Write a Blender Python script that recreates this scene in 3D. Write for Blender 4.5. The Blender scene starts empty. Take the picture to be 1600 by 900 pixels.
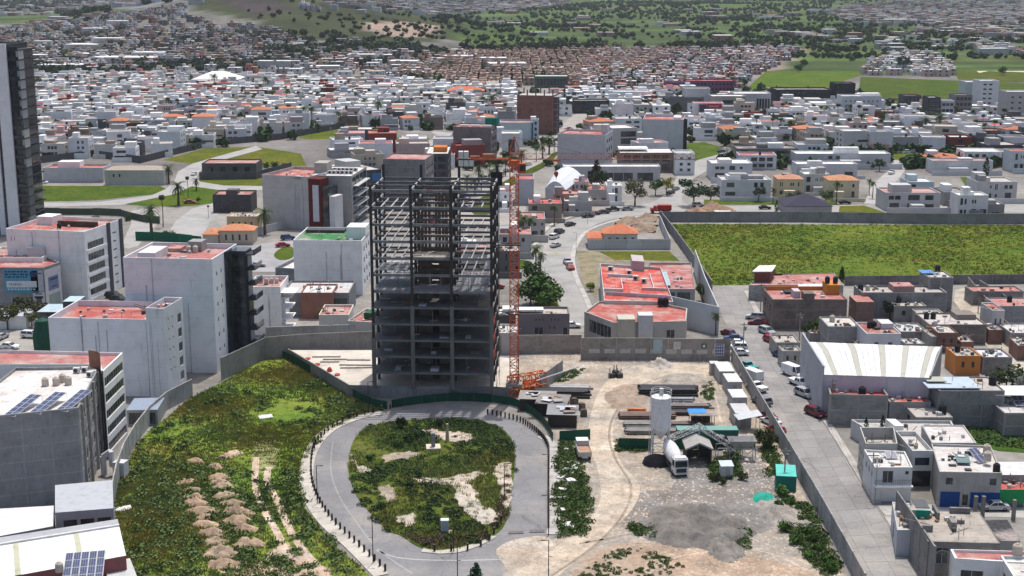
import bpy, math, random
import numpy as np
from mathutils import Vector, Matrix
R = math.radians
sc = bpy.context.scene
COL = sc.collection
# ------------------------------------------------------------------ camera
FPX, TILT, CAMH = 2141.0, R(12.64), 80.0
cd = bpy.data.cameras.new("camera"); cam = bpy.data.objects.new("camera", cd); COL.objects.link(cam)
cam.location = (0, 0, CAMH); cam.rotation_euler = (math.pi/2 - TILT, 0, 0)
cd.sensor_width = 36; cd.lens = 36*FPX/1600; cd.clip_start = 1; cd.clip_end = 20000
sc.camera = cam
# ------------------------------------------------------------------ light
SUN_EL, SUN_AZ = R(71.5), R(17)
wd = bpy.data.worlds.new("World"); sc.world = wd; wd.use_nodes = True
nt = wd.node_tree; bg = nt.nodes["Background"]
sky = nt.nodes.new("ShaderNodeTexSky"); sky.sky_type = 'NISHITA'; sky.sun_disc = False
sky.sun_elevation = SUN_EL; sky.sun_rotation = SUN_AZ; sky.altitude = 100; sky.dust_density = 4.0; sky.air_density = 1.0; sky.ozone_density = 1.0
nt.links.new(sky.outputs[0], bg.inputs[0]); bg.inputs[1].default_value = 0.125
ld = bpy.data.lights.new("sun", 'SUN'); ld.energy = 3.0; ld.angle = R(0.53); ld.color = (1, 0.955, 0.89)
sun = bpy.data.objects.new("sun", ld); COL.objects.link(sun); sun.location = (0, 200, 400)
sdir = Vector((math.sin(SUN_AZ)*math.cos(SUN_EL), math.cos(SUN_AZ)*math.cos(SUN_EL), math.sin(SUN_EL)))
sun.rotation_euler = sdir.to_track_quat('Z', 'Y').to_euler()
sc.view_settings.view_transform = 'Standard'; sc.view_settings.look = 'None'
sc.view_settings.gamma = 1; sc.view_settings.exposure = 0.36
sc.cycles.max_bounces = 5; sc.cycles.diffuse_bounces = 3; sc.cycles.glossy_bounces = 2
sc.cycles.transparent_max_bounces = 4; sc.cycles.volume_bounces = 1
rnd = random.Random(7); nrg = np.random.RandomState(7)
# ------------------------------------------------------------------ geometry of the view
def sm(t): t = min(1, max(0, t)); return t*t*(3-2*t)
RIDGE = [(-2600, 4), (-1200, 8), (-720, 16), (-620, 28), (-530, 43), (-450, 53), (-390, 59), (-300, 59), (-215, 47), (-150, 38), (-95, 27), (-30, 11), (60, 0), (3000, 0)]
def ridge(x):
    for (a, b), (c, d) in zip(RIDGE, RIDGE[1:]):
        if a <= x <= c: return b + (d-b)*sm((x-a)/(c-a))
    return 0
def terr(x, y):
    if y < 1120: return 0.0
    z = max(0, y-1250)*0.012 + max(0, y-4200)*0.05
    u = (y-1900)
    g = sm(1-abs(u)/(760 if u < 0 else 420))
    z0 = ridge(x*1900/max(y, 1))*g
    return z*(1-0.6*min(1, z0/30)) + z0 + (math.sin(x*.011+y*.007)*2+math.sin(x*.004-y*.006)*3)*sm((y-1500)/800)
def ray(x, y):
    v = -(y-450)/FPX; c, s = math.cos(TILT), math.sin(TILT)
    return Vector(((x-800)/FPX, c+v*s, -s+v*c))
def P(x, y, z=0.0):
    d = ray(x, y); t = (z-CAMH)/d.z
    return Vector((d.x*t, d.y*t, z))
def PT(x, y):                        # the point of the terrain seen at a pixel
    d = ray(x, y); t = 600.0
    while t < 9000:
        p = d*t
        if CAMH + p.z <= terr(p.x, p.y): break
        t *= 1.004
    return Vector((p.x, p.y, terr(p.x, p.y)))
def hgt(x, yb, yt):                  # height of something standing at a pixel whose top shows at row yt
    g = P(x, yb); return CAMH - g.y*math.tan(TILT+math.atan((yt-450)/FPX))
# ------------------------------------------------------------------ materials
MATS = {}
def mat(name, build, rough=0.9, spec=0.1, metal=0.0):
    if name in MATS: return MATS[name]
    m = bpy.data.materials.new(name); m.use_nodes = True; t = m.node_tree
    b = t.nodes["Principled BSDF"]; b.inputs["Roughness"].default_value = rough
    b.inputs["Specular IOR Level"].default_value = spec; b.inputs["Metallic"].default_value = metal
    build(t, b); MATS[name] = m; return m
def N(t, k, **kw):
    n = t.nodes.new(k)
    for a, v in kw.items():
        if a.startswith('i_'): n.inputs[a[2:].replace('_', ' ')].default_value = v
        else: setattr(n, a, v)
    return n
def pos(t): return t.nodes.new("ShaderNodeNewGeometry").outputs["Position"]
def noise(t, scale, detail=3, rough=.6, vec=None, stretch=None):
    n = N(t, "ShaderNodeTexNoise", i_Scale=scale, i_Detail=detail, i_Roughness=rough)
    v = vec or pos(t)
    if stretch:
        mp = N(t, "ShaderNodeMapping"); mp.inputs["Scale"].default_value = stretch; t.links.new(v, mp.inputs[0]); v = mp.outputs[0]
    t.links.new(v, n.inputs["Vector"]); return n.outputs["Fac"]
def ramp(t, fac, stops):
    r = N(t, "ShaderNodeValToRGB"); e = r.color_ramp.elements
    while len(e) < len(stops): e.new(.5)
    for k, (p_, c) in enumerate(stops):
        e[k].position = p_; e[k].color = (*(c if isinstance(c, tuple) else (c, c, c)), 1)
    t.links.new(fac, r.inputs[0]); return r.outputs[0]
def mix(t, a, b, fac, mode='MIX'):
    n = N(t, "ShaderNodeMix", data_type='RGBA', blend_type=mode)
    for s, v in ((6, a), (7, b), (0, fac)):
        if isinstance(v, (int, float)) and s == 0: n.inputs[0].default_value = v
        elif isinstance(v, tuple): n.inputs[s].default_value = (*v, 1)
        elif isinstance(v, (int, float)): n.inputs[s].default_value = (v, v, v, 1)
        else: t.links.new(v, n.inputs[s])
    return n.outputs[2]
def bump(t, b, fac, strength=.3, dist=.05):
    n = N(t, "ShaderNodeBump", i_Strength=strength, i_Distance=dist); t.links.new(fac, n.inputs["Height"]); t.links.new(n.outputs[0], b.inputs["Normal"])
def ocol(t): return t.nodes.new("ShaderNodeObjectInfo").outputs["Color"]
def orand(t): return t.nodes.new("ShaderNodeObjectInfo").outputs["Random"]
def wuv(t):                          # a wall's own coordinates: along it, and up
    g = t.nodes.new("ShaderNodeNewGeometry"); s = N(t, "ShaderNodeSeparateXYZ"); t.links.new(g.outputs["Position"], s.inputs[0])
    q = N(t, "ShaderNodeSeparateXYZ"); t.links.new(g.outputs["True Normal"], q.inputs[0])
    ax = N(t, "ShaderNodeMath", operation='ABSOLUTE'); t.links.new(q.outputs[0], ax.inputs[0])
    gt = N(t, "ShaderNodeMath", operation='GREATER_THAN'); t.links.new(ax.outputs[0], gt.inputs[0]); gt.inputs[1].default_value = .7
    mx = N(t, "ShaderNodeMix", data_type='FLOAT'); t.links.new(gt.outputs[0], mx.inputs[0]); t.links.new(s.outputs[0], mx.inputs[2]); t.links.new(s.outputs[1], mx.inputs[3])
    c = N(t, "ShaderNodeCombineXYZ"); t.links.new(mx.outputs[0], c.inputs[0]); t.links.new(s.outputs[2], c.inputs[1]); return c.outputs[0]
def b_plaster(t, b):
    c = mix(t, ocol(t), ramp(t, noise(t, .35, 5, .65), [(.3, .84), (.5, .97), (.7, 1.03)]), 1, 'MULTIPLY')
    c = mix(t, c, ramp(t, noise(t, 1.1, 4, .7, stretch=(1, 1, .12)), [(.28, .72), (.38, .95), (.45, 1.0)]), .7, 'MULTIPLY')
    t.links.new(c, b.inputs["Base Color"]); bump(t, b, noise(t, 6, 3), .1, .03)
def b_block(t, b):
    br = N(t, "ShaderNodeTexBrick", i_Scale=1.0); br.inputs["Brick Width"].default_value = .8; br.inputs["Row Height"].default_value = .4
    br.inputs["Mortar Size"].default_value = .03; br.inputs["Color1"].default_value = (.84, .84, .84, 1); br.inputs["Color2"].default_value = (1.06, 1.06, 1.06, 1); br.inputs["Mortar"].default_value = (.8, .8, .8, 1)
    t.links.new(wuv(t), br.inputs["Vector"])
    c = mix(t, ocol(t), br.outputs[0], 1, 'MULTIPLY')
    c = mix(t, c, ramp(t, noise(t, .3, 6, .7), [(.3, .62), (.5, .98), (.75, 1.12)]), 1, 'MULTIPLY')
    t.links.new(c, b.inputs["Base Color"]); bump(t, b, br.outputs[1], -.3, .03)
def b_concrete(t, b):
    c = mix(t, ocol(t), ramp(t, noise(t, .25, 7, .7), [(.3, .66), (.5, .98), (.72, 1.14)]), 1, 'MULTIPLY')
    c = mix(t, c, ramp(t, noise(t, 2.5, 4, .7, stretch=(1, 1, .2)), [(.3, .8), (.55, 1.0)]), .8, 'MULTIPLY')
    t.links.new(c, b.inputs["Base Color"]); bump(t, b, noise(t, 3, 5), .2, .05)
def b_roof(t, b):
    c = mix(t, ocol(t), ramp(t, noise(t, .55, 6, .7), [(.3, .55), (.43, .86), (.47, .97), (.56, 1.0), (.64, 1.14)]), 1, 'MULTIPLY')
    c = mix(t, c, (.46, .40, .37), ramp(t, noise(t, .16, 6, .7), [(.46, 0.0), (.62, .65)]))
    br = N(t, "ShaderNodeTexBrick", i_Scale=1.0); br.inputs["Brick Width"].default_value = 5; br.inputs["Row Height"].default_value = 1.05; br.inputs["Mortar Size"].default_value = .05; br.inputs["Color1"].default_value = (.92, .92, .92, 1); br.inputs["Color2"].default_value = (1.05, 1.05, 1.05, 1); br.inputs["Mortar"].default_value = (.72, .72, .72, 1); t.links.new(pos(t), br.inputs["Vector"]); c = mix(t, c, br.outputs[0], .8, 'MULTIPLY')
    c = mix(t, c, ramp(t, noise(t, 2.8, 5, .75), [(.32, .55), (.45, 1.0)]), .8, 'MULTIPLY')
    t.links.new(c, b.inputs["Base Color"]); bump(t, b, noise(t, 5, 3), .15, .04)
def b_tin(t, b):
    tc = N(t, "ShaderNodeTexCoord"); w = N(t, "ShaderNodeTexWave", i_Scale=2.2); t.links.new(tc.outputs["Object"], w.inputs[0])
    c = mix(t, ocol(t), ramp(t, w.outputs["Fac"], [(0, .93), (1, 1.0)]), 1, 'MULTIPLY')
    c = mix(t, c, ramp(t, noise(t, .7, 5, .7), [(.3, .74), (.5, 1.0)]), .9, 'MULTIPLY')
    t.links.new(c, b.inputs["Base Color"]); bump(t, b, w.outputs["Fac"], .4, .06)
def b_tile(t, b):
    tc = N(t, "ShaderNodeTexCoord"); w = N(t, "ShaderNodeTexWave", i_Scale=1.6); t.links.new(tc.outputs["Object"], w.inputs[0])
    c = mix(t, ocol(t), ramp(t, w.outputs["Fac"], [(0, .7), (1, 1.05)]), 1, 'MULTIPLY')
    c = mix(t, c, ramp(t, noise(t, 1.5, 5, .8), [(.3, .7), (.6, 1.1)]), 1, 'MULTIPLY')
    t.links.new(c, b.inputs["Base Color"]); bump(t, b, w.outputs["Fac"], .5, .08)
def b_plain(t, b):
    c = mix(t, ocol(t), ramp(t, noise(t, 1.7, 4, .7), [(.3, .82), (.6, 1.03)]), 1, 'MULTIPLY'); t.links.new(c, b.inputs["Base Color"])
def b_steel(t, b):
    c = mix(t, ocol(t), ramp(t, noise(t, .8, 5, .7), [(.3, .6), (.6, 1.2)]), 1, 'MULTIPLY'); t.links.new(c, b.inputs["Base Color"])
def b_glass(t, b):
    c = mix(t, (.012, .018, .024), (.05, .065, .075), ramp(t, noise(t, .5, 2), [(.4, 0.0), (.65, 1.0)]))
    t.links.new(c, b.inputs["Base Color"])
def b_vcol(t, b):
    a = N(t, "ShaderNodeAttribute", attribute_name="Col")
    c = mix(t, a.outputs["Color"], ramp(t, noise(t, .25, 4, .7), [(.3, .8), (.6, 1.05)]), 1, 'MULTIPLY'); t.links.new(c, b.inputs["Base Color"])
def b_leaf(t, b):
    c = mix(t, ocol(t), ramp(t, noise(t, .9, 3, .7), [(.3, (.7, .75, .7)), (.5, (1., 1., 1.)), (.72, (1.35, 1.25, 1.05))]), 1, 'MULTIPLY')
    hs = N(t, "ShaderNodeHueSaturation"); mr = N(t, "ShaderNodeMapRange"); t.links.new(orand(t), mr.inputs[0]); mr.inputs[3].default_value = .7; mr.inputs[4].default_value = 1.35
    t.links.new(mr.outputs[0], hs.inputs["Value"]); t.links.new(c, hs.inputs["Color"]); t.links.new(hs.outputs[0], b.inputs["Base Color"])
def b_road(t, b):
    c = mix(t, ocol(t), ramp(t, noise(t, .12, 6, .65), [(.3, .78), (.5, 1.0), (.7, 1.12)]), 1, 'MULTIPLY')
    c = mix(t, c, ramp(t, noise(t, 1.8, 5, .75), [(.3, .78), (.55, 1.02)]), .8, 'MULTIPLY')
    v = N(t, "ShaderNodeTexVoronoi", i_Scale=.16, feature='DISTANCE_TO_EDGE'); wn = N(t, "ShaderNodeVectorMath", operation='MULTIPLY_ADD'); wn.inputs[1].default_value = (2.5, 2.5, 0); nn = N(t, "ShaderNodeTexNoise", i_Scale=.4, i_Detail=4); p_ = pos(t); t.links.new(p_, nn.inputs["Vector"]); t.links.new(nn.outputs["Color"], wn.inputs[0]); t.links.new(p_, wn.inputs[2]); t.links.new(wn.outputs[0], v.inputs["Vector"])
    c = mix(t, c, ramp(t, v.outputs["Distance"], [(0, .72), (.012, 1.0)]), 1, 'MULTIPLY')
    c = mix(t, c, (.40, .36, .31), ramp(t, noise(t, .07, 7, .75), [(.5, 0.0), (.7, .55)]))
    mr = N(t, "ShaderNodeMapRange"); t.links.new(orand(t), mr.inputs[0]); mr.inputs[3].default_value = .93; mr.inputs[4].default_value = 1.07
    c = mix(t, c, mr.outputs[0], 1, 'MULTIPLY'); t.links.new(c, b.inputs["Base Color"]); bump(t, b, noise(t, 9, 3), .2, .02)
def b_field(t, b):
    n1 = noise(t, .06, 8, .72); n2 = noise(t, .45, 7, .78, stretch=(1, 1, 1)); n3 = noise(t, 2.6, 5, .8)
    c = ramp(t, n1, [(.32, (.055, .110, .020)), (.46, (.090, .145, .026)), (.58, (.125, .160, .032)), (.72, (.19, .18, .07))])
    c = mix(t, c, ramp(t, n2, [(.3, (.38, .48, .4)), (.5, (1., 1., 1.)), (.7, (1.5, 1.3, 1.15))]), 1, 'MULTIPLY')
    c = mix(t, c, ramp(t, n3, [(.3, .5), (.55, 1.15)]), 1, 'MULTIPLY')
    c = mix(t, c, ocol(t), 1, 'MULTIPLY'); t.links.new(c, b.inputs["Base Color"]); bump(t, b, n3, .8, .3)
def b_grass(t, b):
    c = ramp(t, noise(t, .035, 6, .7), [(.34, (.62, .72, .55)), (.46, (1., 1.05, 1.)), (.56, (1.5, 1.12, .9)), (.68, (.9, .85, .7))])
    c = mix(t, mix(t, ocol(t), c, 1, 'MULTIPLY'), ramp(t, noise(t, .3, 6, .75), [(.3, (.65, .7, .65)), (.5, (1., 1., 1.)), (.7, (1.2, 1.15, 1.0))]), 1, 'MULTIPLY')
    t.links.new(c, b.inputs["Base Color"])
def b_yard(t, b):
    n1 = noise(t, .05, 7, .72); n2 = noise(t, .22, 7, .76); n3 = noise(t, 1.6, 6, .8)
    c = ramp(t, n1, [(.32, (.27, .265, .258)), (.45, (.41, .372, .325)), (.55, (.43, .365, .30)), (.64, (.54, .51, .465))])
    c = mix(t, c, ramp(t, n2, [(.32, .6), (.5, .95), (.66, 1.28)]), 1, 'MULTIPLY')
    c = mix(t, c, ramp(t, n3, [(.3, .58), (.44, .88), (.56, 1.08)]), 1, 'MULTIPLY')
    c = mix(t, c, ocol(t), 1, 'MULTIPLY'); t.links.new(c, b.inputs["Base Color"]); bump(t, b, n3, .6, .15)
def b_terrain(t, b):
    a = N(t, "ShaderNodeAttribute", attribute_name="Col")
    c = mix(t, a.outputs["Color"], ramp(t, noise(t, .012, 8, .72), [(.3, .55), (.5, 1.0), (.7, 1.5)]), 1, 'MULTIPLY')
    v = N(t, "ShaderNodeTexVoronoi", i_Scale=.012); mp = N(t, "ShaderNodeMapping"); mp.inputs["Scale"].default_value = (.5, 1.6, 1); t.links.new(pos(t), mp.inputs[0]); t.links.new(mp.outputs[0], v.inputs["Vector"])
    h = N(t, "ShaderNodeSeparateXYZ"); t.links.new(v.outputs["Color"], h.inputs[0])
    c = mix(t, c, ramp(t, h.outputs[0], [(0, (.75, .8, .7)), (.5, (1., 1., 1.)), (.8, (1.1, 1.35, .9)), (1, (1.5, 1.2, 1.0))]), a.outputs["Alpha"], 'MULTIPLY')
    c = mix(t, c, ramp(t, noise(t, .3, 5, .8), [(.3, .7), (.6, 1.1)]), 1, 'MULTIPLY')
    t.links.new(c, b.inputs["Base Color"])
MT = dict(plaster=mat("plaster", b_plaster), block=mat("concrete_block", b_block), concrete=mat("concrete", b_concrete),
    roof=mat("roof_coating", b_roof), tin=mat("sheet_metal", b_tin, .65, .25, .0), tile=mat("clay_tile", b_tile), plain=mat("painted", b_plain, .6),
    steel=mat("steel", b_steel, .55, .4), gloss=mat("car_paint", b_plain, .25, .5), glass=mat("window_glass", b_glass, .08, .6),
    vcol=mat("distant_masonry", b_vcol), leaf=mat("leaves", b_leaf, .9, .04), grass=mat("grass_blades", b_grass, .9, .05), road=mat("paving", b_road), field=mat("field", b_field, 1, .05),
    yard=mat("bare_earth", b_yard, .95, .1), terrain=mat("terrain", b_terrain, 1, .05), bark=mat("bark", b_steel, .9), rubber=mat("rubber", b_steel, .9))
# ------------------------------------------------------------------ objects
def tagit(o, label=None, cat=None, group=None, kind=None):
    if label: o["label"] = label
    if cat: o["category"] = cat
    if group: o["group"] = group
    if kind: o["kind"] = kind
    return o
def link(name, data, parent=None, loc=(0, 0, 0), rz=0.0, col=None):
    o = bpy.data.objects.new(name, data); COL.objects.link(o); o.location = loc
    if rz: o.rotation_euler = (0, 0, rz)
    if parent is not None: o.parent = parent
    if col is not None: o.color = (*col, 1)
    return o
def thing(name, label, cat, loc=(0, 0, 0), rz=0.0, group=None):
    return tagit(link(name, None, None, loc, rz), label, cat, group)
USED = {}
def clone(o, parent=None, loc=None, rz=None, col=None, scale=None):   # a thing with copies of its parts and sub-parts
    c = o.copy(); COL.objects.link(c)
    if parent is not None: c.parent = parent; c.matrix_parent_inverse = o.matrix_parent_inverse.copy()
    if loc is not None: c.location = loc
    if rz is not None: c.rotation_euler = (0, 0, rz)
    if scale is not None: c.scale = (scale,)*3 if isinstance(scale, (int, float)) else scale
    for ch in KIDS.get(o.name, ()):
        k = clone(ch, c)
        if col is not None and ch.get("_tint"): k.color = (*col, 1)
    return c
KIDS = {}
def kid(o): KIDS.setdefault(o.parent.name, []).append(o); return o
def tint(c, a, b):
    k = rnd.uniform(a, b); return tuple(min(1, v*k) for v in c)
class MB:
    def __init__(s): s.v = []; s.f = []; s.m = []; s.mats = []
    def mi(s, m):
        if m not in s.mats: s.mats.append(m)
        return s.mats.index(m)
    def face(s, pts, m):
        n = len(s.v); s.v += [tuple(p) for p in pts]; s.f.append(tuple(range(n, n+len(pts)))); s.m.append(s.mi(m))
    def box(s, x0, x1, y0, y1, z0, z1, m, bottom=True):
        n = len(s.v); s.v += [(x0, y0, z0), (x1, y0, z0), (x1, y1, z0), (x0, y1, z0), (x0, y0, z1), (x1, y0, z1), (x1, y1, z1), (x0, y1, z1)]
        F = [(0, 1, 5, 4), (1, 2, 6, 5), (2, 3, 7, 6), (3, 0, 4, 7), (4, 5, 6, 7)] + ([(3, 2, 1, 0)] if bottom else [])
        i = s.mi(m)
        for f in F: s.f.append(tuple(n+a for a in f)); s.m.append(i)
    def prism(s, pts, z0, z1, m, cap=True):
        n = len(s.v); k = len(pts); s.v += [(p[0], p[1], z0) for p in pts] + [(p[0], p[1], z1) for p in pts]; i = s.mi(m)
        for a in range(k): b = (a+1) % k; s.f.append((n+a, n+b, n+k+b, n+k+a)); s.m.append(i)
        if cap: s.f.append(tuple(n+k+a for a in range(k))); s.m.append(i); s.f.append(tuple(n+a for a in range(k-1, -1, -1))); s.m.append(i)
    def bar(s, a, b, r, m, n=4, r2=None, cap=True):
        a, b = Vector(a), Vector(b); d = (b-a)
        if d.length < 1e-6: return
        d.normalize(); u = d.cross(Vector((0, 0, 1)));  u = Vector((1, 0, 0)) if u.length < 1e-3 else u.normalized(); w = d.cross(u)
        r2 = r if r2 is None else r2; k = len(s.v); i = s.mi(m); off = math.pi/4 if n == 4 else 0
        for c, rr in ((a, r), (b, r2)):
            for q in range(n):
                t = off+2*math.pi*q/n; s.v.append(tuple(c+(u*math.cos(t)+w*math.sin(t))*rr))
        for q in range(n): e = (q+1) % n; s.f.append((k+q, k+e, k+n+e, k+n+q)); s.m.append(i)
        if cap:
            s.f.append(tuple(k+q for q in range(n-1, -1, -1))); s.m.append(i); s.f.append(tuple(k+n+q for q in range(n))); s.m.append(i)
    def lathe(s, prof, m, n=16, cx=0, cy=0):
        k = len(s.v); i = s.mi(m)
        for r, z in prof:
            for q in range(n): t = 2*math.pi*q/n; s.v.append((cx+r*math.cos(t), cy+r*math.sin(t), z))
        for a in range(len(prof)-1):
            for q in range(n): e = (q+1) % n; s.f.append((k+a*n+q, k+a*n+e, k+(a+1)*n+e, k+(a+1)*n+q)); s.m.append(i)
        s.f.append(tuple(k+(len(prof)-1)*n+q for q in range(n))); s.m.append(i)
    def mesh(s, name, smooth=False):
        me = bpy.data.meshes.new(name); me.from_pydata(s.v, [], s.f)
        for m in s.mats: me.materials.append(MT[m])
        me.polygons.foreach_set("material_index", s.m)
        if smooth: me.polygons.foreach_set("use_smooth", [True]*len(s.f))
        me.update(); return me
    def obj(s, name, parent=None, loc=(0, 0, 0), rz=0.0, col=None, smooth=False):
        return link(name, s.mesh(name, smooth), parent, loc, rz, col)
def np_mesh(name, V, Fq, m, cols=None, per=4):          # quads / triangles in bulk
    me = bpy.data.meshes.new(name); nv, nf = len(V), len(Fq)
    me.vertices.add(nv); me.vertices.foreach_set("co", V.astype(np.float32).ravel())
    me.loops.add(nf*per); me.loops.foreach_set("vertex_index", Fq.astype(np.int32).ravel())
    me.polygons.add(nf); me.polygons.foreach_set("loop_start", np.arange(0, nf*per, per, dtype=np.int32))
    if cols is not None:
        a = me.color_attributes.new("Col", 'FLOAT_COLOR', 'POINT'); a.data.foreach_set("color", cols.astype(np.float32).ravel())
    me.materials.append(MT[m]); me.update(calc_edges=True); return me
def smoothpts(pts, n=6, closed=True):
    out = []; k = len(pts); pts = [Vector(p) for p in pts]
    for i in range(k if closed else k-1):
        g = lambda j: pts[j % k] if closed else pts[min(max(j, 0), k-1)]
        a, b, c, d = g(i-1), g(i), g(i+1), g(i+2)
        for q in range(n):
            t = q/n; out.append(.5*((2*b)+(c-a)*t+(2*a-5*b+4*c-d)*t*t+(3*b-a-3*c+d)*t**3))
    if not closed: out.append(pts[-1])
    return out
def G(pts, z=0.0): return [P(x, y, z) for x, y in pts]
EXC = []; AVW = []
def sheet(name, pts, z, m, col=(1, 1, 1), smooth=0, kind='structure', label=None, px=True, thick=0):
    w = G(pts) if px else [Vector(p) for p in pts]
    EXC.append([(p.x, p.y) for p in w])
    if name == 'bare_patch':
        w = [p+Vector((rnd.uniform(-.45, .45), rnd.uniform(-.8, .8), 0)) for p in smoothpts(w, 4)]; smooth = 0
        AVW.append([(p.x, p.y) for p in (smoothpts(w, smooth) if smooth else w)])
    if smooth: w = smoothpts(w, smooth)
    mb = MB()
    area = sum(w[i].x*w[(i+1) % len(w)].y-w[(i+1) % len(w)].x*w[i].y for i in range(len(w)))
    if area < 0: w = w[::-1]
    if thick: mb.prism([(p.x, p.y) for p in w], z-thick, z, m)
    else: mb.face([(p.x, p.y, z) for p in w], m)
    if m == 'field' and name != 'field': col = (col[0]*.62, col[1]*.58, col[2]*.6)
    o = mb.obj(name, col=col); tagit(o, label, kind=kind); return o
def offs(w, d):                      # polyline offset sideways
    out = []
    for i, p in enumerate(w):
        a = w[max(i-1, 0)]; b = w[min(i+1, len(w)-1)]; t = (b-a); t.z = 0; t.normalize(); out.append(p+Vector((-t.y, t.x, 0))*d)
    return out
def strip(name, pts, width, z, m, col, smooth=6, h=0.0, px=True, parent=None):
    w = G(pts) if px else pts
    if smooth: w = smoothpts(w, smooth, False)
    l, r = offs(w, width/2), offs(w, -width/2); mb = MB()
    if name == 'dirt_track': AVW.append([(p.x, p.y) for p in l+r[::-1]])
    for i in range(len(w)-1):
        mb.face([(r[i].x, r[i].y, z), (r[i+1].x, r[i+1].y, z), (l[i+1].x, l[i+1].y, z), (l[i].x, l[i].y, z)], m)
        if h:
            for q in (l, r): mb.face([(q[i].x, q[i].y, z-h), (q[i+1].x, q[i+1].y, z-h), (q[i+1].x, q[i+1].y, z), (q[i].x, q[i].y, z)], m)
    o = mb.obj(name, parent, col=col)
    if parent is None: tagit(o, kind='structure')
    return o
def inpoly(x, y, poly):
    c = False; n = len(poly)
    for i in range(n):
        a, b = poly[i], poly[i-1]
        if (a[1] > y) != (b[1] > y) and x < (b[0]-a[0])*(y-a[1])/(b[1]-a[1])+a[0]: c = not c
    return c
WHITE = (.76, .76, .75); OFFW = (.60, .585, .56); CREAM = (.60, .52, .40); GREY = (.27, .265, .26); LGREY = (.42, .415, .41); DGREY = (.10, .10, .105); BRED = (.40, .085, .07)
TERRA = (.52, .19, .10); BRICK = (.27, .13, .10); BLACK = (.02, .02, .022); GREEN = (.02, .13, .075); ORANGE = (.62, .13, .035)
# ------------------------------------------------------------------ builders: buildings
def rect(x0, x1, y, z, d, y1=None, sk=0.0, wpx=None):
    a, b = P(x0, y, z), P(x1, y if y1 is None else y1, z); t = (b-a).normalized()
    n = Vector((-t.y, t.x, 0)); s, c = math.sin(R(sk)), math.cos(R(sk)); n = Vector((n.x*c+n.y*s, -n.x*s+n.y*c, 0))
    return [a, b, b+n*d, a+n*d]
def poly(z, *pts): return [P(x, y, z) for x, y in pts]
WC = {}
def winmesh(w, h, both, fr):
    k = (round(w, 1), round(h, 1), both, fr)
    if k not in WC:
        m = MB(); t = .07 if not both else .1; fm = 'plain'
        m.box(0, w, 0, .06, 0, t, fm); m.box(0, w, 0, .06, h-t, h, fm); m.box(0, t, 0, .06, t, h-t, fm); m.box(w-t, w, 0, .06, t, h-t, fm)
        if w > 1.3:
            n = max(2, round(w/1.4))
            for q in range(1, n): m.box(w*q/n-.03, w*q/n+.03, 0, .05, t, h-t, fm)
        g = MB() if not both else m
        g.face([(t, .035, t), (w-t, .035, t), (w-t, .035, h-t), (t, .035, h-t)], 'glass')
        WC[k] = (m.mesh("window"), None if both else g.mesh("pane"))
    return WC[k]
FRC = {0: (.5, .5, .5), 1: (.05, .05, .055), 2: (.7, .7, .7)}
class Bld: pass
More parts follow.
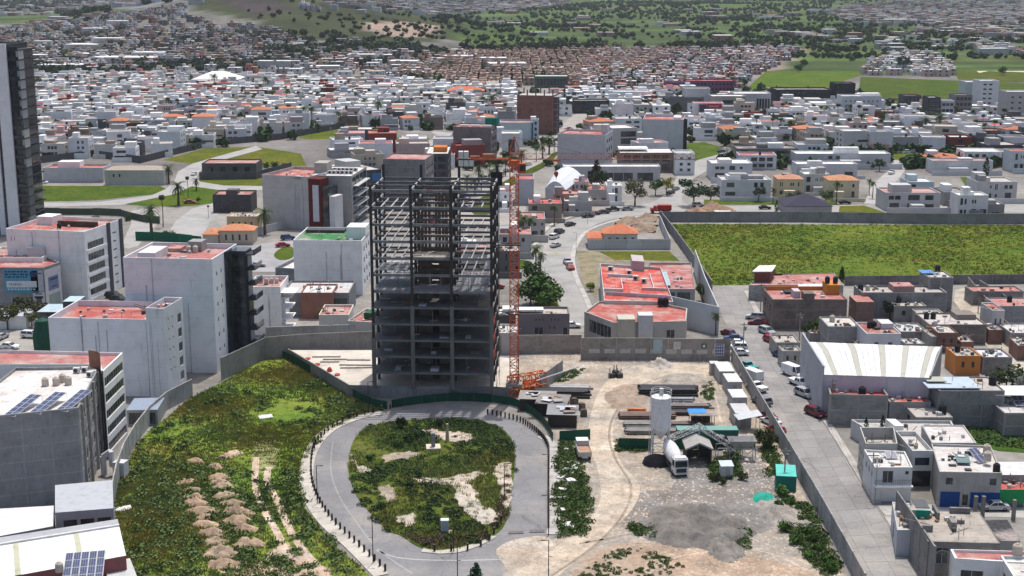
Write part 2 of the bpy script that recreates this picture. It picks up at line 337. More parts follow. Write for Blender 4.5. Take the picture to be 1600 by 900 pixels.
def bld(name, label, cat, pts, h, wall='plaster', wcol=WHITE, roof='roof', rcol=(.5, .5, .49), par=.7, wins=(), grid=0, group=None, bevel=None, rich=None, slabs=0, z0=0.0):
    b = Bld(); A = pts[0]; t = (pts[1]-A); t.z = 0; rz = math.atan2(t.y, t.x); c, s = math.cos(-rz), math.sin(-rz)
    q = [Vector(((p.x-A.x)*c-(p.y-A.y)*s, (p.x-A.x)*s+(p.y-A.y)*c)) for p in pts]
    b.q = q; b.h = h; b.roofz = h-par; b.rz = rz; b.A = A; b.ppm = FPX/max(60, A.length)
    b.root = thing(name, label, cat, (A.x, A.y, z0), rz, group)
    n = len(q); cen = sum(q, Vector((0, 0)))/n; ops = {i: [] for i in range(n)}; placed = []
    SN = {'F': 0, 'R': 1, 'B': 2, 'L': 3}
    for wv in wins:
        i = SN.get(wv[0], wv[0]); cols, rows, u0, u1, a0, a1, fw, fh = wv[1:9]; fr = wv[9] if len(wv) > 9 else 0
        L = (q[(i+1) % n]-q[i]).length; cw = L*(u1-u0)/cols; ch = h*(a1-a0)/rows
        for r_ in range(rows):
            for k in range(cols):
                w_, h_ = cw*fw, ch*fh; uu = L*u0+cw*(k+.5)-w_/2; zz = h*a0+ch*(r_+.5)-h_/2
                ops[i].append((uu, uu+w_, zz, zz+h_)); placed.append((i, uu, zz, w_, h_, fr))
    mb = MB(); D = .18
    for i in range(n):
        p0, p1 = q[i], q[(i+1) % n]; L = (p1-p0).length; d = (p1-p0)/L; nn = Vector((d.y, -d.x))
        us = sorted({0, L, *[o[0] for o in ops[i]], *[o[1] for o in ops[i]]}); zs = sorted({0, h, *[o[2] for o in ops[i]], *[o[3] for o in ops[i]]})
        W3 = lambda u, z, e=0: (p0.x+d.x*u-nn.x*e, p0.y+d.y*u-nn.y*e, z)
        if not ops[i]: mb.face([W3(0, 0), W3(L, 0), W3(L, h), W3(0, h)], wall)
        else:
            for a in range(len(zs)-1):
                start = None
                for e in range(len(us)-1):
                    um, zm = (us[e]+us[e+1])/2, (zs[a]+zs[a+1])/2
                    hole = any(o[0] < um < o[1] and o[2] < zm < o[3] for o in ops[i])
                    if not hole and start is None: start = us[e]
                    if start is not None and (hole or e == len(us)-2):
                        end = us[e] if hole else us[e+1]
                        mb.face([W3(start, zs[a]), W3(end, zs[a]), W3(end, zs[a+1]), W3(start, zs[a+1])], wall); start = None
            for (a, e, z_, y_) in ops[i]:
                mb.face([W3(a, z_), W3(e, z_), W3(e, z_, D), W3(a, z_, D)], wall); mb.face([W3(a, y_, D), W3(e, y_, D), W3(e, y_), W3(a, y_)], wall)
                mb.face([W3(a, z_), W3(a, z_, D), W3(a, y_, D), W3(a, y_)], wall); mb.face([W3(e, z_, D), W3(e, z_), W3(e, y_), W3(e, y_, D)], wall)
        if par > 0:
            I = []
            for j in (i, (i+1) % n):
                v = cen-q[j]; I.append(q[j]+v*min(.45, .26/max(v.length, .5)*1.25))
            mb.face([(p0.x, p0.y, h), (p1.x, p1.y, h), (I[1].x, I[1].y, h), (I[0].x, I[0].y, h)], wall)
            mb.face([(I[0].x, I[0].y, h), (I[1].x, I[1].y, h), (I[1].x, I[1].y, h-par), (I[0].x, I[0].y, h-par)], wall)
    kid(mb.obj("wall", b.root, col=wcol))
    rb = MB(); ins = [p+(cen-p)*min(.4, .2/max((cen-p).length, .5)) for p in q] if par > 0 else q
    rb.face([(p.x, p.y, h-par) for p in ins], roof); kid(rb.obj("roof", b.root, col=rcol))
    ri = b.ppm if rich is None else (99 if rich else 0)
    for (i, uu, zz, w_, h_, fr) in placed:
        p0, p1 = q[i], q[(i+1) % n]; d = (p1-p0).normalized(); nn = Vector((d.y, -d.x)); both = not (w_*ri >= 11)
        fm, pm = winmesh(w_, h_, both, fr); o = p0+d*uu-nn*(D-.07)
        wo = kid(link("window", fm, b.root, (o.x, o.y, zz), math.atan2(d.y, d.x), FRC[fr]))
        wo.scale = (w_/round(w_, 1), 1, h_/round(h_, 1)) if round(w_, 1) and round(h_, 1) else (1, 1, 1)
        if pm: kid(link("pane", pm, wo))
    if grid:
        g = MB()
        for i in range(n):
            p0, p1 = q[i], q[(i+1) % n]; L = (p1-p0).length; d = (p1-p0)/L; nn = Vector((d.y, -d.x)); m_ = max(1, round(L/grid))
            def rb_(u0, u1, z0_, z1_):
                a, e = p0+d*u0+nn*.03, p0+d*u1+nn*.03
                g.face([(a.x, a.y, z0_), (e.x, e.y, z0_), (e.x, e.y, z1_), (a.x, a.y, z1_)], 'concrete')
                for (s0, s1) in ((u0, None), (None, u1)):
                    u = s0 if s0 is not None else s1; k = p0+d*u; o_ = p0+d*u+nn*.03
                    f_ = [(k.x, k.y, z0_), (o_.x, o_.y, z0_), (o_.x, o_.y, z1_), (k.x, k.y, z1_)]; g.face(f_ if s0 is not None else f_[::-1], 'concrete')
                g.face([(a.x, a.y, z1_), (e.x, e.y, z1_), ((p0+d*u1).x, (p0+d*u1).y, z1_), ((p0+d*u0).x, (p0+d*u0).y, z1_)], 'concrete')
            for k in range(m_+1):
                u = min(max(L*k/m_, .15), L-.15); rb_(u-.13, u+.13, 0, h)
            nz = max(1, round(h/2.8))
            for k in range(1, nz+1):
                z = h*k/nz-.14
                for e in range(m_): rb_(min(max(L*e/m_, .15), L-.15)+.13, min(max(L*(e+1)/m_, .15), L-.15)-.13, z-.12, z+.12)
        kid(g.obj("concrete_frame", b.root, col=tuple(min(1, v*1.18) for v in wcol)))
    return b
def uv(b, u, v):
    q = b.q; f = q[0]+(q[1]-q[0])*u; k = q[3]+(q[2]-q[3])*u if len(q) > 3 else f; return f+(k-f)*v
def bx(b, name, u0, u1, v0, v1, z0, z1, m='plaster', col=WHITE, label=None):
    pts = [uv(b, u0, v0), uv(b, u1, v0), uv(b, u1, v1), uv(b, u0, v1)]; mb = MB(); mb.prism([(p.x, p.y) for p in pts], z0, z1, m)
    o = kid(mb.obj(name, b.root, col=col)); tagit(o, label); return o
def cabin(b, u0, u1, v0, v1, hh=2.4, col=WHITE, m='plaster', top=None):    # stair head on a roof
    o = bx(b, "stair_head", u0, u1, v0, v1, b.roofz, b.roofz+hh, m, col)
    if top: bx(b, "stair_head_roof", u0+.01, u1-.01, v0+.01, v1-.01, b.roofz+hh, b.roofz+hh+.04, 'roof', top)
    return o
def wpt(b, u, v, z):
    p = uv(b, u, v); c, s = math.cos(b.rz), math.sin(b.rz); return Vector((b.A.x+p.x*c-p.y*s, b.A.y+p.x*s+p.y*c, z))
def pitched(b, z, hh, col=TERRA, over=.4, m='tile', kind='hip'):
    q = b.q; x0 = min(p.x for p in q)-over; x1 = max(p.x for p in q)+over; y0 = min(p.y for p in q)-over; y1 = max(p.y for p in q)+over
    mb = MB(); w, d = x1-x0, y1-y0
    if kind == 'hip':
        if w >= d: a, e = (x0+d/2, (y0+y1)/2), (x1-d/2, (y0+y1)/2)
        else: a, e = ((x0+x1)/2, y0+w/2), ((x0+x1)/2, y1-w/2)
    else: a, e = ((x0, (y0+y1)/2), (x1, (y0+y1)/2)) if w >= d else (((x0+x1)/2, y0), ((x0+x1)/2, y1))
    c = [(x0, y0, z), (x1, y0, z), (x1, y1, z), (x0, y1, z)]; a, e = (*a, z+hh), (*e, z+hh)
    if w >= d: F = [[c[0], c[1], e, a], [c[1], c[2], e], [c[2], c[3], a, e], [c[3], c[0], a]]
    else: F = [[c[0], c[1], a], [c[1], c[2], e, a], [c[2], c[3], e], [c[3], c[0], a, e]]
    for f in F: mb.face(f, m)
    mb.face([(p[0], p[1], z-.001) for p in c[::-1]], m); mb.box(x0, x1, y0, y1, z-.15, z-.002, 'plain')
    return kid(mb.obj("tiled_roof" if m == 'tile' else "pitched_roof", b.root, col=col))
TANKS = {}
def tank_mesh(kind):
    if kind not in TANKS:
        m = MB(); m.lathe([(.02, 0), (.55, 0), (.56, .1), (.53, .2), (.56, .32), (.53, .44), (.56, .56), (.53, .68), (.56, .8), (.53, .92), (.56, 1.05), (.42, 1.28), (.2, 1.36), (.2, 1.44), (.01, 1.46)], 'plain', 14)
        TANKS[kind] = m.mesh("water_tank", True)
    return TANKS[kind]
def tank(p, label, black=True, s=1.0, group="rooftop water tanks"):
    o = link("water_tank", tank_mesh(0), None, p, rnd.random(), (.025, .025, .028) if black else (.50, .44, .37)); o.scale = (s, s, s)
    tagit(o, label, "water tank", group); return o
def tk(b, u, v, label, black=True, s=1.0, dz=0.0): return tank(wpt(b, u, v, b.roofz+dz), label, black, s)
ACM = None
def ac(b, u, v, label, s=1.0, z=None):
    global ACM
    if ACM is None:
        m = MB(); m.box(0, 1, 0, .6, .08, .9, 'plain'); m.box(.1, .2, .1, .5, 0, .08, 'steel'); m.box(.8, .9, .1, .5, 0, .08, 'steel'); ACM = m.mesh("air_conditioner")
        g = MB(); g.lathe([(.01, 0), (.32, 0), (.32, .03), (.06, .03), (.06, .05)], 'rubber', 12); ACM2 = g.mesh("fan"); ACM = (ACM, ACM2)
    o = link("air_conditioner", ACM[0], None, wpt(b, u, v, b.roofz if z is None else z), b.rz+rnd.uniform(-.2, .2), (.6, .6, .58)); o.scale = (s,)*3
    tagit(o, label, "air conditioner", "rooftop air conditioners"); f = link("fan", ACM[1], o, (.42, -.005, .48), 0, (.05, .05, .05)); f.rotation_euler = (math.pi/2, 0, 0); return o
def solar(b, u, v, label, cols=5, rows=2, w=1.0, l=1.7, tilt=18, rz=0.0, z=None):
    root = thing("solar_panel", label, "solar panel", wpt(b, u, v, b.roofz if z is None else z), b.rz+rz, "rooftop solar panels")
    f = MB(); t = R(tilt)
    for c_ in range(cols+1): f.bar((c_*w, 0, .15), (c_*w, rows*l*math.cos(t), .15+rows*l*math.sin(t)), .03, 'steel')
    for c_ in (0, cols): f.bar((c_*w, rows*l*math.cos(t), 0), (c_*w, rows*l*math.cos(t), .15+rows*l*math.sin(t)), .03, 'steel'); f.bar((c_*w, .05, 0), (c_*w, .05, .15), .03, 'steel')
    f.obj("rack", root, col=(.5, .5, .5)); pm = MB(); pm.box(.03, w-.03, .03, l-.03, 0, .04, 'gloss')
    me = pm.mesh("solar_module"); gm = MB()
    for a in range(3):
        for e in range(5): gm.box(.07+a*(w-.14)/3+.01, .07+(a+1)*(w-.14)/3-.01, .07+e*(l-.14)/5+.01, .07+(e+1)*(l-.14)/5-.01, .04, .046, 'gloss')
    gme = gm.mesh("solar_cells")
    for r_ in range(rows):
        for c_ in range(cols):
            o = link("solar_module", me, root, (c_*w, r_*l*math.cos(t), .2+r_*l*math.sin(t)), 0, (.45, .47, .5)); o.rotation_euler = (t, 0, 0)
            link("solar_cells", gme, o, col=(.03, .045, .12))
    return root
# ------------------------------------------------------------------ boundary walls
def bwall(name, label, pts, h, col=LGREY, m='block', panel=3.2, th=.2, px=True, z=0.0, cat="boundary wall", posts=True, pcol=None, hs=None):
    w = G(pts) if px else [Vector(p) for p in pts]; root = thing(name, label, cat, (w[0].x, w[0].y, z)); pm = {}
    for a, e in zip(w, w[1:]):
        L = (e-a).length; n = max(1, round(L/panel)); s = L/n; k = (round(s, 2), round(h, 2)); rz = math.atan2(e.y-a.y, e.x-a.x); d = (e-a)/L
        if k not in pm:
            mb = MB(); mb.box(.12 if posts else .01, s-.12 if posts else s-.01, -th/2, th/2, 0, h-.02, m)
            ps = MB(); ps.box(-.12, .12, -th/2-.05, th/2+.05, 0, h+.03, 'concrete'); pm[k] = (mb.mesh("wall_panel"), ps.mesh("post"))
        for i in range(n):
            c = a+d*(s*i); o = link("wall_panel", pm[k][0], root, (c.x-w[0].x, c.y-w[0].y, 0), rz, tint(col, .88, 1.1))
            if posts: link("post", pm[k][1], root, (c.x-w[0].x, c.y-w[0].y, 0), rz, pcol or tuple(v*1.1 for v in col))
        if posts and e is w[-1]: link("post", pm[k][1], root, (e.x-w[0].x, e.y-w[0].y, 0), rz, pcol or tuple(v*1.1 for v in col))
    return root
# ------------------------------------------------------------------ plants
def leafquads(blobs, per, sz, rs, flat=.0):
    V = []
    for (cx, cy, cz, r, rz_) in blobs:
        n = per; d = rs.normal(size=(n, 3)); d /= np.linalg.norm(d, axis=1)[:, None]; rad = rs.uniform(.55, 1.08, n)**.6
        c = np.array([cx, cy, cz])+d*rad[:, None]*np.array([r, r, rz_]); nn = d+rs.normal(size=(n, 3))*.6; nn /= np.linalg.norm(nn, axis=1)[:, None]
        u = np.cross(nn, rs.normal(size=(n, 3))); u /= np.linalg.norm(u, axis=1)[:, None]; v = np.cross(nn, u); s = rs.uniform(.6, 1.4, n)[:, None]*sz
        V.append(np.stack([c-u*s-v*s*.5, c+u*s-v*s*.7, c+u*s*.8+v*s, c-u*s*.7+v*s*.8], 1))
    V = np.concatenate(V).reshape(-1, 3); return V, np.arange(len(V)).reshape(-1, 4)
def tree_proto(kind, seed):
    rs = np.random.RandomState(seed); t = MB()
    if kind == 'broad':
        bl = [(0, 0, .68, .26, .22)]
        for k in range(9):
            a = k*2.4+rs.rand(); q = rs.uniform(.17, .33); bl.append((math.cos(a)*q, math.sin(a)*q, rs.uniform(.42, .86), rs.uniform(.12, .22), rs.uniform(.1, .18)))
        V, F = leafquads(bl, 75, .028, rs); top = .55
        for b in bl[1:7]: t.bar((0, 0, .3), (b[0]*.8, b[1]*.8, b[2]*.9), .014, 'bark', 4, .006)
        t.bar((0, 0, 0), (0.01, 0, .34), .035, 'bark', 6, .024)
    elif kind == 'round':
        bl = [(0, 0, .5, .38, .36)]+[(math.cos(k*1.3)*.25, math.sin(k*1.3)*.25, .35+.06*k, .2, .2) for k in range(6)]
        V, F = leafquads(bl, 110, .032, rs); t.bar((0, 0, 0), (0, 0, .4), .03, 'bark', 5, .02)
    elif kind == 'cypress':
        bl = [(rs.uniform(-.02, .02), rs.uniform(-.02, .02), .1+k*.1, .155*math.sin(math.pi*(.25+k*.083))+.01, .085) for k in range(9)]
        V, F = leafquads(bl, 60, .022, rs); t.bar((0, 0, 0), (0, 0, .5), .02, 'bark', 5, .01)
    elif kind == 'pine':
        bl = []
        for k in range(8):
            z = .12+k*.105; r = .30*(1-k/8.6)
            for q in range(6 if k < 6 else 3): a = q*1.05+k*.5+rs.rand()*.3; bl.append((math.cos(a)*r*.7, math.sin(a)*r*.7, z-.01, r*.42+.03, .05))
        V, F = leafquads(bl, 24, .024, rs); t.bar((0, 0, 0), (0, 0, .95), .025, 'bark', 6, .006)
    elif kind == 'shrub':
        bl = [(rs.uniform(-.25, .25), rs.uniform(-.25, .25), rs.uniform(.2, .5), rs.uniform(.2, .32), rs.uniform(.2, .35)) for k in range(6)]
        V, F = leafquads(bl, 60, .06, rs); V[:, 2] = np.maximum(V[:, 2], 0); t.bar((0, 0, 0), (0.05, 0, .4), .03, 'bark', 4)
    return np_mesh("crown" if kind != 'shrub' else "foliage", V, F, 'leaf'), t.mesh("trunk")
def palm_proto(seed, n=26, droop=1.0, fl=.30, th=.024, ball=.0):
    rs = np.random.RandomState(seed); t = MB(); c = MB(); hz = .86
    t.bar((0, 0, 0), (.01, .01, .45), th*1.3, 'bark', 7, th); t.bar((.01, .01, .45), (0, 0, hz), th, 'bark', 7, th*.9)
    t.bar((0, 0, hz-.06), (0, 0, hz+.02), th*1.9, 'bark', 7, th*1.2)
    for k in range(n):
        a = k*2.39996+rs.rand()*.3; el = rs.uniform(-.5, 1.25) if k > 5 else rs.uniform(.9, 1.4); p = Vector((0, 0, hz)); L = fl*rs.uniform(.85, 1.1); w0 = .035
        d = Vector((math.cos(a), math.sin(a), 0)); sd = Vector((-math.sin(a), math.cos(a), 0)); prev = p
        for q in range(5):
            e2 = el-q*.38*droop; nx = prev+(d*math.cos(e2)+Vector((0, 0, 1))*math.sin(e2))*(L/5)
            for sg in (-1, 1):
                for m_ in range(2):
                    f0 = prev+(nx-prev)*(m_*.5); f1 = prev+(nx-prev)*(m_*.5+.38); w = (.055+.03*math.sin(math.pi*(q+.5)/5))*(1-(q*.12))
                    tip = f1+sd*sg*w+(nx-prev)*.35-Vector((0, 0, w*.55)); c.face([f0, f1, tip], 'leaf')
            prev = nx
    return c.mesh("crown"), t.mesh("trunk")
PR = {('broad', k): tree_proto('broad', 11+k) for k in range(4)}
PR.update({('round', k): tree_proto('round', 31+k) for k in range(2)}); PR.update({('cypress', k): tree_proto('cypress', 41+k) for k in range(2)})
PR.update({('pine', k): tree_proto('pine', 51+k) for k in range(2)}); PR.update({('shrub', k): tree_proto('shrub', 61+k) for k in range(4)})
PR.update({('palm', k): palm_proto(71+k) for k in range(2)}); PR.update({('date', k): palm_proto(81+k, 40, 1.0, .55, .05) for k in range(2)}); PR.update({('fan', k): palm_proto(91+k, 34, 1.5, .13, .012) for k in range(2)})
NM = dict(broad="broadleaf_tree", round="broadleaf_tree", cypress="cypress_tree", pine="conifer_tree", shrub="shrub", palm="palm_tree", date="palm_tree", fan="palm_tree")
CT = dict(broad="tree", round="tree", cypress="tree", pine="tree", shrub="shrub", palm="palm tree", date="palm tree", fan="palm tree")
LEAFC = dict(broad=(.045, .075, .025), round=(.055, .095, .028), cypress=(.025, .05, .02), pine=(.022, .05, .026), shrub=(.06, .10, .03), palm=(.05, .08, .03), date=(.055, .085, .035), fan=(.055, .06, .032))
def plant(kind, p, h, label, group=None, wide=1.0, col=None, parts=True):
    k = rnd.randrange(2 if kind not in ('broad', 'shrub') else 4); cm, tm = PR[(kind, k)]; rz = rnd.random()*6.28
    cc = col or LEAFC[kind]; v = rnd.uniform(.85, 1.2); cc = tuple(a*v for a in cc)
    if not parts:
        o = link(NM[kind], cm, None, p, rz, cc); o.scale = (h*wide, h*wide, h); tagit(o, label, CT[kind], group); return o
    root = thing(NM[kind], label, CT[kind], p, rz, group)
    o = link("crown" if kind != 'shrub' else "foliage", cm, root, col=cc); o.scale = (h*wide, h*wide, h)
    t = link("trunk" if kind != 'shrub' else "stem", tm, root, col=(.10, .075, .055)); t.scale = (h, h, h); return root
# ------------------------------------------------------------------ vehicles
def car_proto(kind):
    L, Wd, H = dict(sedan=(4.5, 1.75, 1.42), hatch=(4.0, 1.7, 1.5), suv=(4.7, 1.85, 1.72), pickup=(5.3, 1.9, 1.75), van=(5.6, 2.0, 2.4))[kind]
    prof = dict(sedan=[(-2.25, .35), (-2.25, .8), (-2.1, .95), (-1.5, 1.0), (.9, .95), (1.9, .82), (2.2, .65), (2.25, .35)],
        hatch=[(-2.0, .35), (-2.0, .85), (-1.9, 1.0), (.8, .98), (1.6, .85), (1.95, .65), (2.0, .35)],
        suv=[(-2.35, .4), (-2.35, .95), (-2.25, 1.1), (1.0, 1.08), (2.05, .98), (2.3, .75), (2.35, .4)],
        pickup=[(-2.65, .5), (-2.65, 1.15), (-.6, 1.15), (1.2, 1.12), (2.3, 1.0), (2.6, .8), (2.65, .5)],
        van=[(-2.8, .4), (-2.8, 1.3), (1.9, 1.3), (2.5, 1.05), (2.78, .8), (2.8, .4)])[kind]
    cab = dict(sedan=(-1.55, -1.0, .35, 1.0, .97), hatch=(-1.85, -1.55, .3, .95, .98), suv=(-2.2, -1.9, .5, 1.15, 1.09), pickup=(-.6, -.4, .7, 1.3, 1.13), van=(-2.75, -2.7, 1.5, 2.2, 1.28))[kind]
    b = MB(); hw = Wd/2; n = len(prof)
    b.v = [(x, -hw*(.96 if z > .9 else 1), z) for x, z in prof]+[(x, hw*(.96 if z > .9 else 1), z) for x, z in prof]; i = b.mi('gloss')
    b.f.append(tuple(range(n))[::-1]); b.f.append(tuple(range(n, 2*n)))
    for k in range(n): b.f.append((k, (k+1) % n, n+(k+1) % n, n+k))
    b.m = [i]*len(b.f)
    if kind == 'pickup': b.box(-2.55, -.7, -hw+.1, hw-.1, 1.152, 1.16, 'rubber')
    x0, x1, x2, x3, zc = cab; iw = hw*.78; g = MB()
    q = [(x0, zc), (x3, zc), (x2, H-.05), (x1, H-.05)]
    B4 = [(q[0][0], -hw*.95, zc), (q[1][0], -hw*.95, zc), (q[1][0], hw*.95, zc), (q[0][0], hw*.95, zc)]
    T4 = [(q[3][0], -iw, H-.05), (q[2][0], -iw, H-.05), (q[2][0], iw, H-.05), (q[3][0], iw, H-.05)]
    for k in range(4): g.face([B4[k], B4[(k+1) % 4], T4[(k+1) % 4], T4[k]], 'glass')
    b.prism([(x1, -iw), (x2, -iw), (x2, iw), (x1, iw)], H-.05, H, 'gloss')
    for sg in (-1, 1):                                     # pillars
        for xa, xb in ((x0, x1), (x3, x2), ((x0+x3)/2, (x1+x2)/2)):
            b.bar((xa, sg*hw*.955, zc), (xb, sg*iw*1.01, H-.04), .05, 'gloss')
    if kind == 'van': b.prism([(-2.78, -hw*.965), (.9, -hw*.965), (.9, hw*.965), (-2.78, hw*.965)], 1.3, H-.02, 'gloss')
    wm = MB(); r = .33 if kind in ('sedan', 'hatch') else .38; wm.lathe([(.01, -.11), (r, -.11), (r, .11), (r*.6, .11), (r*.55, .06), (.01, .08)], 'rubber', 12)
    lm = MB(); lm.box(0, .06, -.18, .18, -.09, .09, 'gloss')
    return dict(body=b.mesh("body"), glass=g.mesh("window"), wheel=wm.mesh("wheel"), light=lm.mesh("headlight"), L=L, W=Wd, r=r, x=L/2)
CP = {k: car_proto(k) for k in ('sedan', 'hatch', 'suv', 'pickup', 'van')}
def merged_car(k):
    q = CP[k]; m = MB(); m.mats = ['gloss', 'rubber', 'glass']
    def add(me, mtx, idx):
        n = len(m.v); m.v += [tuple(mtx @ v.co) for v in me.vertices]
        for p in me.polygons: m.f.append(tuple(n+a for a in p.vertices)); m.m.append(m.mats.index([a for a in MT if MT[a] == me.materials[p.material_index]][0]) if idx is None else idx)
    add(q['body'], Matrix(), None); add(q['glass'], Matrix(), 2)
    for sx in (-1, 1):
        for sy in (-1, 1): add(q['wheel'], Matrix.Translation((sx*q['x']*.62, sy*(q['W']/2-.1), q['r'])) @ Matrix.Rotation(-sy*math.pi/2, 4, 'X'), 1)
    return m.mesh("parked_car")
CPM = {k: merged_car(k) for k in CP}
def car(kind, p, rz, col, label, group=None, parts=True, name=None, z=.012):
    q = CP[kind]; nm = name or dict(van="panel_van", pickup="pickup_truck").get(kind, "parked_car"); cat = {'van': 'van', 'pickup': 'pickup truck'}.get(kind, 'car')
    p = Vector((p.x, p.y, p.z+z))
    if not parts:
        o = link(nm, CPM[kind], None, p, rz, col); tagit(o, label, cat, group); return o
    root = thing(nm, label, cat, p, rz, group); link("body", q['body'], root, col=col); link("window", q['glass'], root)
    for sx in (-1, 1):
        for sy in (-1, 1):
            w = link("wheel", q['wheel'], root, (sx*q['x']*.62, sy*(q['W']/2-.1), q['r']), 0, (.02, .02, .02)); w.rotation_euler = (-sy*math.pi/2, 0, 0)
            link("headlight" if sx > 0 else "tail_light", q['light'], root, (sx*q['x']-.05+(0 if sx > 0 else .02), sy*q['W']*.36, .72), 0, (.8, .8, .75) if sx > 0 else (.4, .02, .02))
    return root
CC = dict(white=(.72, .72, .72), silver=(.42, .43, .45), grey=(.16, .17, .18), black=(.018, .018, .02), red=(.38, .02, .03), darkred=(.16, .015, .03), blue=(.03, .06, .16), teal=(.05, .3, .28), beige=(.42, .37, .30))
# ------------------------------------------------------------------ terrain
def proj(p):
    dx, dy, dz = p[0], p[1], p[2]-CAMH; c, s = math.cos(TILT), math.sin(TILT); zc = dy*c-dz*s; yc = dy*s+dz*c
    return 800+FPX*dx/zc, 450-FPX*yc/zc
TOWN = (.14, .135, .12)
REG = [  # far zones, as outlines in the picture: colour, share of field pattern
    ([(-400, 16), (60, 40), (200, 18), (300, 14), (400, 34), (470, 62), (560, 66), (700, 60), (760, 78), (600, 100), (430, 112), (-400, 118)], TOWN, 0),
    ([(-400, 118), (640, 118), (760, 135), (1600, 130), (2200, 140), (2200, 1500), (-600, 1500)], (.27, .255, .235), 0),
    ([(600, 75), (980, 80), (1260, 76), (1180, 140), (600, 140)], (.24, .19, .165), 0),
    ([(1290, 14), (1420, 10), (1700, 8), (1700, 60), (1560, 62), (1430, 40)], TOWN, 0),
    ([(-400, -10), (300, -10), (300, 14), (-400, 16)], (.15, .15, .15), .2),
    ([(560, -10), (900, -10), (860, 12), (640, 22)], (.15, .145, .13), .2),
    ([(290, -14), (760, -14), (740, 30), (690, 66), (575, 66), (470, 62), (400, 34), (300, 14)], (.048, .056, .028), .6),
    ([(575, 36), (600, 33), (660, 35), (688, 42), (680, 54), (640, 60), (585, 56)], (.26, .20, .16), 0),
    ([(340, -2), (440, 2), (452, 18), (400, 24), (365, 14)], (.05, .042, .04), 0),
]
def zone(x, y):
    px, py = proj((x, y, terr(x, y)))
    if py < 118 and y > 1000:
        out = (.062, .088, .034, 1.0)
        if px < 700 and y > 1100 and py > 95: out = (.20, .19, .17, 0)
        for pl, c, a in REG:
            if inpoly(px, py, pl): out = (*c, a)
        return out
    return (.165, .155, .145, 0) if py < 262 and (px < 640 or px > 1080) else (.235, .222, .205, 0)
ys = [-60, 60, 140]+list(range(180, 1100, 60))+list(range(1110, 2700, 14))+list(range(2720, 4600, 60))+list(range(4700, 7600, 300))
xs = np.linspace(-1, 1, 150)
V = []; Cc = []
for y in ys:
    hw = 260+max(y, 0)*.62
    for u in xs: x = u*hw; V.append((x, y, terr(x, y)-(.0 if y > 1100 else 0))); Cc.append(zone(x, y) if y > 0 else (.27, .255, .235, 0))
nx_ = len(xs); F = []
for j in range(len(ys)-1):
    for i in range(nx_-1): a = j*nx_+i; F.append((a, a+1, a+1+nx_, a+nx_))
tme = np_mesh("ground", np.array(V), np.array(F), 'terrain', np.array(Cc)); tme.polygons.foreach_set("use_smooth", [True]*len(tme.polygons))
tagit(link("ground", tme), kind='structure')
# ------------------------------------------------------------------ near ground
FIELD_L = [(412, 560), (440, 548), (520, 600), (600, 640), (560, 650), (505, 680), (470, 730), (474, 790), (520, 850), (585, 905), (600, 930), (195, 930), (178, 800), (186, 740), (225, 680), (300, 622), (347, 597)]
sheet("field", FIELD_L, .02, 'field', (1.5, 1.45, 1.3))
YARD = [(795, 560), (880, 548), (1140, 548), (1200, 665), (1335, 925), (780, 935), (856, 845), (874, 840), (868, 680), (830, 645), (795, 630)]
sheet("yard", YARD, .02, 'yard', (.78, .77, .75))
sheet("gravel_yard", [(1070, 715), (1140, 700), (1190, 720), (1215, 760), (1240, 800), (1200, 830), (1120, 840), (1000, 830), (960, 800), (1000, 770), (1050, 760)], .035, 'yard', (.50, .52, .56), 5)
sheet("pink_earth", [(880, 905), (960, 850), (1060, 850), (1180, 870), (1300, 905), (1320, 940), (860, 940)], .036, 'yard', (.86, .74, .65), 4)
sheet("dirt_track", [(868, 905), (930, 850), (985, 800), (1000, 760), (975, 730), (962, 700), (958, 665), (975, 625), (1010, 600), (1090, 585), (1130, 590), (1118, 572), (1010, 568), (950, 595), (925, 640), (920, 690), (935, 740), (935, 790), (890, 840), (800, 900), (790, 930), (850, 935)], .04, 'yard', (1.1, 1.06, .99), 4)
for k, pts in enumerate(([(845, 898), (915, 850), (962, 800), (972, 760), (950, 720), (940, 680), (950, 640), (985, 600), (1050, 580)], [(862, 900), (930, 852), (973, 805), (986, 760), (962, 718), (952, 680), (962, 645), (995, 606), (1050, 585)], [(1100, 585), (1118, 620), (1126, 660)], [(905, 850), (1000, 830), (1060, 800)], [(1010, 900), (1060, 870), (1180, 860), (1260, 890)], [(1000, 880), (1060, 860), (1150, 850)])): strip('wheel_rut', pts, .45, .045, 'yard', (.68, .63, .58) if k % 2 else (1.05, 1.0, .95))
BF = [(1037, 350), (1700, 352), (1700, 440), (1105, 446)]
sheet("field", BF, .02, 'field', (1.0, .98, .75))
sheet("plaza", [(-200, 470), (190, 470), (190, 500), (120, 560), (60, 640), (-200, 700)], .02, 'road', (.30, .285, .26))
# rotunda
RO = [(612, 905), (560, 853), (515, 810), (490, 770), (488, 735), (498, 700), (522, 672), (560, 655), (640, 640), (720, 637), (780, 645), (825, 660), (850, 678), (859, 700), (858, 770), (857, 838), (836, 870), (800, 905), (780, 940), (660, 945)]
sheet("road", RO, .03, 'road', (.225, .222, .228), 3)
ISL = [(552, 690), (570, 671), (600, 662), (650, 657), (700, 656), (748, 659), (783, 670), (801, 692), (804, 730), (800, 765), (795, 800), (785, 826), (760, 843), (720, 856), (680, 861), (650, 853), (628, 838), (606, 830), (583, 806), (562, 783), (547, 750), (545, 720)]
sheet("traffic_island", ISL, .14, 'field', (1.3, 1.35, 1.2), 3, thick=.13)
sheet("bare_patch", [(640, 745), (690, 748), (745, 738), (760, 742), (735, 752), (745, 768), (752, 790), (778, 800), (775, 818), (750, 820), (730, 800), (712, 780), (706, 760), (670, 756), (642, 752)], .15, 'yard', (1.1, 1.1, 1.08), 2)
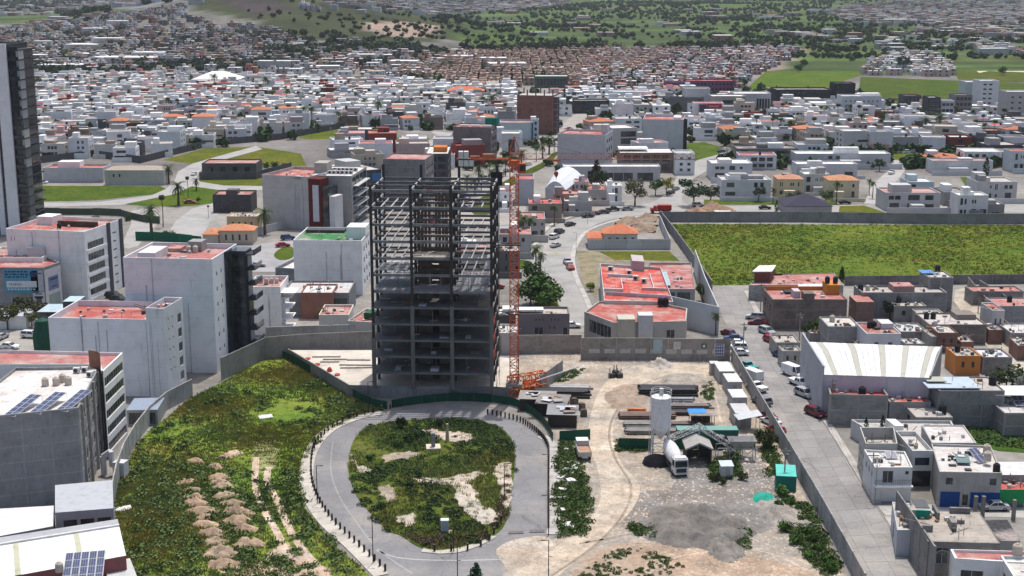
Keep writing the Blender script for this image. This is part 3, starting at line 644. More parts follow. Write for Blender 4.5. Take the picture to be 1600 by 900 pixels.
sheet("bare_patch", [(620, 808), (640, 803), (650, 806), (645, 822), (622, 818)], .15, 'yard', (1.0, 1.0, .98), 3)
sheet("bare_patch", [(550, 712), (560, 728), (582, 738), (580, 742), (560, 736), (549, 722)], .15, 'yard', (1.05, 1.05, 1.03), 3)
sheet("bare_patch", [(660, 672), (700, 674), (740, 682), (735, 692), (700, 690), (670, 682)], .15, 'yard', (1.1, 1.0, .95), 3)
sheet("bare_patch", [(772, 730), (800, 725), (798, 770), (792, 800), (783, 800), (784, 770), (774, 750)], .15, 'yard', (1.0, .98, .95), 3)
for nm, pts, w, c in (("road_marking", [(520, 690), (517, 735), (530, 775), (556, 815), (582, 850)], .25, (.27, .27, .27)), ("road_marking", [(588, 860), (625, 872), (700, 876), (790, 874)], .35, (.33, .33, .32)),
                      ("road_marking", [(590, 858), (612, 875), (645, 897)], .3, (.30, .30, .29))):
    strip(nm, pts, w, .036, 'road', c)
sheet("dust", [(775, 860), (810, 842), (858, 840), (862, 870), (840, 905), (800, 935), (770, 925), (790, 890)], .038, 'yard', (.95, .92, .88), 4)
sheet("bare_patch", [(600, 712), (640, 705), (655, 712), (630, 720), (604, 722)], .15, 'yard', (.7, .66, .6), 3)
sheet("bare_patch", [(592, 765), (612, 760), (622, 772), (606, 782)], .15, 'yard', (.7, .66, .6), 3)
# sidewalk slabs round the rotunda: each slab its own piece
def walk(name, pts, width, col, step=2.2, m='concrete', h=.13, smooth=6):
    w = smoothpts(G(pts), smooth, False); l, r = offs(w, width/2), offs(w, -width/2); root = tagit(link(name, None, None, w[0]), kind='structure'); acc = 0; prev = 0; base = MB()
    for i in range(len(w)-1):
        acc += (w[i+1]-w[i]).length
        base.face([(r[i].x-w[0].x, r[i].y-w[0].y, .05), (r[i+1].x-w[0].x, r[i+1].y-w[0].y, .05), (l[i+1].x-w[0].x, l[i+1].y-w[0].y, .05), (l[i].x-w[0].x, l[i].y-w[0].y, .05)], m)
        if acc >= step or i == len(w)-2:
            mb = MB(); o = w[prev]; q = [r[prev], r[i+1], l[i+1], l[prev]]; c = sum(q, Vector())/4; q = [c+(a-c)*.985 for a in q]
            dz = rnd.uniform(-.008, .012); mb.prism([(a.x-w[0].x, a.y-w[0].y) for a in q], 0, h+dz, m); v = rnd.uniform(.9, 1.08)
            mb.obj("paving_slab", root, col=tuple(a*v for a in col)); acc = 0; prev = i+1
    base.obj("bedding", root, col=(.2, .18, .16))
walk("pavement", [(596, 900), (552, 855), (508, 815), (482, 772), (479, 735), (488, 702), (512, 674), (552, 655), (600, 645)], 2.3, (.46, .43, .38), 1.4, smooth=9)
walk("pavement", [(846, 682), (866, 702), (866, 770), (864, 836)], 1.9, (.42, .40, .38), 1.6, smooth=14)
walk("pavement", [(770, 838), (735, 855), (700, 863), (660, 860)], 1.5, (.46, .43, .38), 1.4, smooth=8)
# the concrete street on the right, laid in slabs
def lanes(name, Lp, Rp, n, step, col, z=.05):
    L, Rr = smoothpts(G(Lp), 30, False), smoothpts(G(Rp), 30, False); k = min(len(L), len(Rr)); root = tagit(link(name, None, None, L[0]), kind='structure'); o = L[0]
    prev = 0; acc = 0; u_ = MB(); u_.face([(p.x-o.x, p.y-o.y, z-.04) for p in (L[0], L[-1], Rr[-1], Rr[0])], 'road'); u_.obj("roadbed", root, col=tuple(a*.7 for a in col))
    for i in range(k-1):
        acc += (L[i+1]-L[i]).length
        if acc >= step or i == k-2:
            for j in range(n):
                q = [L[prev].lerp(Rr[prev], j/n), L[prev].lerp(Rr[prev], (j+1)/n), L[i+1].lerp(Rr[i+1], (j+1)/n), L[i+1].lerp(Rr[i+1], j/n)]; c = sum(q, Vector())/4
                q = [a+(c-a).normalized()*.03 for a in q]; ar = sum(q[a].x*q[(a+1) % 4].y-q[(a+1) % 4].x*q[a].y for a in range(4))
                if ar < 0: q = q[::-1]
                mb = MB(); mb.prism([(a.x-o.x, a.y-o.y) for a in q], z-.03, z+rnd.uniform(-.004, .004), 'road'); mb.obj("concrete_slab", root, col=tint(col, .95, 1.05))
            prev = i+1; acc = 0
lanes("road", [(1107, 449), (1150, 540), (1216, 680), (1275, 797), (1330, 905), (1352, 950)], [(1161, 449), (1208, 540), (1296, 676), (1367, 790), (1437, 903), (1465, 950)], 3, 4.2, (.25, .243, .236))
walk("pavement", [(1166, 455), (1213, 540), (1300, 672), (1371, 787)], 1.3, (.40, .38, .35), 2.6, smooth=16)
walk("pavement", [(1388, 808), (1412, 845), (1446, 900), (1465, 930)], 1.3, (.40, .38, .35), 2.6, smooth=16)
sheet("side_street", [(1371, 790), (1470, 788), (1700, 790), (1700, 812), (1470, 806), (1384, 806)], .045, 'road', (.36, .35, .33))
sheet("alley", [(1493, 452), (1510, 450), (1560, 500), (1625, 560), (1625, 600), (1545, 545), (1490, 470)], .03, 'yard', (.95, .95, .92))
sheet("vacant_lot", [(1488, 652), (1700, 655), (1700, 715), (1560, 705), (1510, 690)], .03, 'field', (.8, 1.1, .9))
# middle roads
MR_ = (.30, .295, .285)
sheet("road", [(882, 505), (868, 460), (852, 430), (836, 412), (812, 418), (785, 418), (770, 408), (790, 398), (815, 395), (838, 388), (848, 370), (868, 352), (915, 336), (965, 325), (1020, 316), (1042, 300), (1056, 280), (1066, 262), (1090, 250), (1125, 240), (1148, 236), (1150, 244), (1115, 262), (1082, 280), (1070, 300), (1066, 316), (1100, 322), (1210, 321), (1600, 318), (1700, 318), (1700, 331), (1330, 333), (1200, 331), (1050, 334), (1020, 334), (955, 343), (918, 358), (900, 380), (893, 400), (897, 430), (912, 465), (930, 505)], .03, 'road', MR_, 2)
walk("pavement", [(932, 505), (915, 465), (899, 430), (895, 402), (902, 380), (920, 360), (958, 346), (1000, 338)], 1.4, (.44, .42, .39), 2.6, smooth=8)
walk("pavement", [(836, 384), (846, 367), (866, 349), (912, 333)], 1.5, (.44, .42, .39), 2.6, smooth=8)
sheet("traffic_island", [(784, 413), (800, 408), (820, 407), (832, 412), (822, 419), (800, 421)], .14, 'field', (1, 1.1, .9), 3, thick=.13)
sheet("verge", [(845, 425), (870, 465), (878, 505), (835, 500), (835, 450)], .05, 'field', (1, 1.1, .9), 0)
strip("road_marking", [(838, 396), (892, 399)], .5, .036, 'road', (.45, .40, .25), 1); strip("road_marking", [(838, 393), (892, 396)], .5, .036, 'road', (.45, .40, .25), 1)
sheet("vacant_lot", [(900, 392), (1046, 392), (1060, 410), (935, 410), (933, 470), (910, 440)], .04, 'yard', (.55, .55, .42))
sheet("vacant_lot", [(935, 393), (1046, 393), (1062, 408), (960, 406)], .05, 'field', (1.6, 1.3, 1.1))
sheet("avenue", [(690, 345), (725, 305), (765, 275), (825, 250), (850, 232), (868, 212), (878, 195), (905, 175), (925, 178), (908, 200), (895, 225), (875, 250), (838, 268), (820, 300), (812, 350)], .035, 'road', (.32, .30, .28), 2)
sheet("median", [(735, 330), (775, 290), (845, 255), (865, 238), (872, 240), (850, 262), (800, 290), (765, 335)], .05, 'field', (.9, .9, .8), 2)
# left cul-de-sac roads and lawns
sheet("lawn", [(40, 290), (250, 291), (262, 296), (240, 304), (150, 313), (40, 316)], .03, 'field', (1.0, 1.15, .8))
sheet("lawn", [(255, 250), (320, 232), (400, 229), (470, 240), (480, 262), (310, 258)], .03, 'field', (1.6, 1.3, 1.0))
sheet("lawn", [(188, 316), (260, 302), (300, 287), (350, 296), (352, 312), (300, 322), (230, 322)], .035, 'field', (1.1, 1.25, .8), 2)
sheet("lawn", [(310, 282), (340, 275), (440, 268), (440, 290), (380, 296), (335, 290)], .035, 'field', (1.3, 1.2, .9), 2)
sheet("lawn", [(470, 210), (520, 204), (570, 198), (590, 205), (540, 215), (480, 218)], .035, 'field', (1.4, 1.3, .9), 2)
sheet("lawn", [(620, 215), (650, 211), (672, 217), (655, 226), (630, 227)], .035, 'field', (1.1, 1.2, .9), 2)
sheet("road", [(48, 318), (150, 316), (235, 306), (258, 296), (272, 285), (278, 268), (300, 256), (345, 243), (400, 228), (410, 233), (355, 248), (318, 262), (308, 275), (312, 284), (350, 290), (440, 291), (440, 297), (350, 298), (300, 291), (270, 304), (190, 320), (48, 324)], .04, 'road', (.34, .335, .33), 0)
sheet("road", [(300, 326), (355, 312), (352, 326), (330, 345), (315, 372), (258, 372), (275, 345)], .045, 'road', (.33, .325, .32), 0)
sheet("road", [(205, 330), (240, 328), (250, 345), (230, 365), (215, 385), (190, 385), (205, 350)], .04, 'road', (.36, .35, .34), 2)
sheet("road", [(390, 385), (455, 372), (470, 362), (590, 340), (600, 350), (480, 385), (460, 410), (430, 425), (380, 425)], .04, 'road', (.28, .28, .285), 0)
sheet("traffic_island", [(428, 398), (440, 388), (455, 386), (462, 396), (452, 405), (436, 406)], .14, 'field', (1.1, 1.2, .8), 3, thick=.13)
sheet("road", [(560, 236), (600, 228), (660, 232), (700, 220), (712, 208), (672, 205), (680, 210), (690, 214), (660, 224), (600, 222), (560, 230)], .04, 'road', (.36, .35, .34), 0)
sheet("meadow", [(1165, 140), (1200, 108), (1235, 93), (1350, 92), (1345, 118), (1322, 125), (1300, 140)], .05, 'field', (1.15, 1.35, .85))
sheet("meadow", [(1345, 120), (1640, 132), (1640, 170), (1400, 168), (1340, 150)], .05, 'field', (.9, 1.0, .8))
sheet("meadow", [(1480, 97), (1700, 97), (1700, 130), (1500, 128)], .05, 'field', (1.1, 1.0, .8))
sheet("vacant_lot", [(1515, 101), (1545, 100), (1550, 106), (1600, 108), (1640, 112), (1600, 113), (1545, 111), (1530, 114), (1522, 108)], .08, 'yard', (1.3, 1.25, 1.15))
sheet("meadow", [(1065, 225), (1100, 222), (1135, 232), (1120, 242), (1090, 250), (1070, 262)], .05, 'field', (1.0, 1.2, .9))
sheet("meadow", [(1040, 340), (1010, 334), (1200, 331), (1420, 332), (1420, 340)], .04, 'yard', (.8, .8, .7))
sheet("lawn", [(1100, 312), (1300, 312), (1310, 320), (1100, 320)], .05, 'field', (1.1, 1.2, .8))
sheet("lawn", [(1390, 240), (1470, 238), (1480, 248), (1400, 250)], .05, 'field', (1.3, 1.25, .9))
sheet("lawn", [(1500, 277), (1540, 276), (1540, 290), (1508, 290)], .05, 'field', (.9, 1.2, .9))
sheet("vacant_lot", [(1312, 322), (1350, 321), (1395, 336), (1310, 336)], .05, 'field', (1.6, 1.3, 1.0))
sheet("road", [(1350, 318), (1362, 290), (1378, 275), (1395, 262), (1390, 250), (1405, 250), (1418, 262), (1395, 290), (1380, 320)], .04, 'road', (.36, .35, .34), 0)
# bare earth patches, tracks, mounds in the field
EAR = (1.15, 1.03, .92)
sheet("bare_patch", [(398, 690), (425, 685), (435, 712), (422, 735), (402, 735), (394, 712)], .05, 'yard', (.55, .66, .34), 3); AVW.pop()
for pts in ([(400, 715), (399, 760), (413, 798), (436, 838), (447, 870)], [(421, 730), (417, 752), (433, 782), (449, 820), (468, 852), (502, 892)]): strip("dirt_track", pts, 1.15, .06, 'yard', EAR)
sheet("bare_patch", [(330, 868), (352, 862), (378, 868), (400, 880), (430, 858), (452, 850), (480, 868), (512, 892), (522, 925), (400, 925), (390, 905), (350, 892)], .045, 'yard', (1.1, .93, .82), 3); AVW.pop()
sheet("bare_patch", [(405, 648), (422, 650), (420, 653), (408, 652)], .06, 'yard', (1.4, 1.4, 1.4), 2)
from mathutils import noise as mno
def mound(name, label, cat, p, rx, ry, hh, m, col, seed=0, kind=None, n=18, group=None):
    V, F = [], []
    for j in range(n+1):
        for i in range(n+1):
            u, v = i/n*2-1, j/n*2-1; r = math.sqrt(u*u+v*v); k = mno.fractal(Vector((u*2.2+seed*3.1, v*2.2, seed)), 1, 2, 4)
            V.append((u*rx*(1+.12*k), v*ry*(1+.12*k), hh*max(0, 1-r)**.85*(1+.7*k)+(.12*k*hh if r < .95 else 0)-.03*(r > .9)))
    for j in range(n):
        for i in range(n): a = j*(n+1)+i; F.append((a, a+1, a+n+2, a+n+1))
    me = np_mesh(name, np.array(V), np.array(F), m); me.polygons.foreach_set("use_smooth", [True]*len(me.polygons))
    o = link(name, me, None, (p.x, p.y, .03), rnd.uniform(-.3, .3), col); tagit(o, label, cat, group, kind); return o
ordn = "first second third fourth fifth sixth seventh eighth ninth tenth eleventh twelfth thirteenth fourteenth".split()
for row, pts in (("left", [(306, 722), (292, 754), (300, 766), (305, 778), (307, 788), (317, 799), (322, 810), (323, 821), (331, 834), (336, 848), (347, 866), (350, 882)]),
                 ("right", [(366, 709), (351, 716), (337, 731), (342, 746), (344, 755), (349, 762), (352, 776), (365, 787), (372, 802), (370, 815), (380, 828), (388, 852)])):
    for k, (x, y) in enumerate(pts):
        s = rnd.uniform(.85, 1.15)*(1+.035*k)
        mound("earth_mound", f"{ordn[k]} mound of pinkish soil from the top of the {row} row in the weedy field", "soil mound", P(x, y), rnd.uniform(1.5, 2.2)*s, rnd.uniform(.8, 1.25)*s, rnd.uniform(.55, .95)*s, 'yard', (.92, .76, .63), k+(20 if row == "left" else 0), n=12, group="soil mounds in the weedy field")
mound("gravel_heap", "larger heap of dark grey gravel in the middle of the dusty yard", "gravel heap", P(1085, 825), 8.5, 8, 2.6, 'yard', (.42, .44, .47), 1, n=30)
mound("gravel_heap", "rounder light grey gravel heap at the bottom of the yard", "gravel heap", P(1132, 855), 3.0, 5.5, 1.3, 'yard', (.46, .49, .52), 2, n=20)
mound("gravel_heap", "grey gravel spread beside the green weeds at the street wall", "gravel heap", P(1222, 806), 4, 7, 1.3, 'yard', (.66, .68, .70), 3, n=20)
mound("rubble_heap", "small heap of pale rubble in front of the long block wall", "rubble heap", P(1032, 571), 2.6, 3.4, 1.5, 'yard', (1.0, 1.0, 1.0), 4, n=24)
mound("earth_heap", "low brown earth heap beside the stacked black steel beams", "soil heap", P(982, 620), 4.5, 9, .8, 'yard', (.75, .66, .6), 5, n=24)
mound("gravel_heap", "grey stone heap behind the black steel beam stack", "gravel heap", P(1070, 596), 5.5, 6, 1.2, 'yard', (.75, .76, .76), 6, n=20)
mound("earth_heap", "brown earth heap right of the red dump truck", "soil heap", P(1118, 331), 7, 9, 3.2, 'yard', (.62, .47, .38), 7, n=22)
mound("earth_heap", "smaller brown earth heap behind the red dump truck", "soil heap", P(1090, 334), 5, 7, 2, 'yard', (.72, .52, .42), 8, n=20)
for k, (x, y, s, l) in enumerate(((982, 346, 5, "tallest of the three brown heaps behind the orange tiled house"), (1012, 342, 4.5, "brown heap at the wall corner behind the orange tiled house"), (1005, 357, 5.5, "brown heap nearest the orange tiled house"))):
    mound("earth_heap", l, "soil heap", P(x, y), s*.8, s*1.4, 1.6, 'yard', (.60, .50, .43), 9+k, n=16, group="heaps behind the orange tiled house")
mound("netting_heap", "heap of crumpled turquoise netting in front of the green container", "netting", P(1194, 781), 1.9, 3, .8, 'plain', (.02, .30, .22), 14, n=18)
# ------------------------------------------------------------------ weeds and grass
def scatter(name, polys, count, proto, smin, smax, col, m=None, label=None, px=True, avoid=(), z=.02, clump=None, mask=None):
    PV, PF = proto; vs, fs, n = [], [], 0; rs = np.random.RandomState(len(name)+count); m = m or ('grass' if 'grass' in name else 'leaf')
    W = [[(p.x, p.y) for p in G(pl)] for pl in polys]; A = [[(p.x, p.y) for p in G(pl)] for pl in avoid]
    ar = [abs(sum(w[i][0]*w[i-1][1]-w[i-1][0]*w[i][1] for i in range(len(w)))) for w in W]; tot = sum(ar)
    for w, a in zip(W, ar):
        k = int(count*a/tot); x0, x1 = min(p[0] for p in w), max(p[0] for p in w); y0, y1 = min(p[1] for p in w), max(p[1] for p in w); got = 0; tries = 0
        while got < k and tries < k*12:
            tries += 1; x, y = rs.uniform(x0, x1), rs.uniform(y0, y1)
            if not inpoly(x, y, w) or any(inpoly(x, y, q) for q in A) or (any(inpoly(x, y, q) for q in AVW) and rs.rand() > .1): continue
            if clump is not None and mno.noise(Vector((x*clump, y*clump, 3.3))) < rs.uniform(-.35, .45): continue
            s = rs.uniform(smin, smax); t = rs.uniform(0, 6.28); c_, s_ = math.cos(t)*s, math.sin(t)*s
            v = PV @ np.array([[c_, s_, 0], [-s_, c_, 0], [0, 0, s*rs.uniform(.7, 1.2)]]); v = v+np.array([x, y, z]); vs.append(v); fs.append(PF+n); n += len(v); got += 1
    if not vs: return
    me = np_mesh(name, np.concatenate(vs), np.concatenate(fs), m, per=PF.shape[1]); o = link(name, me, col=col); tagit(o, label, kind='stuff'); return o
def tuft(n, seed, w=.05, h=.5, sp=.3):
    rs = np.random.RandomState(seed); V = []
    for k in range(n):
        a = rs.uniform(0, 6.28); r = rs.uniform(0, sp); x, y = math.cos(a)*r, math.sin(a)*r; b = rs.uniform(0, 6.28); l = rs.uniform(.5, 1)*h; lx, ly = rs.normal(0, .3, 2)*h
        V += [(x-math.cos(b)*w, y-math.sin(b)*w, 0), (x+math.cos(b)*w, y+math.sin(b)*w, 0), (x+lx, y+ly, l)]
    return np.array(V), np.arange(len(V)).reshape(-1, 3)
def clumpp(seed, n=60, flat=.5, sz=.11):
    rs = np.random.RandomState(seed); V, F = leafquads([(rs.uniform(-.4, .4), rs.uniform(-.4, .4), .3*flat, .5, .5*flat) for k in range(4)], n//4, sz, rs); V[:, 2] = np.abs(V[:, 2]); return V, F
EARTHP = [[(280, 700), (330, 700), (385, 705), (400, 860), (330, 890), (285, 770)]]
scatter("grass", [FIELD_L], 17000, tuft(7, 1, .06, .42, .35), .6, 1.5, (.17, .215, .065), label="green grass over the weedy field left of the rotunda", clump=.06)
scatter("dry_grass", [FIELD_L], 9000, tuft(7, 2, .06, .4, .35), .6, 1.3, (.23, .215, .105), label="dry yellowish grass in the weedy field", clump=.045)
scatter("weeds", [FIELD_L, FIELD_L], 300, clumpp(3), .8, 2.2, (.10, .145, .05), label="dark green weed clumps over the weedy field", clump=.035)
scatter("weeds", [[(190, 800), (215, 720), (290, 690), (420, 760), (470, 740), (475, 800), (520, 850), (570, 905), (200, 925)]], 420, clumpp(7), .5, 1.3, (.105, .145, .055), label="bushy weeds around the soil mounds", clump=.06)
scatter("weeds", [ISL], 520, clumpp(4), .5, 1.5, (.08, .12, .048), label="dense dark weeds on the rotunda island", clump=.09, z=.12, avoid=[[(650, 735), (790, 735), (785, 815), (735, 815), (700, 770)]])
scatter("grass", [ISL], 6000, tuft(7, 5, .06, .5, .35), .6, 1.5, (.16, .20, .07), label="grass on the rotunda island", z=.12, clump=.1)
scatter("dry_weeds", [[(625, 835), (680, 858), (760, 842), (790, 810), (800, 740), (790, 745), (770, 830), (700, 848)]], 260, clumpp(6), .5, 1.1, (.15, .115, .07), label="brown dry weeds along the island edge", z=.12)
YV = [[(874, 690), (895, 690), (912, 740), (925, 800), (915, 835), (875, 840), (868, 780)], [(962, 690), (1010, 692), (1012, 706), (965, 705)], [(1185, 680), (1202, 682), (1225, 740), (1200, 745)], [(1150, 700), (1160, 745), (1110, 752), (1112, 725)], [(1222, 770), (1262, 790), (1275, 810), (1310, 890), (1285, 905), (1240, 840), (1215, 815), (1235, 790)],
      [(980, 820), (1020, 822), (1055, 838), (1050, 848), (990, 832)], [(1140, 826), (1170, 828), (1168, 860), (1150, 855)]]
scatter("weeds", YV, 950, clumpp(8), .5, 1.5, (.09, .14, .045), label="green weeds along the edges of the yard")
scatter("weeds", [[(960, 860), (1000, 855), (1060, 880), (1080, 905), (900, 905), (920, 885)]], 160, clumpp(9), .3, .8, (.055, .09, .03), label="low weeds on the pink earth at the yard's lower edge", clump=.2)
scatter("weeds", [[(1090, 600), (1112, 598), (1115, 625), (1098, 625)], [(860, 585), (915, 575), (900, 590), (870, 600)]], 120, clumpp(10), .4, 1.0, (.06, .11, .03), label="weeds between the steel stacks")
scatter("stones", [YARD], 5200, (np.array([[-.5, -.4, 0], [.5, -.45, 0], [.4, .5, 0], [-.45, .4, 0], [-.1, 0, .5]]), np.array([[0, 1, 4], [1, 2, 4], [2, 3, 4], [3, 0, 4]])), .12, .45, (1.15, 1.1, 1.05), 'yard', label="small stones and rubble strewn over the dusty yard", clump=.05)
scatter("grass", [BF], 9000, tuft(6, 11, .08, .3, .5), .6, 1.3, (.108, .145, .032), label="green grass of the large walled field", clump=.025)
scatter("dry_grass", [BF], 5000, tuft(6, 12, .09, .45, .5), .7, 1.5, (.14, .145, .035), label="yellow-green grass patches in the large walled field", clump=.03)
scatter("grass", [[(1488, 655), (1620, 656), (1620, 705), (1515, 690)]], 3500, clumpp(13, 16, .4, .16), .5, 1.3, (.07, .12, .035), label="tall green weeds in the vacant lot behind the block houses", clump=.15)
# ------------------------------------------------------------------ boundary walls and fences near the site
bwall("concrete_wall", "curved grey concrete wall between the weedy field and the apartment block on its left", [(176, 812), (178, 785), (184, 755), (196, 722), (213, 692), (236, 662), (262, 640), (300, 620)], 3.6, (.36, .36, .35), 'concrete', 3.0)
bwall("concrete_wall", "tall grey concrete wall running back from the foot of the tall white block", [(347, 594), (380, 578), (415, 561)], 4.8, (.27, .265, .26), 'concrete', 3.2)
bwall("concrete_wall", "weathered concrete wall along the back of the white podium deck", [(415, 561), (470, 556), (530, 553), (588, 551)], 4.9, (.30, .285, .265), 'concrete', 4.0)
bwall("concrete_wall", "thin concrete wall in front of the small red roofed house behind the podium", [(417, 545), (500, 542), (585, 540)], 5.0, (.42, .41, .39), 'concrete', 4.2)
bwall("block_wall", "lower block wall between the orange crane and the long yard wall", [(776, 553), (840, 552), (908, 552)], 4.2, (.33, .30, .275), 'block', 4.2)
yw = bwall("block_wall", "long block wall with posters along the back of the yard", [(908, 562), (990, 562), (1070, 563), (1140, 564)], 4.9, (.33, .30, .27), 'block', 3.6)
def on_wall(root, px, py, D_at, w, h, col, name="poster", dy=-.3, lines=(), lcol=(.1, .1, .12)):
    # a printed board fixed to a wall standing at pixel row D_at
    D_at = 562+max(0, px-990)/75 if name != 'door_panel' else 562.5; g = P(px, D_at); z = CAMH-g.y*math.tan(TILT+math.atan((py-450)/FPX)); mb = MB(); mb.box(-w/2, w/2, -.03, 0, 0, h, 'plain')
    o = mb.obj(name, root, (g.x-root.location.x, g.y-root.location.y+dy, z), 0, col); lm = MB()
    for (a, b_, c, d) in lines: lm.box((a-.5)*w, (b_-.5)*w, -.045, -.031, c*h, d*h, 'plain')
    if lines: lm.obj("print", o, col=lcol)
    return o
rl = random.Random(5)
def scrib(rows, x0=.08, x1=.92, y0=.1, y1=.9):
    out = []
    for r_ in range(rows):
        x = x0; ya = y1-(r_+1)*(y1-y0)/rows
        while x < x1-.05: w = rl.uniform(.04, .14); out.append((x, min(x1, x+w), ya+.2*(y1-y0)/rows, ya+.75*(y1-y0)/rows)); x += w+.03
    return out
on_wall(yw, 1027, 551, 562, 2.0, 3.0, (.36, .46, .46), "door_panel")
on_wall(yw, 1057, 545, 562, 1.5, 1.6, (.66, .62, .60), lines=scrib(5), lcol=(.4, .35, .35))
o = on_wall(yw, 1099, 543, 563, 1.1, .8, (.06, .16, .10)); mb = MB(); mb.box(-.12, .12, -.05, -.031, .1, .7, 'plain'); mb.box(-.3, .3, -.052, -.033, .28, .52, 'plain'); mb.obj("cross_mark", o, col=(.75, .78, .75))
o = on_wall(yw, 1123, 555, 563, 2.1, 2.6, (.62, .62, .66), lines=[(.1, .9, .86, .96)]+[(.08+.22*i, .24+.22*i, .06+.26*j, .26+.26*j) for i in range(4) for j in range(3)], lcol=(.05, .08, .22))
for k in range(9):
    g = P(920+k*24, 562+max(0, k*24-70)/75); mb = MB(); mb.box(0, 2.3, -.02, 0, 0, 1.0, 'plain'); mb.obj("whitewash_patch", yw, (g.x-yw.location.x, g.y-yw.location.y-.22, 1.5), 0, (.48, .46, .44))
bwall("block_wall", "long grey block wall between the dusty yard and the concrete street", [(1143, 563), (1168, 607), (1196, 655), (1225, 705), (1252, 752), (1284, 808), (1322, 878), (1350, 930)], 3.2, (.36, .35, .34), 'block', 3.4)
bwall("concrete_wall", "long grey wall along the far side of the large green field", [(1030, 347), (1045, 347), (1260, 347), (1455, 350), (1720, 350)], 3.6, (.235, .235, .235), 'concrete', 5.2)
bwall("concrete_wall", "grey wall down the left side of the large green field", [(1032, 345), (1050, 368), (1080, 410), (1112, 458)], 3.4, (.25, .25, .25), 'concrete', 5.0)
bwall("block_wall", "dark block wall along the near side of the large green field", [(1320, 446), (1400, 445), (1500, 444), (1600, 443), (1700, 442)], 2.6, (.20, .19, .185), 'block', 5.0)
# green mesh fence in front of the tower
def ribbon(name, label, pts, h, col, m='plain', cat="mesh fence", step=2.5, smooth=5, slat=True):
    w = smoothpts(G(pts), smooth, False); root = thing(name, label, cat, w[0]); acc = 0; prev = 0
    for i in range(len(w)-1):
        acc += (w[i+1]-w[i]).length
        if acc >= step or i == len(w)-2:
            a, e = w[prev]-w[0], w[i+1]-w[0]; mb = MB(); dz = rnd.uniform(-.12, .1); mid = (a+e)/2+Vector((rnd.uniform(-.08, .08), rnd.uniform(-.08, .08), 0))
            for p, q in ((a, mid), (mid, e)):
                mb.face([(p.x, p.y, .05), (q.x, q.y, .05), (q.x, q.y, h+dz), (p.x, p.y, h+dz)], m); mb.face([(p.x, p.y+.03, h+dz), (q.x, q.y+.03, h+dz), (q.x, q.y+.03, .05), (p.x, p.y+.03, .05)], m)
            mb.obj("mesh_panel", root, col=tint(col, .8, 1.2)); pm = MB(); pm.bar((e.x, e.y, 0), (e.x, e.y, h+.15), .04, 'steel'); pm.obj("post", root, col=(.12, .12, .12)); acc = 0; prev = i+1
    return root
ribbon("mesh_fence", "dark green mesh fence along the podium wall at the top of the weedy field", [(437, 556), (470, 575), (510, 597), (550, 620), (580, 635), (605, 640)], 1.7, (.012, .075, .045))
ribbon("mesh_fence", "green mesh fence curving across the front of the steel tower", [(612, 638), (650, 632), (700, 627), (750, 628), (795, 633), (825, 645), (850, 665), (864, 690)], 1.7, (.010, .065, .04))
ribbon("mesh_fence", "short green fence left of the white silo", [(966, 703), (990, 703), (1016, 704)], 2.2, (.012, .085, .05), step=5, smooth=2)
ribbon("mesh_fence", "green fence behind the mixer truck and the hopper", [(1046, 703), (1100, 702), (1180, 701)], 2.2, (.012, .085, .05), step=4, smooth=3)
ribbon("mesh_fence", "small green fence behind the tipper truck", [(874, 690), (898, 688), (922, 687)], 2.0, (.012, .085, .05), step=5, smooth=2)
ribbon("mesh_fence", "long green mesh fence at the end of the curved left road", [(212, 376), (260, 378), (315, 384)], 3.0, (.012, .13, .07), step=5, smooth=3)
ribbon("hedge_fence", "tall wire fence with dark creeper below the lawn at the far left", [(48, 336), (120, 336), (190, 338), (212, 345), (250, 350)], 2.5, (.07, .10, .075), step=6, smooth=3, cat="fence")
# ------------------------------------------------------------------ podium
Z0 = 2.1
podw = [P(450, 547, Z0), P(546, 604, Z0), P(645, 607, Z0), P(703, 607, Z0), P(703, 603, Z0), P(775, 604, Z0), P(800, 606, Z0), P(806, 600, Z0), P(806, 560, Z0), P(620, 547, Z0)]
pr = thing("podium_deck", "grey concrete podium with a sunlit white deck under the steel tower", "podium", (podw[0].x, podw[0].y, 0))
L0 = podw[0]; mb = MB(); pp = [(p.x-L0.x, p.y-L0.y) for p in podw]; mb.prism(pp, 0, Z0-.03, 'concrete', cap=False); kid(mb.obj("retaining_wall", pr, col=(.25, .24, .23)))
mb = MB(); mb.face([(x, y, Z0) for x, y in pp], 'concrete'); kid(mb.obj("deck", pr, col=(.55, .50, .44)))
for i in range(2):                                       # parapet kerbs, with expansion joints
    a, b_ = Vector(pp[i]), Vector(pp[i+1]); n = max(2, int((b_-a).length/3.2)); d = (b_-a)/n
    for k in range(n):
        q0, q1 = a+d*k, a+d*(k+.985); nrm = Vector((-d.y, d.x)).normalized()*-.12; mb = MB(); mb.prism([(q0.x+nrm.x, q0.y+nrm.y), (q1.x+nrm.x, q1.y+nrm.y), (q1.x-nrm.x, q1.y-nrm.y), (q0.x-nrm.x, q0.y-nrm.y)][::1], 0, Z0+.35, 'concrete'); mb.obj("wall_panel", pr, col=tint((.25, .24, .23), .85, 1.1))
st = MB()
for k in range(8): st.box(-.9, .9, -2.4+.3*k, 0, .26*k, .26*(k+1), 'concrete')
g = P(633, 622); st.obj("stairs", pr, (g.x-L0.x, g.y-L0.y+2.5, 0), 0, (.27, .26, .25))
rmp = MB(); a, b_ = P(706, 612), P(770, 613); rmp.box(0, (b_-a).length, 0, 1.2, 0, .3, 'concrete'); rmp.obj("ramp", pr, (a.x-L0.x, a.y-L0.y, 0), 0, (.2, .2, .2))
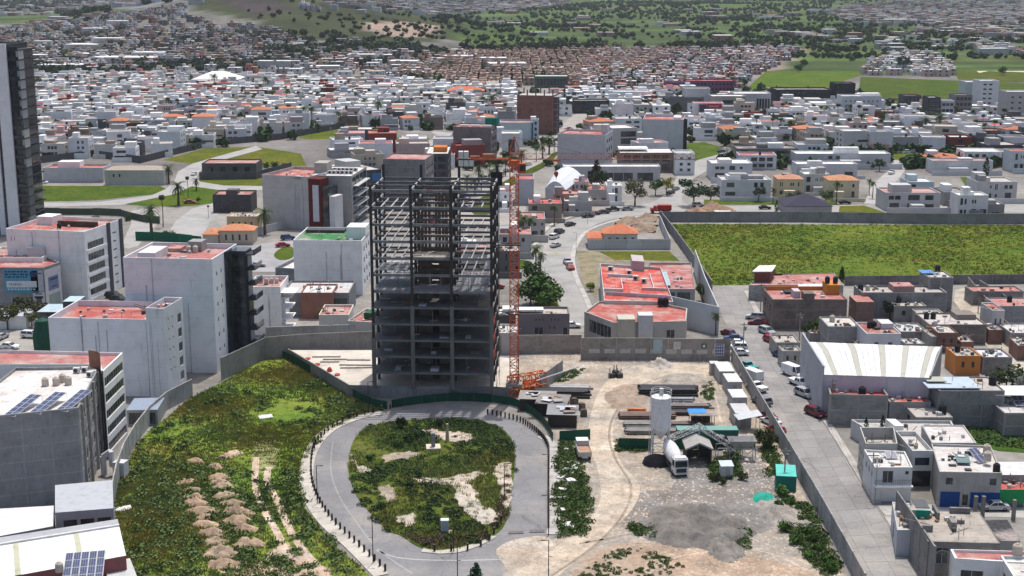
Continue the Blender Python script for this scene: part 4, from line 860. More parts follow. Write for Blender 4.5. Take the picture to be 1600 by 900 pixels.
for k, (x, y, l) in enumerate(((510, 558, 6), (523, 562, 5), (560, 563, 5), (560, 571, 8), (562, 575, 8), (515, 566, 4))):
    p = P(x, y, Z0+.06); mb = MB()
    for j in range(2): mb.box(-l/2, l/2, -.1+j*.3, .1+j*.3, 0, .14, 'steel')
    tagit(mb.obj("steel_section", None, p, rnd.uniform(-.06, .06), (.22, .21, .20)), "grey steel section lying on the sunlit podium deck", "steel section", "steel sections lying on the podium deck")
for k, (x, y) in enumerate(((515, 580), (481, 561), (496, 570), (527, 586))):
    mb = MB(); mb.lathe([(.5, 0), (.6, .2), (.35, .7 if k == 0 else .3), (.1, .9 if k == 0 else .35)], 'plain', 8); o = mb.obj("red_cover", None, P(x, y, Z0), 0, (.35, .06, .045)); o.scale = (1, 1.4, 1)
    tagit(o, "red sheeting bundled on the podium edge", "sheeting", "red sheeting along the podium edge")
# ------------------------------------------------------------------ steel tower under construction
FL, FRp = P(585.5, 606, Z0), P(768.5, 609, Z0); dx = FRp-FL; TW = dx.length; trz = math.atan2(dx.y, dx.x); TD = 17.0; FH = 3.27
tow = thing("steel_tower", "unfinished tower with a dark steel frame above bare concrete decks", "building", FL, trz)
XS = [0, TW/3, 2*TW/3, TW]; YS = [0, TD*.36, TD*.64, TD]
SC, SB = (.028, .026, .028), (.20, .205, .215)
for j, y in enumerate(YS):
    for i, x in enumerate(XS):
        if 0 < j < 3 and i in (1, 2) and False: continue
        topz = FH*12+(1.0 if j == 0 else (2.6 if j == 3 else .2)); hc = FH*(3.1 if i == 0 else 5.1); mb = MB()
        if j == 0: mb.box(x-.36, x+.36, y-.36, y+.36, -(.0 if i < 3 else 2), hc, 'concrete'); kid(mb.obj("concrete_column", tow, col=(.17, .16, .15))); z_ = hc
        else: z_ = 0
        mb = MB(); w = .25
        mb.box(x-w, x+w, y-w, y-w+.07, z_, topz, 'steel'); mb.box(x-w, x+w, y+w-.07, y+w, z_, topz, 'steel'); mb.box(x-.1, x+.1, y-w+.07, y+w-.07, z_, topz, 'steel'); mb.box(x-w, x-w+.07, y-w+.07, y+w-.07, z_, topz, 'steel')
        kid(mb.obj("steel_column", tow, col=SC))
def ibeam(a, b_, h=.48, w=.26, col=SB, name="steel_beam"):
    a, b_ = Vector(a), Vector(b_); L = (b_-a).length; rz = math.atan2(b_.y-a.y, b_.x-a.x); mb = MB()
    mb.box(0, L, -w/2, w/2, -.06, 0, 'steel'); mb.box(0, L, -w/2, w/2, -h, -h+.06, 'steel'); mb.box(0, L, -.03, .03, -h+.06, -.06, 'steel'); return mb, a, rz
def putbeam(a, b_, **k):
    key = (round((Vector(b_)-Vector(a)).length, 2), k.get('h', .48), k.get('w', .26))
    mb, p, rz = ibeam(a, b_, **k)
    if key not in BC: BC[key] = mb.mesh(k.get('name', "steel_beam"))
    kid(link(k.get('name', "steel_beam"), BC[key], tow, p, rz, k.get('col', SB)))
BC = {}
for k in range(1, 13):
    z = FH*k
    if k <= 5:
        mb = MB(); mb.box(-.3, TW+.3, -.3, TD+.3, z-.3, z, 'concrete'); kid(mb.obj("floor_slab", tow, col=(.18, .175, .17)))
        continue
    for j, y in enumerate(YS):
        for i in range(3):
            if j in (1, 2) and i == 1 and k < 8: continue
            putbeam((XS[i]+.3, y, z), (XS[i+1]-.3, y, z), h=.5 if j in (0, 3) else .42, col=SB if j == 0 else (.13, .13, .14))
    for i, x in enumerate(XS):
        for j in range(3): putbeam((x, YS[j]+.3, z-.002), (x, YS[j+1]-.3, z-.002), col=(.34, .34, .35))
    if k < 12:
        for q in (1, 2, 3):                                # joists, bright along their top flange
            x = XS[1]*q/4
            for j in (range(3) if k < 11 else range(2)): putbeam((x, YS[j]+.15, z-.003), (x, YS[j+1]-.15, z-.003), h=.3, w=.2, name="joist", col=(.46, .46, .46))
            x = XS[2]+XS[1]*q/4
            for j in ((0, 1, 2) if k in (7, 8) else ((0, 2) if k < 10 else (0,))): putbeam((x, YS[j]+.15, z-.003), (x, YS[j+1]-.15, z-.003), h=.3, w=.2, name="joist", col=(.46, .46, .46))
# partial metal decking on floors 6 and 7
for (k, x0, x1, y0, y1, n) in ((6, .1, XS[1]-.3, .2, TD-1, 8), (6, XS[2]+.3, TW-.2, .3, TD-1, 9), (6, XS[1]+.3, XS[2]-.3, .3, TD*.36, 6), (7, .4, XS[1]-1.2, 3, 11, 4), (7, XS[2]+1.4, TW-.6, 5, 13, 4), (8, XS[1]+.3, XS[2]-.3, .2, TD*.36, 7)):
    wv = (x1-x0)/n
    for q in range(n):
        if rnd.random() < (.12 if k == 6 else .3) and k != 8: continue
        mb = MB(); s = rnd.uniform(-.4, .4) if k == 7 else 0; mb.box(x0+q*wv+.02, x0+(q+1)*wv-.02, y0+s, y1+s+rnd.uniform(-.6, .3), FH*k+.002, FH*k+.09, 'tin'); kid(mb.obj("deck_sheet", tow, col=(.25, .26, .28) if k < 8 else (.38, .35, .31)))
for q in range(150):                                      # props, bundles and edge guards left on the decks
    k = rnd.choice([1, 2, 3, 4, 5, 5, 6, 6, 7, 7, 8]); x, y, z = rnd.uniform(.3, TW-.4), rnd.uniform(.1, TD*.5), FH*k+.09; mb = MB()
    if rnd.random() < .5 and k < 7: mb.bar((x, y, z), (x, y, z+FH-.5), .045, 'steel'); nm = "prop"
    else: mb.bar((x, y, z+.1), (min(TW, x+rnd.uniform(.5, 2.4)), y+rnd.uniform(-.1, .8), z+rnd.uniform(.1, .5)), rnd.uniform(.04, .12), 'steel'); nm = "bundle"
    kid(mb.obj(nm, tow, col=rnd.choice([(.4, .4, .4), (.05, .05, .05), (.28, .12, .07), (.22, .2, .16)])))
# core: concrete walls with a door opening on every floor, formwork above
cx0, cx1, cy = XS[1]+.45, XS[2]-.45, TD*.36+.4
for k in range(8):
    z = FH*k; mb = MB(); dx0, dx1 = cx0+(cx1-cx0)*.40, cx0+(cx1-cx0)*.60
    mb.box(cx0, dx0, cy, cy+.3, z+.01, z+FH-.31, 'concrete'); mb.box(dx1, cx1, cy, cy+.3, z+.01, z+FH-.31, 'concrete'); mb.box(dx0, dx1, cy, cy+.3, z+FH*.76, z+FH-.31, 'concrete')
    mb.box(cx0, cx0+.3, cy+.31, TD*.64, z+.01, z+FH-.31, 'concrete'); mb.box(cx1-.3, cx1, cy+.31, TD*.64, z+.01, z+FH-.31, 'concrete'); mb.box(cx0+.3, cx1-.3, TD*.64-.3, TD*.64, z+.01, z+FH-.31, 'concrete')
    kid(mb.obj("core_wall", tow, col=(.17, .16, .145) if k < 6 else (.12, .095, .08)))
for k in range(8, 12):
    z = FH*k; fm = MB()
    for q in range(11):
        x = cx0+(cx1-cx0)*q/10
        if q == 4 or (k > 10 and q < 4): continue
        fm.box(x, x+.52, cy, cy+.08, z+.05, z+FH*.93, 'plain')
    kid(fm.obj("formwork", tow, col=(.16, .11, .08))); sc_ = MB()
    for q in range(6): x = cx0+(cx1-cx0)*q/5; sc_.bar((x, cy-.5, z), (x, cy-.5, z+FH), .05, 'steel'); sc_.bar((x, cy+4.0, z), (x, cy+4.0, z+FH), .06, 'steel')
    for q in range(3): sc_.bar((cx0, cy-.5, z+q*1.1), (cx1, cy-.5, z+q*1.1), .05, 'steel')
    kid(sc_.obj("scaffold", tow, col=(.05, .045, .045)))
# scaffold stair and hoist up the right side, orange netting lower down
hs = MB()
for k in range(12):
    z = FH*k; hs.bar((TW+.8, 1, z), (TW+.8, 1, z+FH), .06, 'steel'); hs.bar((TW+1.3, 3.5, z), (TW+1.3, 3.5, z+FH), .05, 'steel'); hs.bar((TW+.4, 1, z+.1), (TW+1.4, 1, z+.1), .05, 'steel'); hs.bar((TW+.8, 1, z), (TW+1.3, 3.5, z+FH), .04, 'steel')
kid(hs.obj("hoist_frame", tow, col=(.05, .045, .05)))
for k in range(2, 5):
    mb = MB(); mb.box(TW+.42, TW+.47, .4, 4, FH*k-.6, FH*k+1.2, 'plain'); kid(mb.obj("safety_net", tow, col=(.45, .09, .06)))
mb = MB(); mb.box(-2.2, 2.2, 0, .12, 0, 4.6, 'plain'); mb.obj("formwork_panel", tow, (TW-.1, TD+.3, FH*12-1.6), 0, (.03, .035, .04)).scale = (.5, 1, .6)
for k, (i, y) in enumerate(((0, .9), (1, .5), (2, .7))):
    for q in range(5):
        mb = MB(); x = XS[i]+rnd.uniform(1, 6); mb.box(x, x+rnd.uniform(.6, 1.8), y*rnd.uniform(1, 4), y*4+rnd.uniform(.4, 1), FH*(1+q % 5)+.002, FH*(1+q % 5)+rnd.uniform(.15, .6), 'plain'); kid(mb.obj("material_stack", tow, col=rnd.choice([(.4, .38, .35), (.3, .12, .08), (.25, .2, .15), (.45, .45, .47)])))
mb = MB(); mb.box(-.9, .9, -.5, .5, 0, .8, 'plain'); mb.box(-.5, .6, -.3, .3, .8, 1.2, 'plain'); tagit(mb.obj("white_bags", None, P(725, 617, .02), .2, (.62, .61, .58)), "white sacks stacked before the dark ground floor opening of the tower", "sacks")
# ------------------------------------------------------------------ tower crane
cb = P(803.5, 601, Z0); cr = thing("tower_crane", "orange lattice tower crane standing beside the unfinished tower", "crane", cb)
OC = (.55, .115, .035); JZ = hgt(803, 620, 259)-Z0; hw = .85
def lattice(mb, p0, p1, hw_, n, m='steel', r=.09, r2=.05, tri=False, hh=None):
    p0, p1 = Vector(p0), Vector(p1); d = (p1-p0).normalized()
    if abs(d.z) > .9: a, b_ = Vector((1, 0, 0)), Vector((0, 1, 0))
    else: a = d.cross(Vector((0, 0, 1))).normalized(); b_ = Vector((0, 0, 1))
    hh = hh or hw_
    C = [(-hw_, -hh), (hw_, -hh), (0, hh)] if tri else [(-hw_, -hh), (hw_, -hh), (hw_, hh), (-hw_, hh)]
    L = (p1-p0).length; W = lambda t, c: p0+d*t+a*c[0]+b_*c[1]
    for c in C: mb.bar(W(0, c), W(L, c), r, m)
    for k in range(n):
        t0, t1 = L*k/n, L*(k+1)/n
        for i in range(len(C)):
            c, e = C[i], C[(i+1) % len(C)]; mb.bar(W(t0, c), W(t0, e), r2, m, 4, None, False)
            if k % 2: c, e = e, c
            mb.bar(W(t0, c), W(t1, e), r2, m, 4, None, False)
secs = 9
for k in range(secs):
    mb = MB(); z0, z1 = JZ*k/secs, JZ*(k+1)/secs; lattice(mb, (0, 0, z0), (0, 0, z1-.02), hw, 4, r=.13, r2=.075); kid(mb.obj("mast_section", cr, col=OC))
mb = MB(); mb.box(-1.6, 1.6, -1.6, 1.6, -.05, .5, 'concrete'); kid(mb.obj("foundation", cr, col=(.35, .33, .3)))
for z in (FH*4.4, FH*8.6):
    mb = MB(); mb.box(-1.3, 1.3, -1.3, -1.1, z, z+.25, 'steel'); mb.box(-1.3, 1.3, 1.1, 1.3, z, z+.25, 'steel'); mb.bar((-1.2, -1.2, z), (-4.0, -.5, z), .12, 'steel'); mb.bar((-1.2, 1.2, z), (-4.0, 3, z), .12, 'steel'); kid(mb.obj("tie_frame", cr, col=(.07, .06, .06)))
mb = MB(); mb.box(-1.25, 1.25, -1.25, 1.25, JZ-.2, JZ+.5, 'steel'); mb.lathe([(1.1, JZ+.5), (1.1, JZ+.9), (.9, JZ+.9)], 'steel', 14); kid(mb.obj("slewing_ring", cr, col=OC))
mb = MB(); lattice(mb, (0, 0, JZ+.9), (0, 0, JZ+3.6), .75, 2); mb.bar((-.6, 0, JZ+3.6), (0, 0, JZ+5.4), .12, 'steel'); mb.bar((.6, 0, JZ+3.6), (0, 0, JZ+5.4), .12, 'steel'); kid(mb.obj("tower_head", cr, col=OC))
mb = MB(); mb.box(.9, 2.2, -1.9, -.6, JZ-1.4, JZ+.5, 'plain'); kid(mb.obj("operator_cab", cr, col=OC)); mb = MB(); mb.face([(1.0, -1.92, JZ-1.0), (2.1, -1.92, JZ-1.0), (2.1, -1.92, JZ+.2), (1.0, -1.92, JZ+.2)], 'glass'); kid(mb.obj("cab_window", cr))
JL = 34.0; zj = JZ+1.1
for k in range(6):
    mb = MB(); lattice(mb, (1+JL*k/6, 0, zj+.55), (1+JL*(k+1)/6-.02, 0, zj+.55), .6, 4, tri=True, hh=.6, r=.055, r2=.032); kid(mb.obj("jib_section", cr, col=((.38, .11, .06) if k < 4 else (.26, .10, .07))))
mb = MB(); 
for y in (-.6, .6): mb.box(-11, -1, y-.1, y+.1, zj-.1, zj+.15, 'steel')
for k in range(6): mb.box(-10.5+k*1.8, -10.3+k*1.8, -.5, .5, zj-.05, zj+.1, 'steel')
kid(mb.obj("counter_jib", cr, col=OC)); mb = MB(); mb.box(-6, -3.8, -.55, .55, zj+.16, zj+1.0, 'steel'); mb.box(-8.4, -6.6, -.4, .4, zj+.16, zj+.6, 'steel'); kid(mb.obj("winch", cr, col=(.36, .12, .06)))
for k in range(3): mb = MB(); mb.box(-10.6+k*1.0, -9.75+k*1.0, -.7, .7, zj-1.3, zj+1.5 if k < 2 else zj+.1, 'plain'); kid(mb.obj("counterweight", cr, col=(.60, .59, .57)))
mb = MB(); mb.bar((0, 0, JZ+5.3), (-8, 0, zj+.2), .04, 'steel'); mb.bar((0, 0, JZ+5.3), (13, 0, zj+1.15), .04, 'steel'); kid(mb.obj("stay_cable", cr, col=(.2, .06, .04)))
mb = MB(); mb.box(7.2, 8.8, -.5, .5, zj-.45, zj-.1, 'steel'); kid(mb.obj("trolley", cr, col=OC)); mb = MB(); mb.bar((7.7, 0, zj-.4), (7.9, 0, zj-2.4), .03, 'steel'); mb.bar((8.3, 0, zj-.4), (8.1, 0, zj-2.4), .03, 'steel'); kid(mb.obj("hoist_rope", cr, col=(.1, .1, .1)))
mb = MB(); mb.lathe([(.05, zj-3.6), (.35, zj-3.1), (.45, zj-2.7), (.3, zj-2.4)], 'steel', 8, 8.0, 0); mb.bar((8, 0, zj-3.5), (8, 0, zj-4.1), .06, 'steel'); kid(mb.obj("hook_block", cr, col=(.30, .07, .04)))
# spare crane sections lying beside it
for k, (x, y, a, z) in enumerate(((818, 612, .52, .9), (826, 610, .55, .9), (822, 616, .50, .9), (824, 611, .54, 2.7))):
    mb = MB(); lattice(mb, (-4.2, 0, 0), (4.2, 0, 0), .8, 6, r=.13, r2=.09); p = P(x, y); tagit(mb.obj("crane_section", None, (p.x, p.y, z+.02), a, (.62, .15, .04)), "orange lattice crane section lying in the pile beside the crane foot", "crane section", "spare crane sections in the pile")
mb = MB(); mb.bar((0, 0, 0), (8.5, 1.5, 2.5), .14, 'plain', 6); tagit(mb.obj("white_pole", None, P(838, 595, 2.6), 0, (.6, .6, .58)), "white pole leaning on the block wall by the orange crane sections", "pole")
bwall("concrete_wall", "short diagonal concrete wall right of the orange crane sections", [(845, 612), (878, 588)], 3.4, (.27, .26, .25), 'concrete', 3)
# ------------------------------------------------------------------ silo
sp = P(1031, 716); sl = thing("cement_silo", "tall white cement silo on a steel leg frame in the yard", "silo", sp); SW = (.66, .66, .67)
mb = MB(); rr = 1.72; mb.lathe([(.25, 3.6), (rr, 5.6), (rr, 6.1), (rr+.03, 6.12), (rr+.03, 6.2), (rr, 6.22), (rr, 9.6), (rr+.03, 9.62), (rr+.03, 9.7), (rr, 9.72), (rr, 11.0), (rr-.05, 11.08), (.3, 11.45), (.01, 11.5)], 'plain', 28); kid(mb.obj("tank", sl, col=SW, smooth=False))
mb = MB(); mb.box(-.3, .3, -.3, .3, 11.4, 12.5, 'plain'); kid(mb.obj("filter_box", sl, col=(.6, .6, .6)))
mb = MB()
for k in range(16):
    a, e = 2*math.pi*k/16, 2*math.pi*(k+1)/16; A_, E_ = Vector((math.cos(a)*rr, math.sin(a)*rr, 0)), Vector((math.cos(e)*rr, math.sin(e)*rr, 0)); z = Vector((0, 0, 1))
    if k % 2 == 0: mb.bar(A_+z*11, A_+z*12.3, .03, 'steel')
    for h_ in (11.6, 12.0, 12.3): mb.bar(A_+z*h_, E_+z*h_, .028, 'steel')
kid(mb.obj("railing", sl, col=(.6, .6, .6)))
mb = MB(); lg = 1.3
for sx in (-1, 1):
    for sy in (-1, 1): mb.bar((sx*lg*1.15, sy*lg*1.15, 0), (sx*lg, sy*lg, 5.7), .12, 'steel')
for z in (1.6, 3.2, 4.6):
    for (a, e) in (((-1, -1), (1, -1)), ((1, -1), (1, 1)), ((1, 1), (-1, 1)), ((-1, 1), (-1, -1))): mb.bar((a[0]*lg*1.08, a[1]*lg*1.08, z), (e[0]*lg*1.08, e[1]*lg*1.08, z), .06, 'steel'); mb.bar((a[0]*lg*1.08, a[1]*lg*1.08, z), (e[0]*lg*1.08, e[1]*lg*1.08, z-1.5), .045, 'steel')
kid(mb.obj("leg_frame", sl, col=(.42, .42, .43)))
mb = MB()
for sx in (-.2, .2): mb.bar((-1.95+sx*.0, -.2+sx, 0), (-1.9, -.2+sx, 12), .04, 'steel')
for k in range(30): mb.bar((-1.92, -.4, .4*k), (-1.92, 0, .4*k), .02, 'steel', 4, None, False)
kid(mb.obj("ladder", sl, col=(.6, .6, .6)))
mb = MB(); mb.lathe([(2.5, 0), (2.2, .8), (1.2, 1.3), (.3, 1.4)], 'rubber', 14); tagit(mb.obj("black_heap", None, P(1026, 724, .02), 0, (.03, .03, .032)), "black tarpaulin covered heap under the white silo", "covered heap")
# ------------------------------------------------------------------ cement mixer truck
mt = thing("mixer_truck", "white cement mixer truck parked beside the silo and facing the camera", "mixer truck", P(1053, 731, .03), -1.42)
mb = MB(); mb.box(-4.6, 4.0, -.45, .45, .75, 1.05, 'steel'); mb.box(-4.4, 2.6, -1.15, -.5, .7, .85, 'steel'); mb.box(-4.4, 2.6, .5, 1.15, .7, .85, 'steel'); kid(mb.obj("chassis", mt, col=(.08, .08, .085)))
mb = MB(); mb.v = [(2.7, -1.2, .6), (4.6, -1.2, .6), (4.6, 1.2, .6), (2.7, 1.2, .6), (2.7, -1.2, 3.0), (4.35, -1.15, 3.0), (4.35, 1.15, 3.0), (2.7, 1.2, 3.0)]; mb.f = [(0, 1, 5, 4), (1, 2, 6, 5), (2, 3, 7, 6), (3, 0, 4, 7), (4, 5, 6, 7), (3, 2, 1, 0)]; mb.m = [mb.mi('gloss')]*6; mb.box(2.9, 4.1, -1.0, 1.0, 3.0, 3.2, 'gloss'); kid(mb.obj("cab", mt, col=(.66, .66, .66)))
mb = MB(); mb.face([(4.58, -1.05, 1.75), (4.58, 1.05, 1.75), (4.42, 1.02, 2.75), (4.42, -1.02, 2.75)], 'glass'); mb.face([(3.2, -1.205, 1.8), (4.3, -1.205, 1.8), (4.2, -1.19, 2.7), (3.2, -1.205, 2.7)], 'glass'); kid(mb.obj("windscreen", mt))
mb = MB(); mb.box(4.605, 4.66, -.85, .85, .85, 1.5, 'plain'); kid(mb.obj("grille", mt, col=(.04, .04, .045))); mb = MB(); mb.box(4.605, 4.72, -1.2, 1.2, .5, .78, 'plain'); kid(mb.obj("bumper", mt, col=(.5, .5, .5)))
for sy in (-1, 1): mb = MB(); mb.box(4.72, 4.76, sy*1.0-.15, sy*1.0+.15, .55, .75, 'plain'); kid(mb.obj("headlight", mt, col=(.8, .8, .75)))
for x in (3.6, -2.2, -3.5):
    for sy in (-1, 1): o = kid(link("wheel", CP['suv']['wheel'], mt, (x, sy*1.05, .52), 0, (.02, .02, .02))); o.rotation_euler = (-sy*math.pi/2, 0, 0); o.scale = (1.35, 1.35, 1.6)
mb = MB(); mb.lathe([(.55, -3.4), (.8, -3.3), (1.18, -1.9), (1.28, -.6), (1.28, .9), (1.1, 2.2), (.75, 2.9), (.3, 3.1)], 'gloss', 20); dr = kid(mb.obj("drum", mt, (-1.1, 0, 2.35), 0, (.70, .70, .70))); dr.rotation_euler = (0, math.pi/2+.16, 0)
def text(body, parent, loc, rot, size, col, ext=.02):
    c = bpy.data.curves.new("lettering", 'FONT'); c.body = body; c.size = size; c.extrude = ext; c.align_x = 'CENTER'; c.resolution_u = 2; c.materials.append(MT['plain'])
    o = bpy.data.objects.new("lettering", c); COL.objects.link(o); o.location = loc; o.rotation_euler = rot; o.color = (*col, 1)
    bpy.context.view_layer.update(); me = bpy.data.meshes.new_from_object(o); bpy.data.objects.remove(o); q = link("lettering", me, parent, loc, 0, col); q.rotation_euler = rot; return q
mb = MB(); mb.box(-4.9, -4.2, -.5, .5, 2.4, 3.6, 'gloss'); mb.bar((-4.6, 0, 3.2), (-5.4, 0, 2.0), .25, 'gloss', 6); kid(mb.obj("hopper", mt, col=(.4, .4, .4)))
t_ = text("MACROS", dr, (.40, -1.20, 0), (math.pi/2, math.pi/2, 0), .85, (.14, .14, .15))
# ------------------------------------------------------------------ batching plant pieces
hp = thing("aggregate_hopper", "pale steel aggregate hopper frame right of the arched hut", "hopper", P(1158, 716)); mb = MB()
for x in (-2.2, 0, 2.2):
    for y in (-1.2, 1.2): mb.bar((x, y, 0), (x, y, 2.6), .09, 'steel')
for x in (-2.2, 0):
    for y in (-1.2, 1.2): mb.bar((x, y, .1), (x+2.2, y, 2.5), .06, 'steel')
mb.bar((-4.2, -1.2, 2.2), (2.4, -1.2, 2.2), .08, 'steel'); mb.bar((-4.2, 1.2, 2.2), (2.4, 1.2, 2.2), .08, 'steel'); mb.bar((-4.2, -1.2, 0), (-4.2, -1.2, 2.2), .08, 'steel'); mb.bar((-4.2, 1.2, 0), (-4.2, 1.2, 2.2), .08, 'steel')
kid(mb.obj("frame", hp, col=(.40, .40, .40))); mb = MB()
for (a, e) in (((-2.4, -1.5), (2.4, -1.5)), ((2.4, -1.5), (2.4, 1.5)), ((2.4, 1.5), (-2.4, 1.5)), ((-2.4, 1.5), (-2.4, -1.5))): mb.face([(a[0]*.6, a[1]*.4, 2.1), (e[0]*.6, e[1]*.4, 2.1), (e[0], e[1], 3.5), (a[0], a[1], 3.5)], 'steel'); mb.face([(e[0]*.6, e[1]*.4, 2.12), (a[0]*.6, a[1]*.4, 2.12), (a[0]*.97, a[1]*.96, 3.5), (e[0]*.97, e[1]*.96, 3.5)], 'steel')
kid(mb.obj("bin", hp, col=(.38, .37, .36)))
cv = thing("conveyor", "long pale conveyor rising over the arched hut", "conveyor", P(1120, 712)); mb = MB(); lattice(mb, (3.2, 0, 1.2), (-3.2, .5, 5.2), .45, 8, r=.07, r2=.045); kid(mb.obj("truss", cv, col=(.42, .42, .42))); mb = MB(); lattice(mb, (-3.0, .4, 5.2), (-8.4, 0, 3.0), .45, 7, r=.07, r2=.045); kid(mb.obj("truss", cv, col=(.45, .45, .45)))
mb = MB(); mb.bar((-3.2, -.4, 0), (-3.1, -.2, 5), .08, 'steel'); mb.bar((-3.2, 1, 0), (-3.1, .8, 5), .08, 'steel'); kid(mb.obj("support", cv, col=(.4, .4, .4)))
hu = thing("arched_hut", "dark open fronted hut with a pale pitched roof beside the mixer truck", "hut", P(1072, 727)); w, d, hh = 4.3, 4.5, 3.0; mb = MB()
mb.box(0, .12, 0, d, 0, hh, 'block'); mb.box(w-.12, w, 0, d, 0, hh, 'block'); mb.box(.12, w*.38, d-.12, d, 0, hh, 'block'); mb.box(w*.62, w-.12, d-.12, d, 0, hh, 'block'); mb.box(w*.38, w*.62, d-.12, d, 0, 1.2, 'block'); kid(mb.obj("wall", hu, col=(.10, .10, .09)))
mb = MB()
for (a, e) in (((-.2, hh), (w/2, hh+1.1)), ((w/2, hh+1.1), (w+.2, hh))): mb.v += []; mb.face([(a[0], -.3, a[1]), (e[0], -.3, e[1]), (e[0], d+.2, e[1]), (a[0], d+.2, a[1])], 'tin'); mb.face([(a[0], -.3, a[1]-.3), (e[0], -.3, e[1]-.3), (e[0], -.3, e[1]), (a[0], -.3, a[1])], 'tin'); mb.face([(e[0], -.3, e[1]-.3), (a[0], -.3, a[1]-.3), (a[0], d+.2, a[1]-.3), (e[0], d+.2, e[1]-.3)], 'tin')
kid(mb.obj("roof", hu, col=(.36, .35, .33)))
mb = MB(); mb.lathe([(1.0, 0), (1.05, 1.9), (.9, 2.15), (.2, 2.3)], 'plain', 20)
bt = mb.obj("storage_tank", None, P(1124, 700, .02), 0, (.02, .025, .028)); tagit(bt, "black round tank with a pale ribbed lid behind the hopper", "tank"); mb = MB()
for k in range(10): a = k*.628; mb.bar((math.cos(a)*.25, math.sin(a)*.25, 2.33), (math.cos(a)*.9, math.sin(a)*.9, 2.2), .07, 'plain')
mb.obj("lid", bt, col=(.45, .45, .45))
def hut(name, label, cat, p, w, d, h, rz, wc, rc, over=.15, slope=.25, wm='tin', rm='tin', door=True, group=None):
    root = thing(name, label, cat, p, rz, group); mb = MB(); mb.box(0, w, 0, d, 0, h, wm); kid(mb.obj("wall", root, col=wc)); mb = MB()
    a = [(-over, -over, h+.01), (w+over, -over, h+.01), (w+over, d+over, h+slope), (-over, d+over, h+slope)]; n = len(mb.v)
    mb.v = a+[(x, y, z+.08) for x, y, z in a]; i = mb.mi(rm); mb.f = [(0, 1, 5, 4), (1, 2, 6, 5), (2, 3, 7, 6), (3, 0, 4, 7), (4, 5, 6, 7), (3, 2, 1, 0)]; mb.m = [i]*6; kid(mb.obj("roof", root, col=rc))
    if door: mb = MB(); mb.box(w*.35, w*.35+.8, -.03, 0, .05, min(2.0, h*.85), 'plain'); kid(mb.obj("door", root, col=tuple(v*.75 for v in wc)))
    return root
hut("site_cabin", "small white cabin with a bluish roof standing in the weeds", "cabin", P(1127, 748), 1.9, 2.0, 2.1, .05, (.50, .50, .49), (.52, .58, .62))
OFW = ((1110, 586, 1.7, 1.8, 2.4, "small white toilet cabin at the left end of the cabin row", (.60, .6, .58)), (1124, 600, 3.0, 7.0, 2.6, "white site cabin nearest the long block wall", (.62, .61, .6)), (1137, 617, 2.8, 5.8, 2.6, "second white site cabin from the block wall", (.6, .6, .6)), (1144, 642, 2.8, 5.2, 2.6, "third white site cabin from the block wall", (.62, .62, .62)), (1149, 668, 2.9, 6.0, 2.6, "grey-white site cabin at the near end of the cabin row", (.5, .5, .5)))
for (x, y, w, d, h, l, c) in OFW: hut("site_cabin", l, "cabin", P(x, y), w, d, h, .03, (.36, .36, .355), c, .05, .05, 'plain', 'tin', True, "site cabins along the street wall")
hut("container", "long green container behind the green fence and the conveyor", "container", P(1058, 692), 10.8, 2.4, 2.3, 0, (.03, .14, .10), (.16, .33, .29), 0, .02, door=False)
hut("container", "turquoise container standing against the street wall", "container", P(1212, 767), 3.2, 5.5, 2.5, -.16, (.015, .17, .14), (.10, .50, .42), 0, .02, door=False)
cn = thing("canopy", "tilted sheet metal canopy at the end of the cabin row", "canopy", P(1158, 676)); mb = MB(); mb.face([(-.6, 0, 2.4), (3.8, .2, 3.2), (3.5, 3.4, 3.3), (-1, 3, 2.5)], 'tin'); mb.face([(-1, 3, 2.44), (3.5, 3.4, 3.24), (3.8, .2, 3.14), (-.6, 0, 2.34)], 'tin'); kid(mb.obj("roof", cn, col=(.52, .54, .56))); mb = MB()
for x, y in ((0, .3), (3.4, .4), (-.6, 2.8), (3.2, 3.1)): mb.bar((x, y, 0), (x, y, 2.45+.15*x), .06, 'bark')
kid(mb.obj("posts", cn, col=(.2, .15, .1)))
cn = thing("canopy", "wooden shelter with a bright blue tarpaulin on its roof", "canopy", P(1080, 668)); mb = MB(); mb.box(-.4, 4.6, -.4, 3.6, 2.3, 2.4, 'roof'); kid(mb.obj("roof", cn, col=(.20, .17, .15))); mb = MB(); mb.box(-.3, 2.9, 1.0, 3.7, 2.41, 2.46, 'plain'); kid(mb.obj("tarpaulin", cn, col=(.05, .25, .62))); mb = MB()
for x in (0, 2, 4.2):
    for y in (0, 3.2): mb.bar((x, y, 0), (x, y, 2.3), .07, 'bark')
mb.box(.3, 3.9, 2.9, 3.0, 0, 2.0, 'plain'); mb.box(1, 2.2, .8, 2.2, 0, 1.0, 'plain'); kid(mb.obj("posts", cn, col=(.10, .075, .06)))
for k in range(3):
    mb = MB(); mb.lathe([(.3, 0), (.33, .1), (.33, 1.35), (.3, 1.4)], 'plain', 12); o = mb.obj("gas_cylinder", None, P(990+k*9, 689, .4), 0, (.70, .70, .72)); o.rotation_euler = (0, math.pi/2, .03); tagit(o, "white gas cylinder lying behind the short green fence", "gas cylinder", "white cylinders behind the fence")
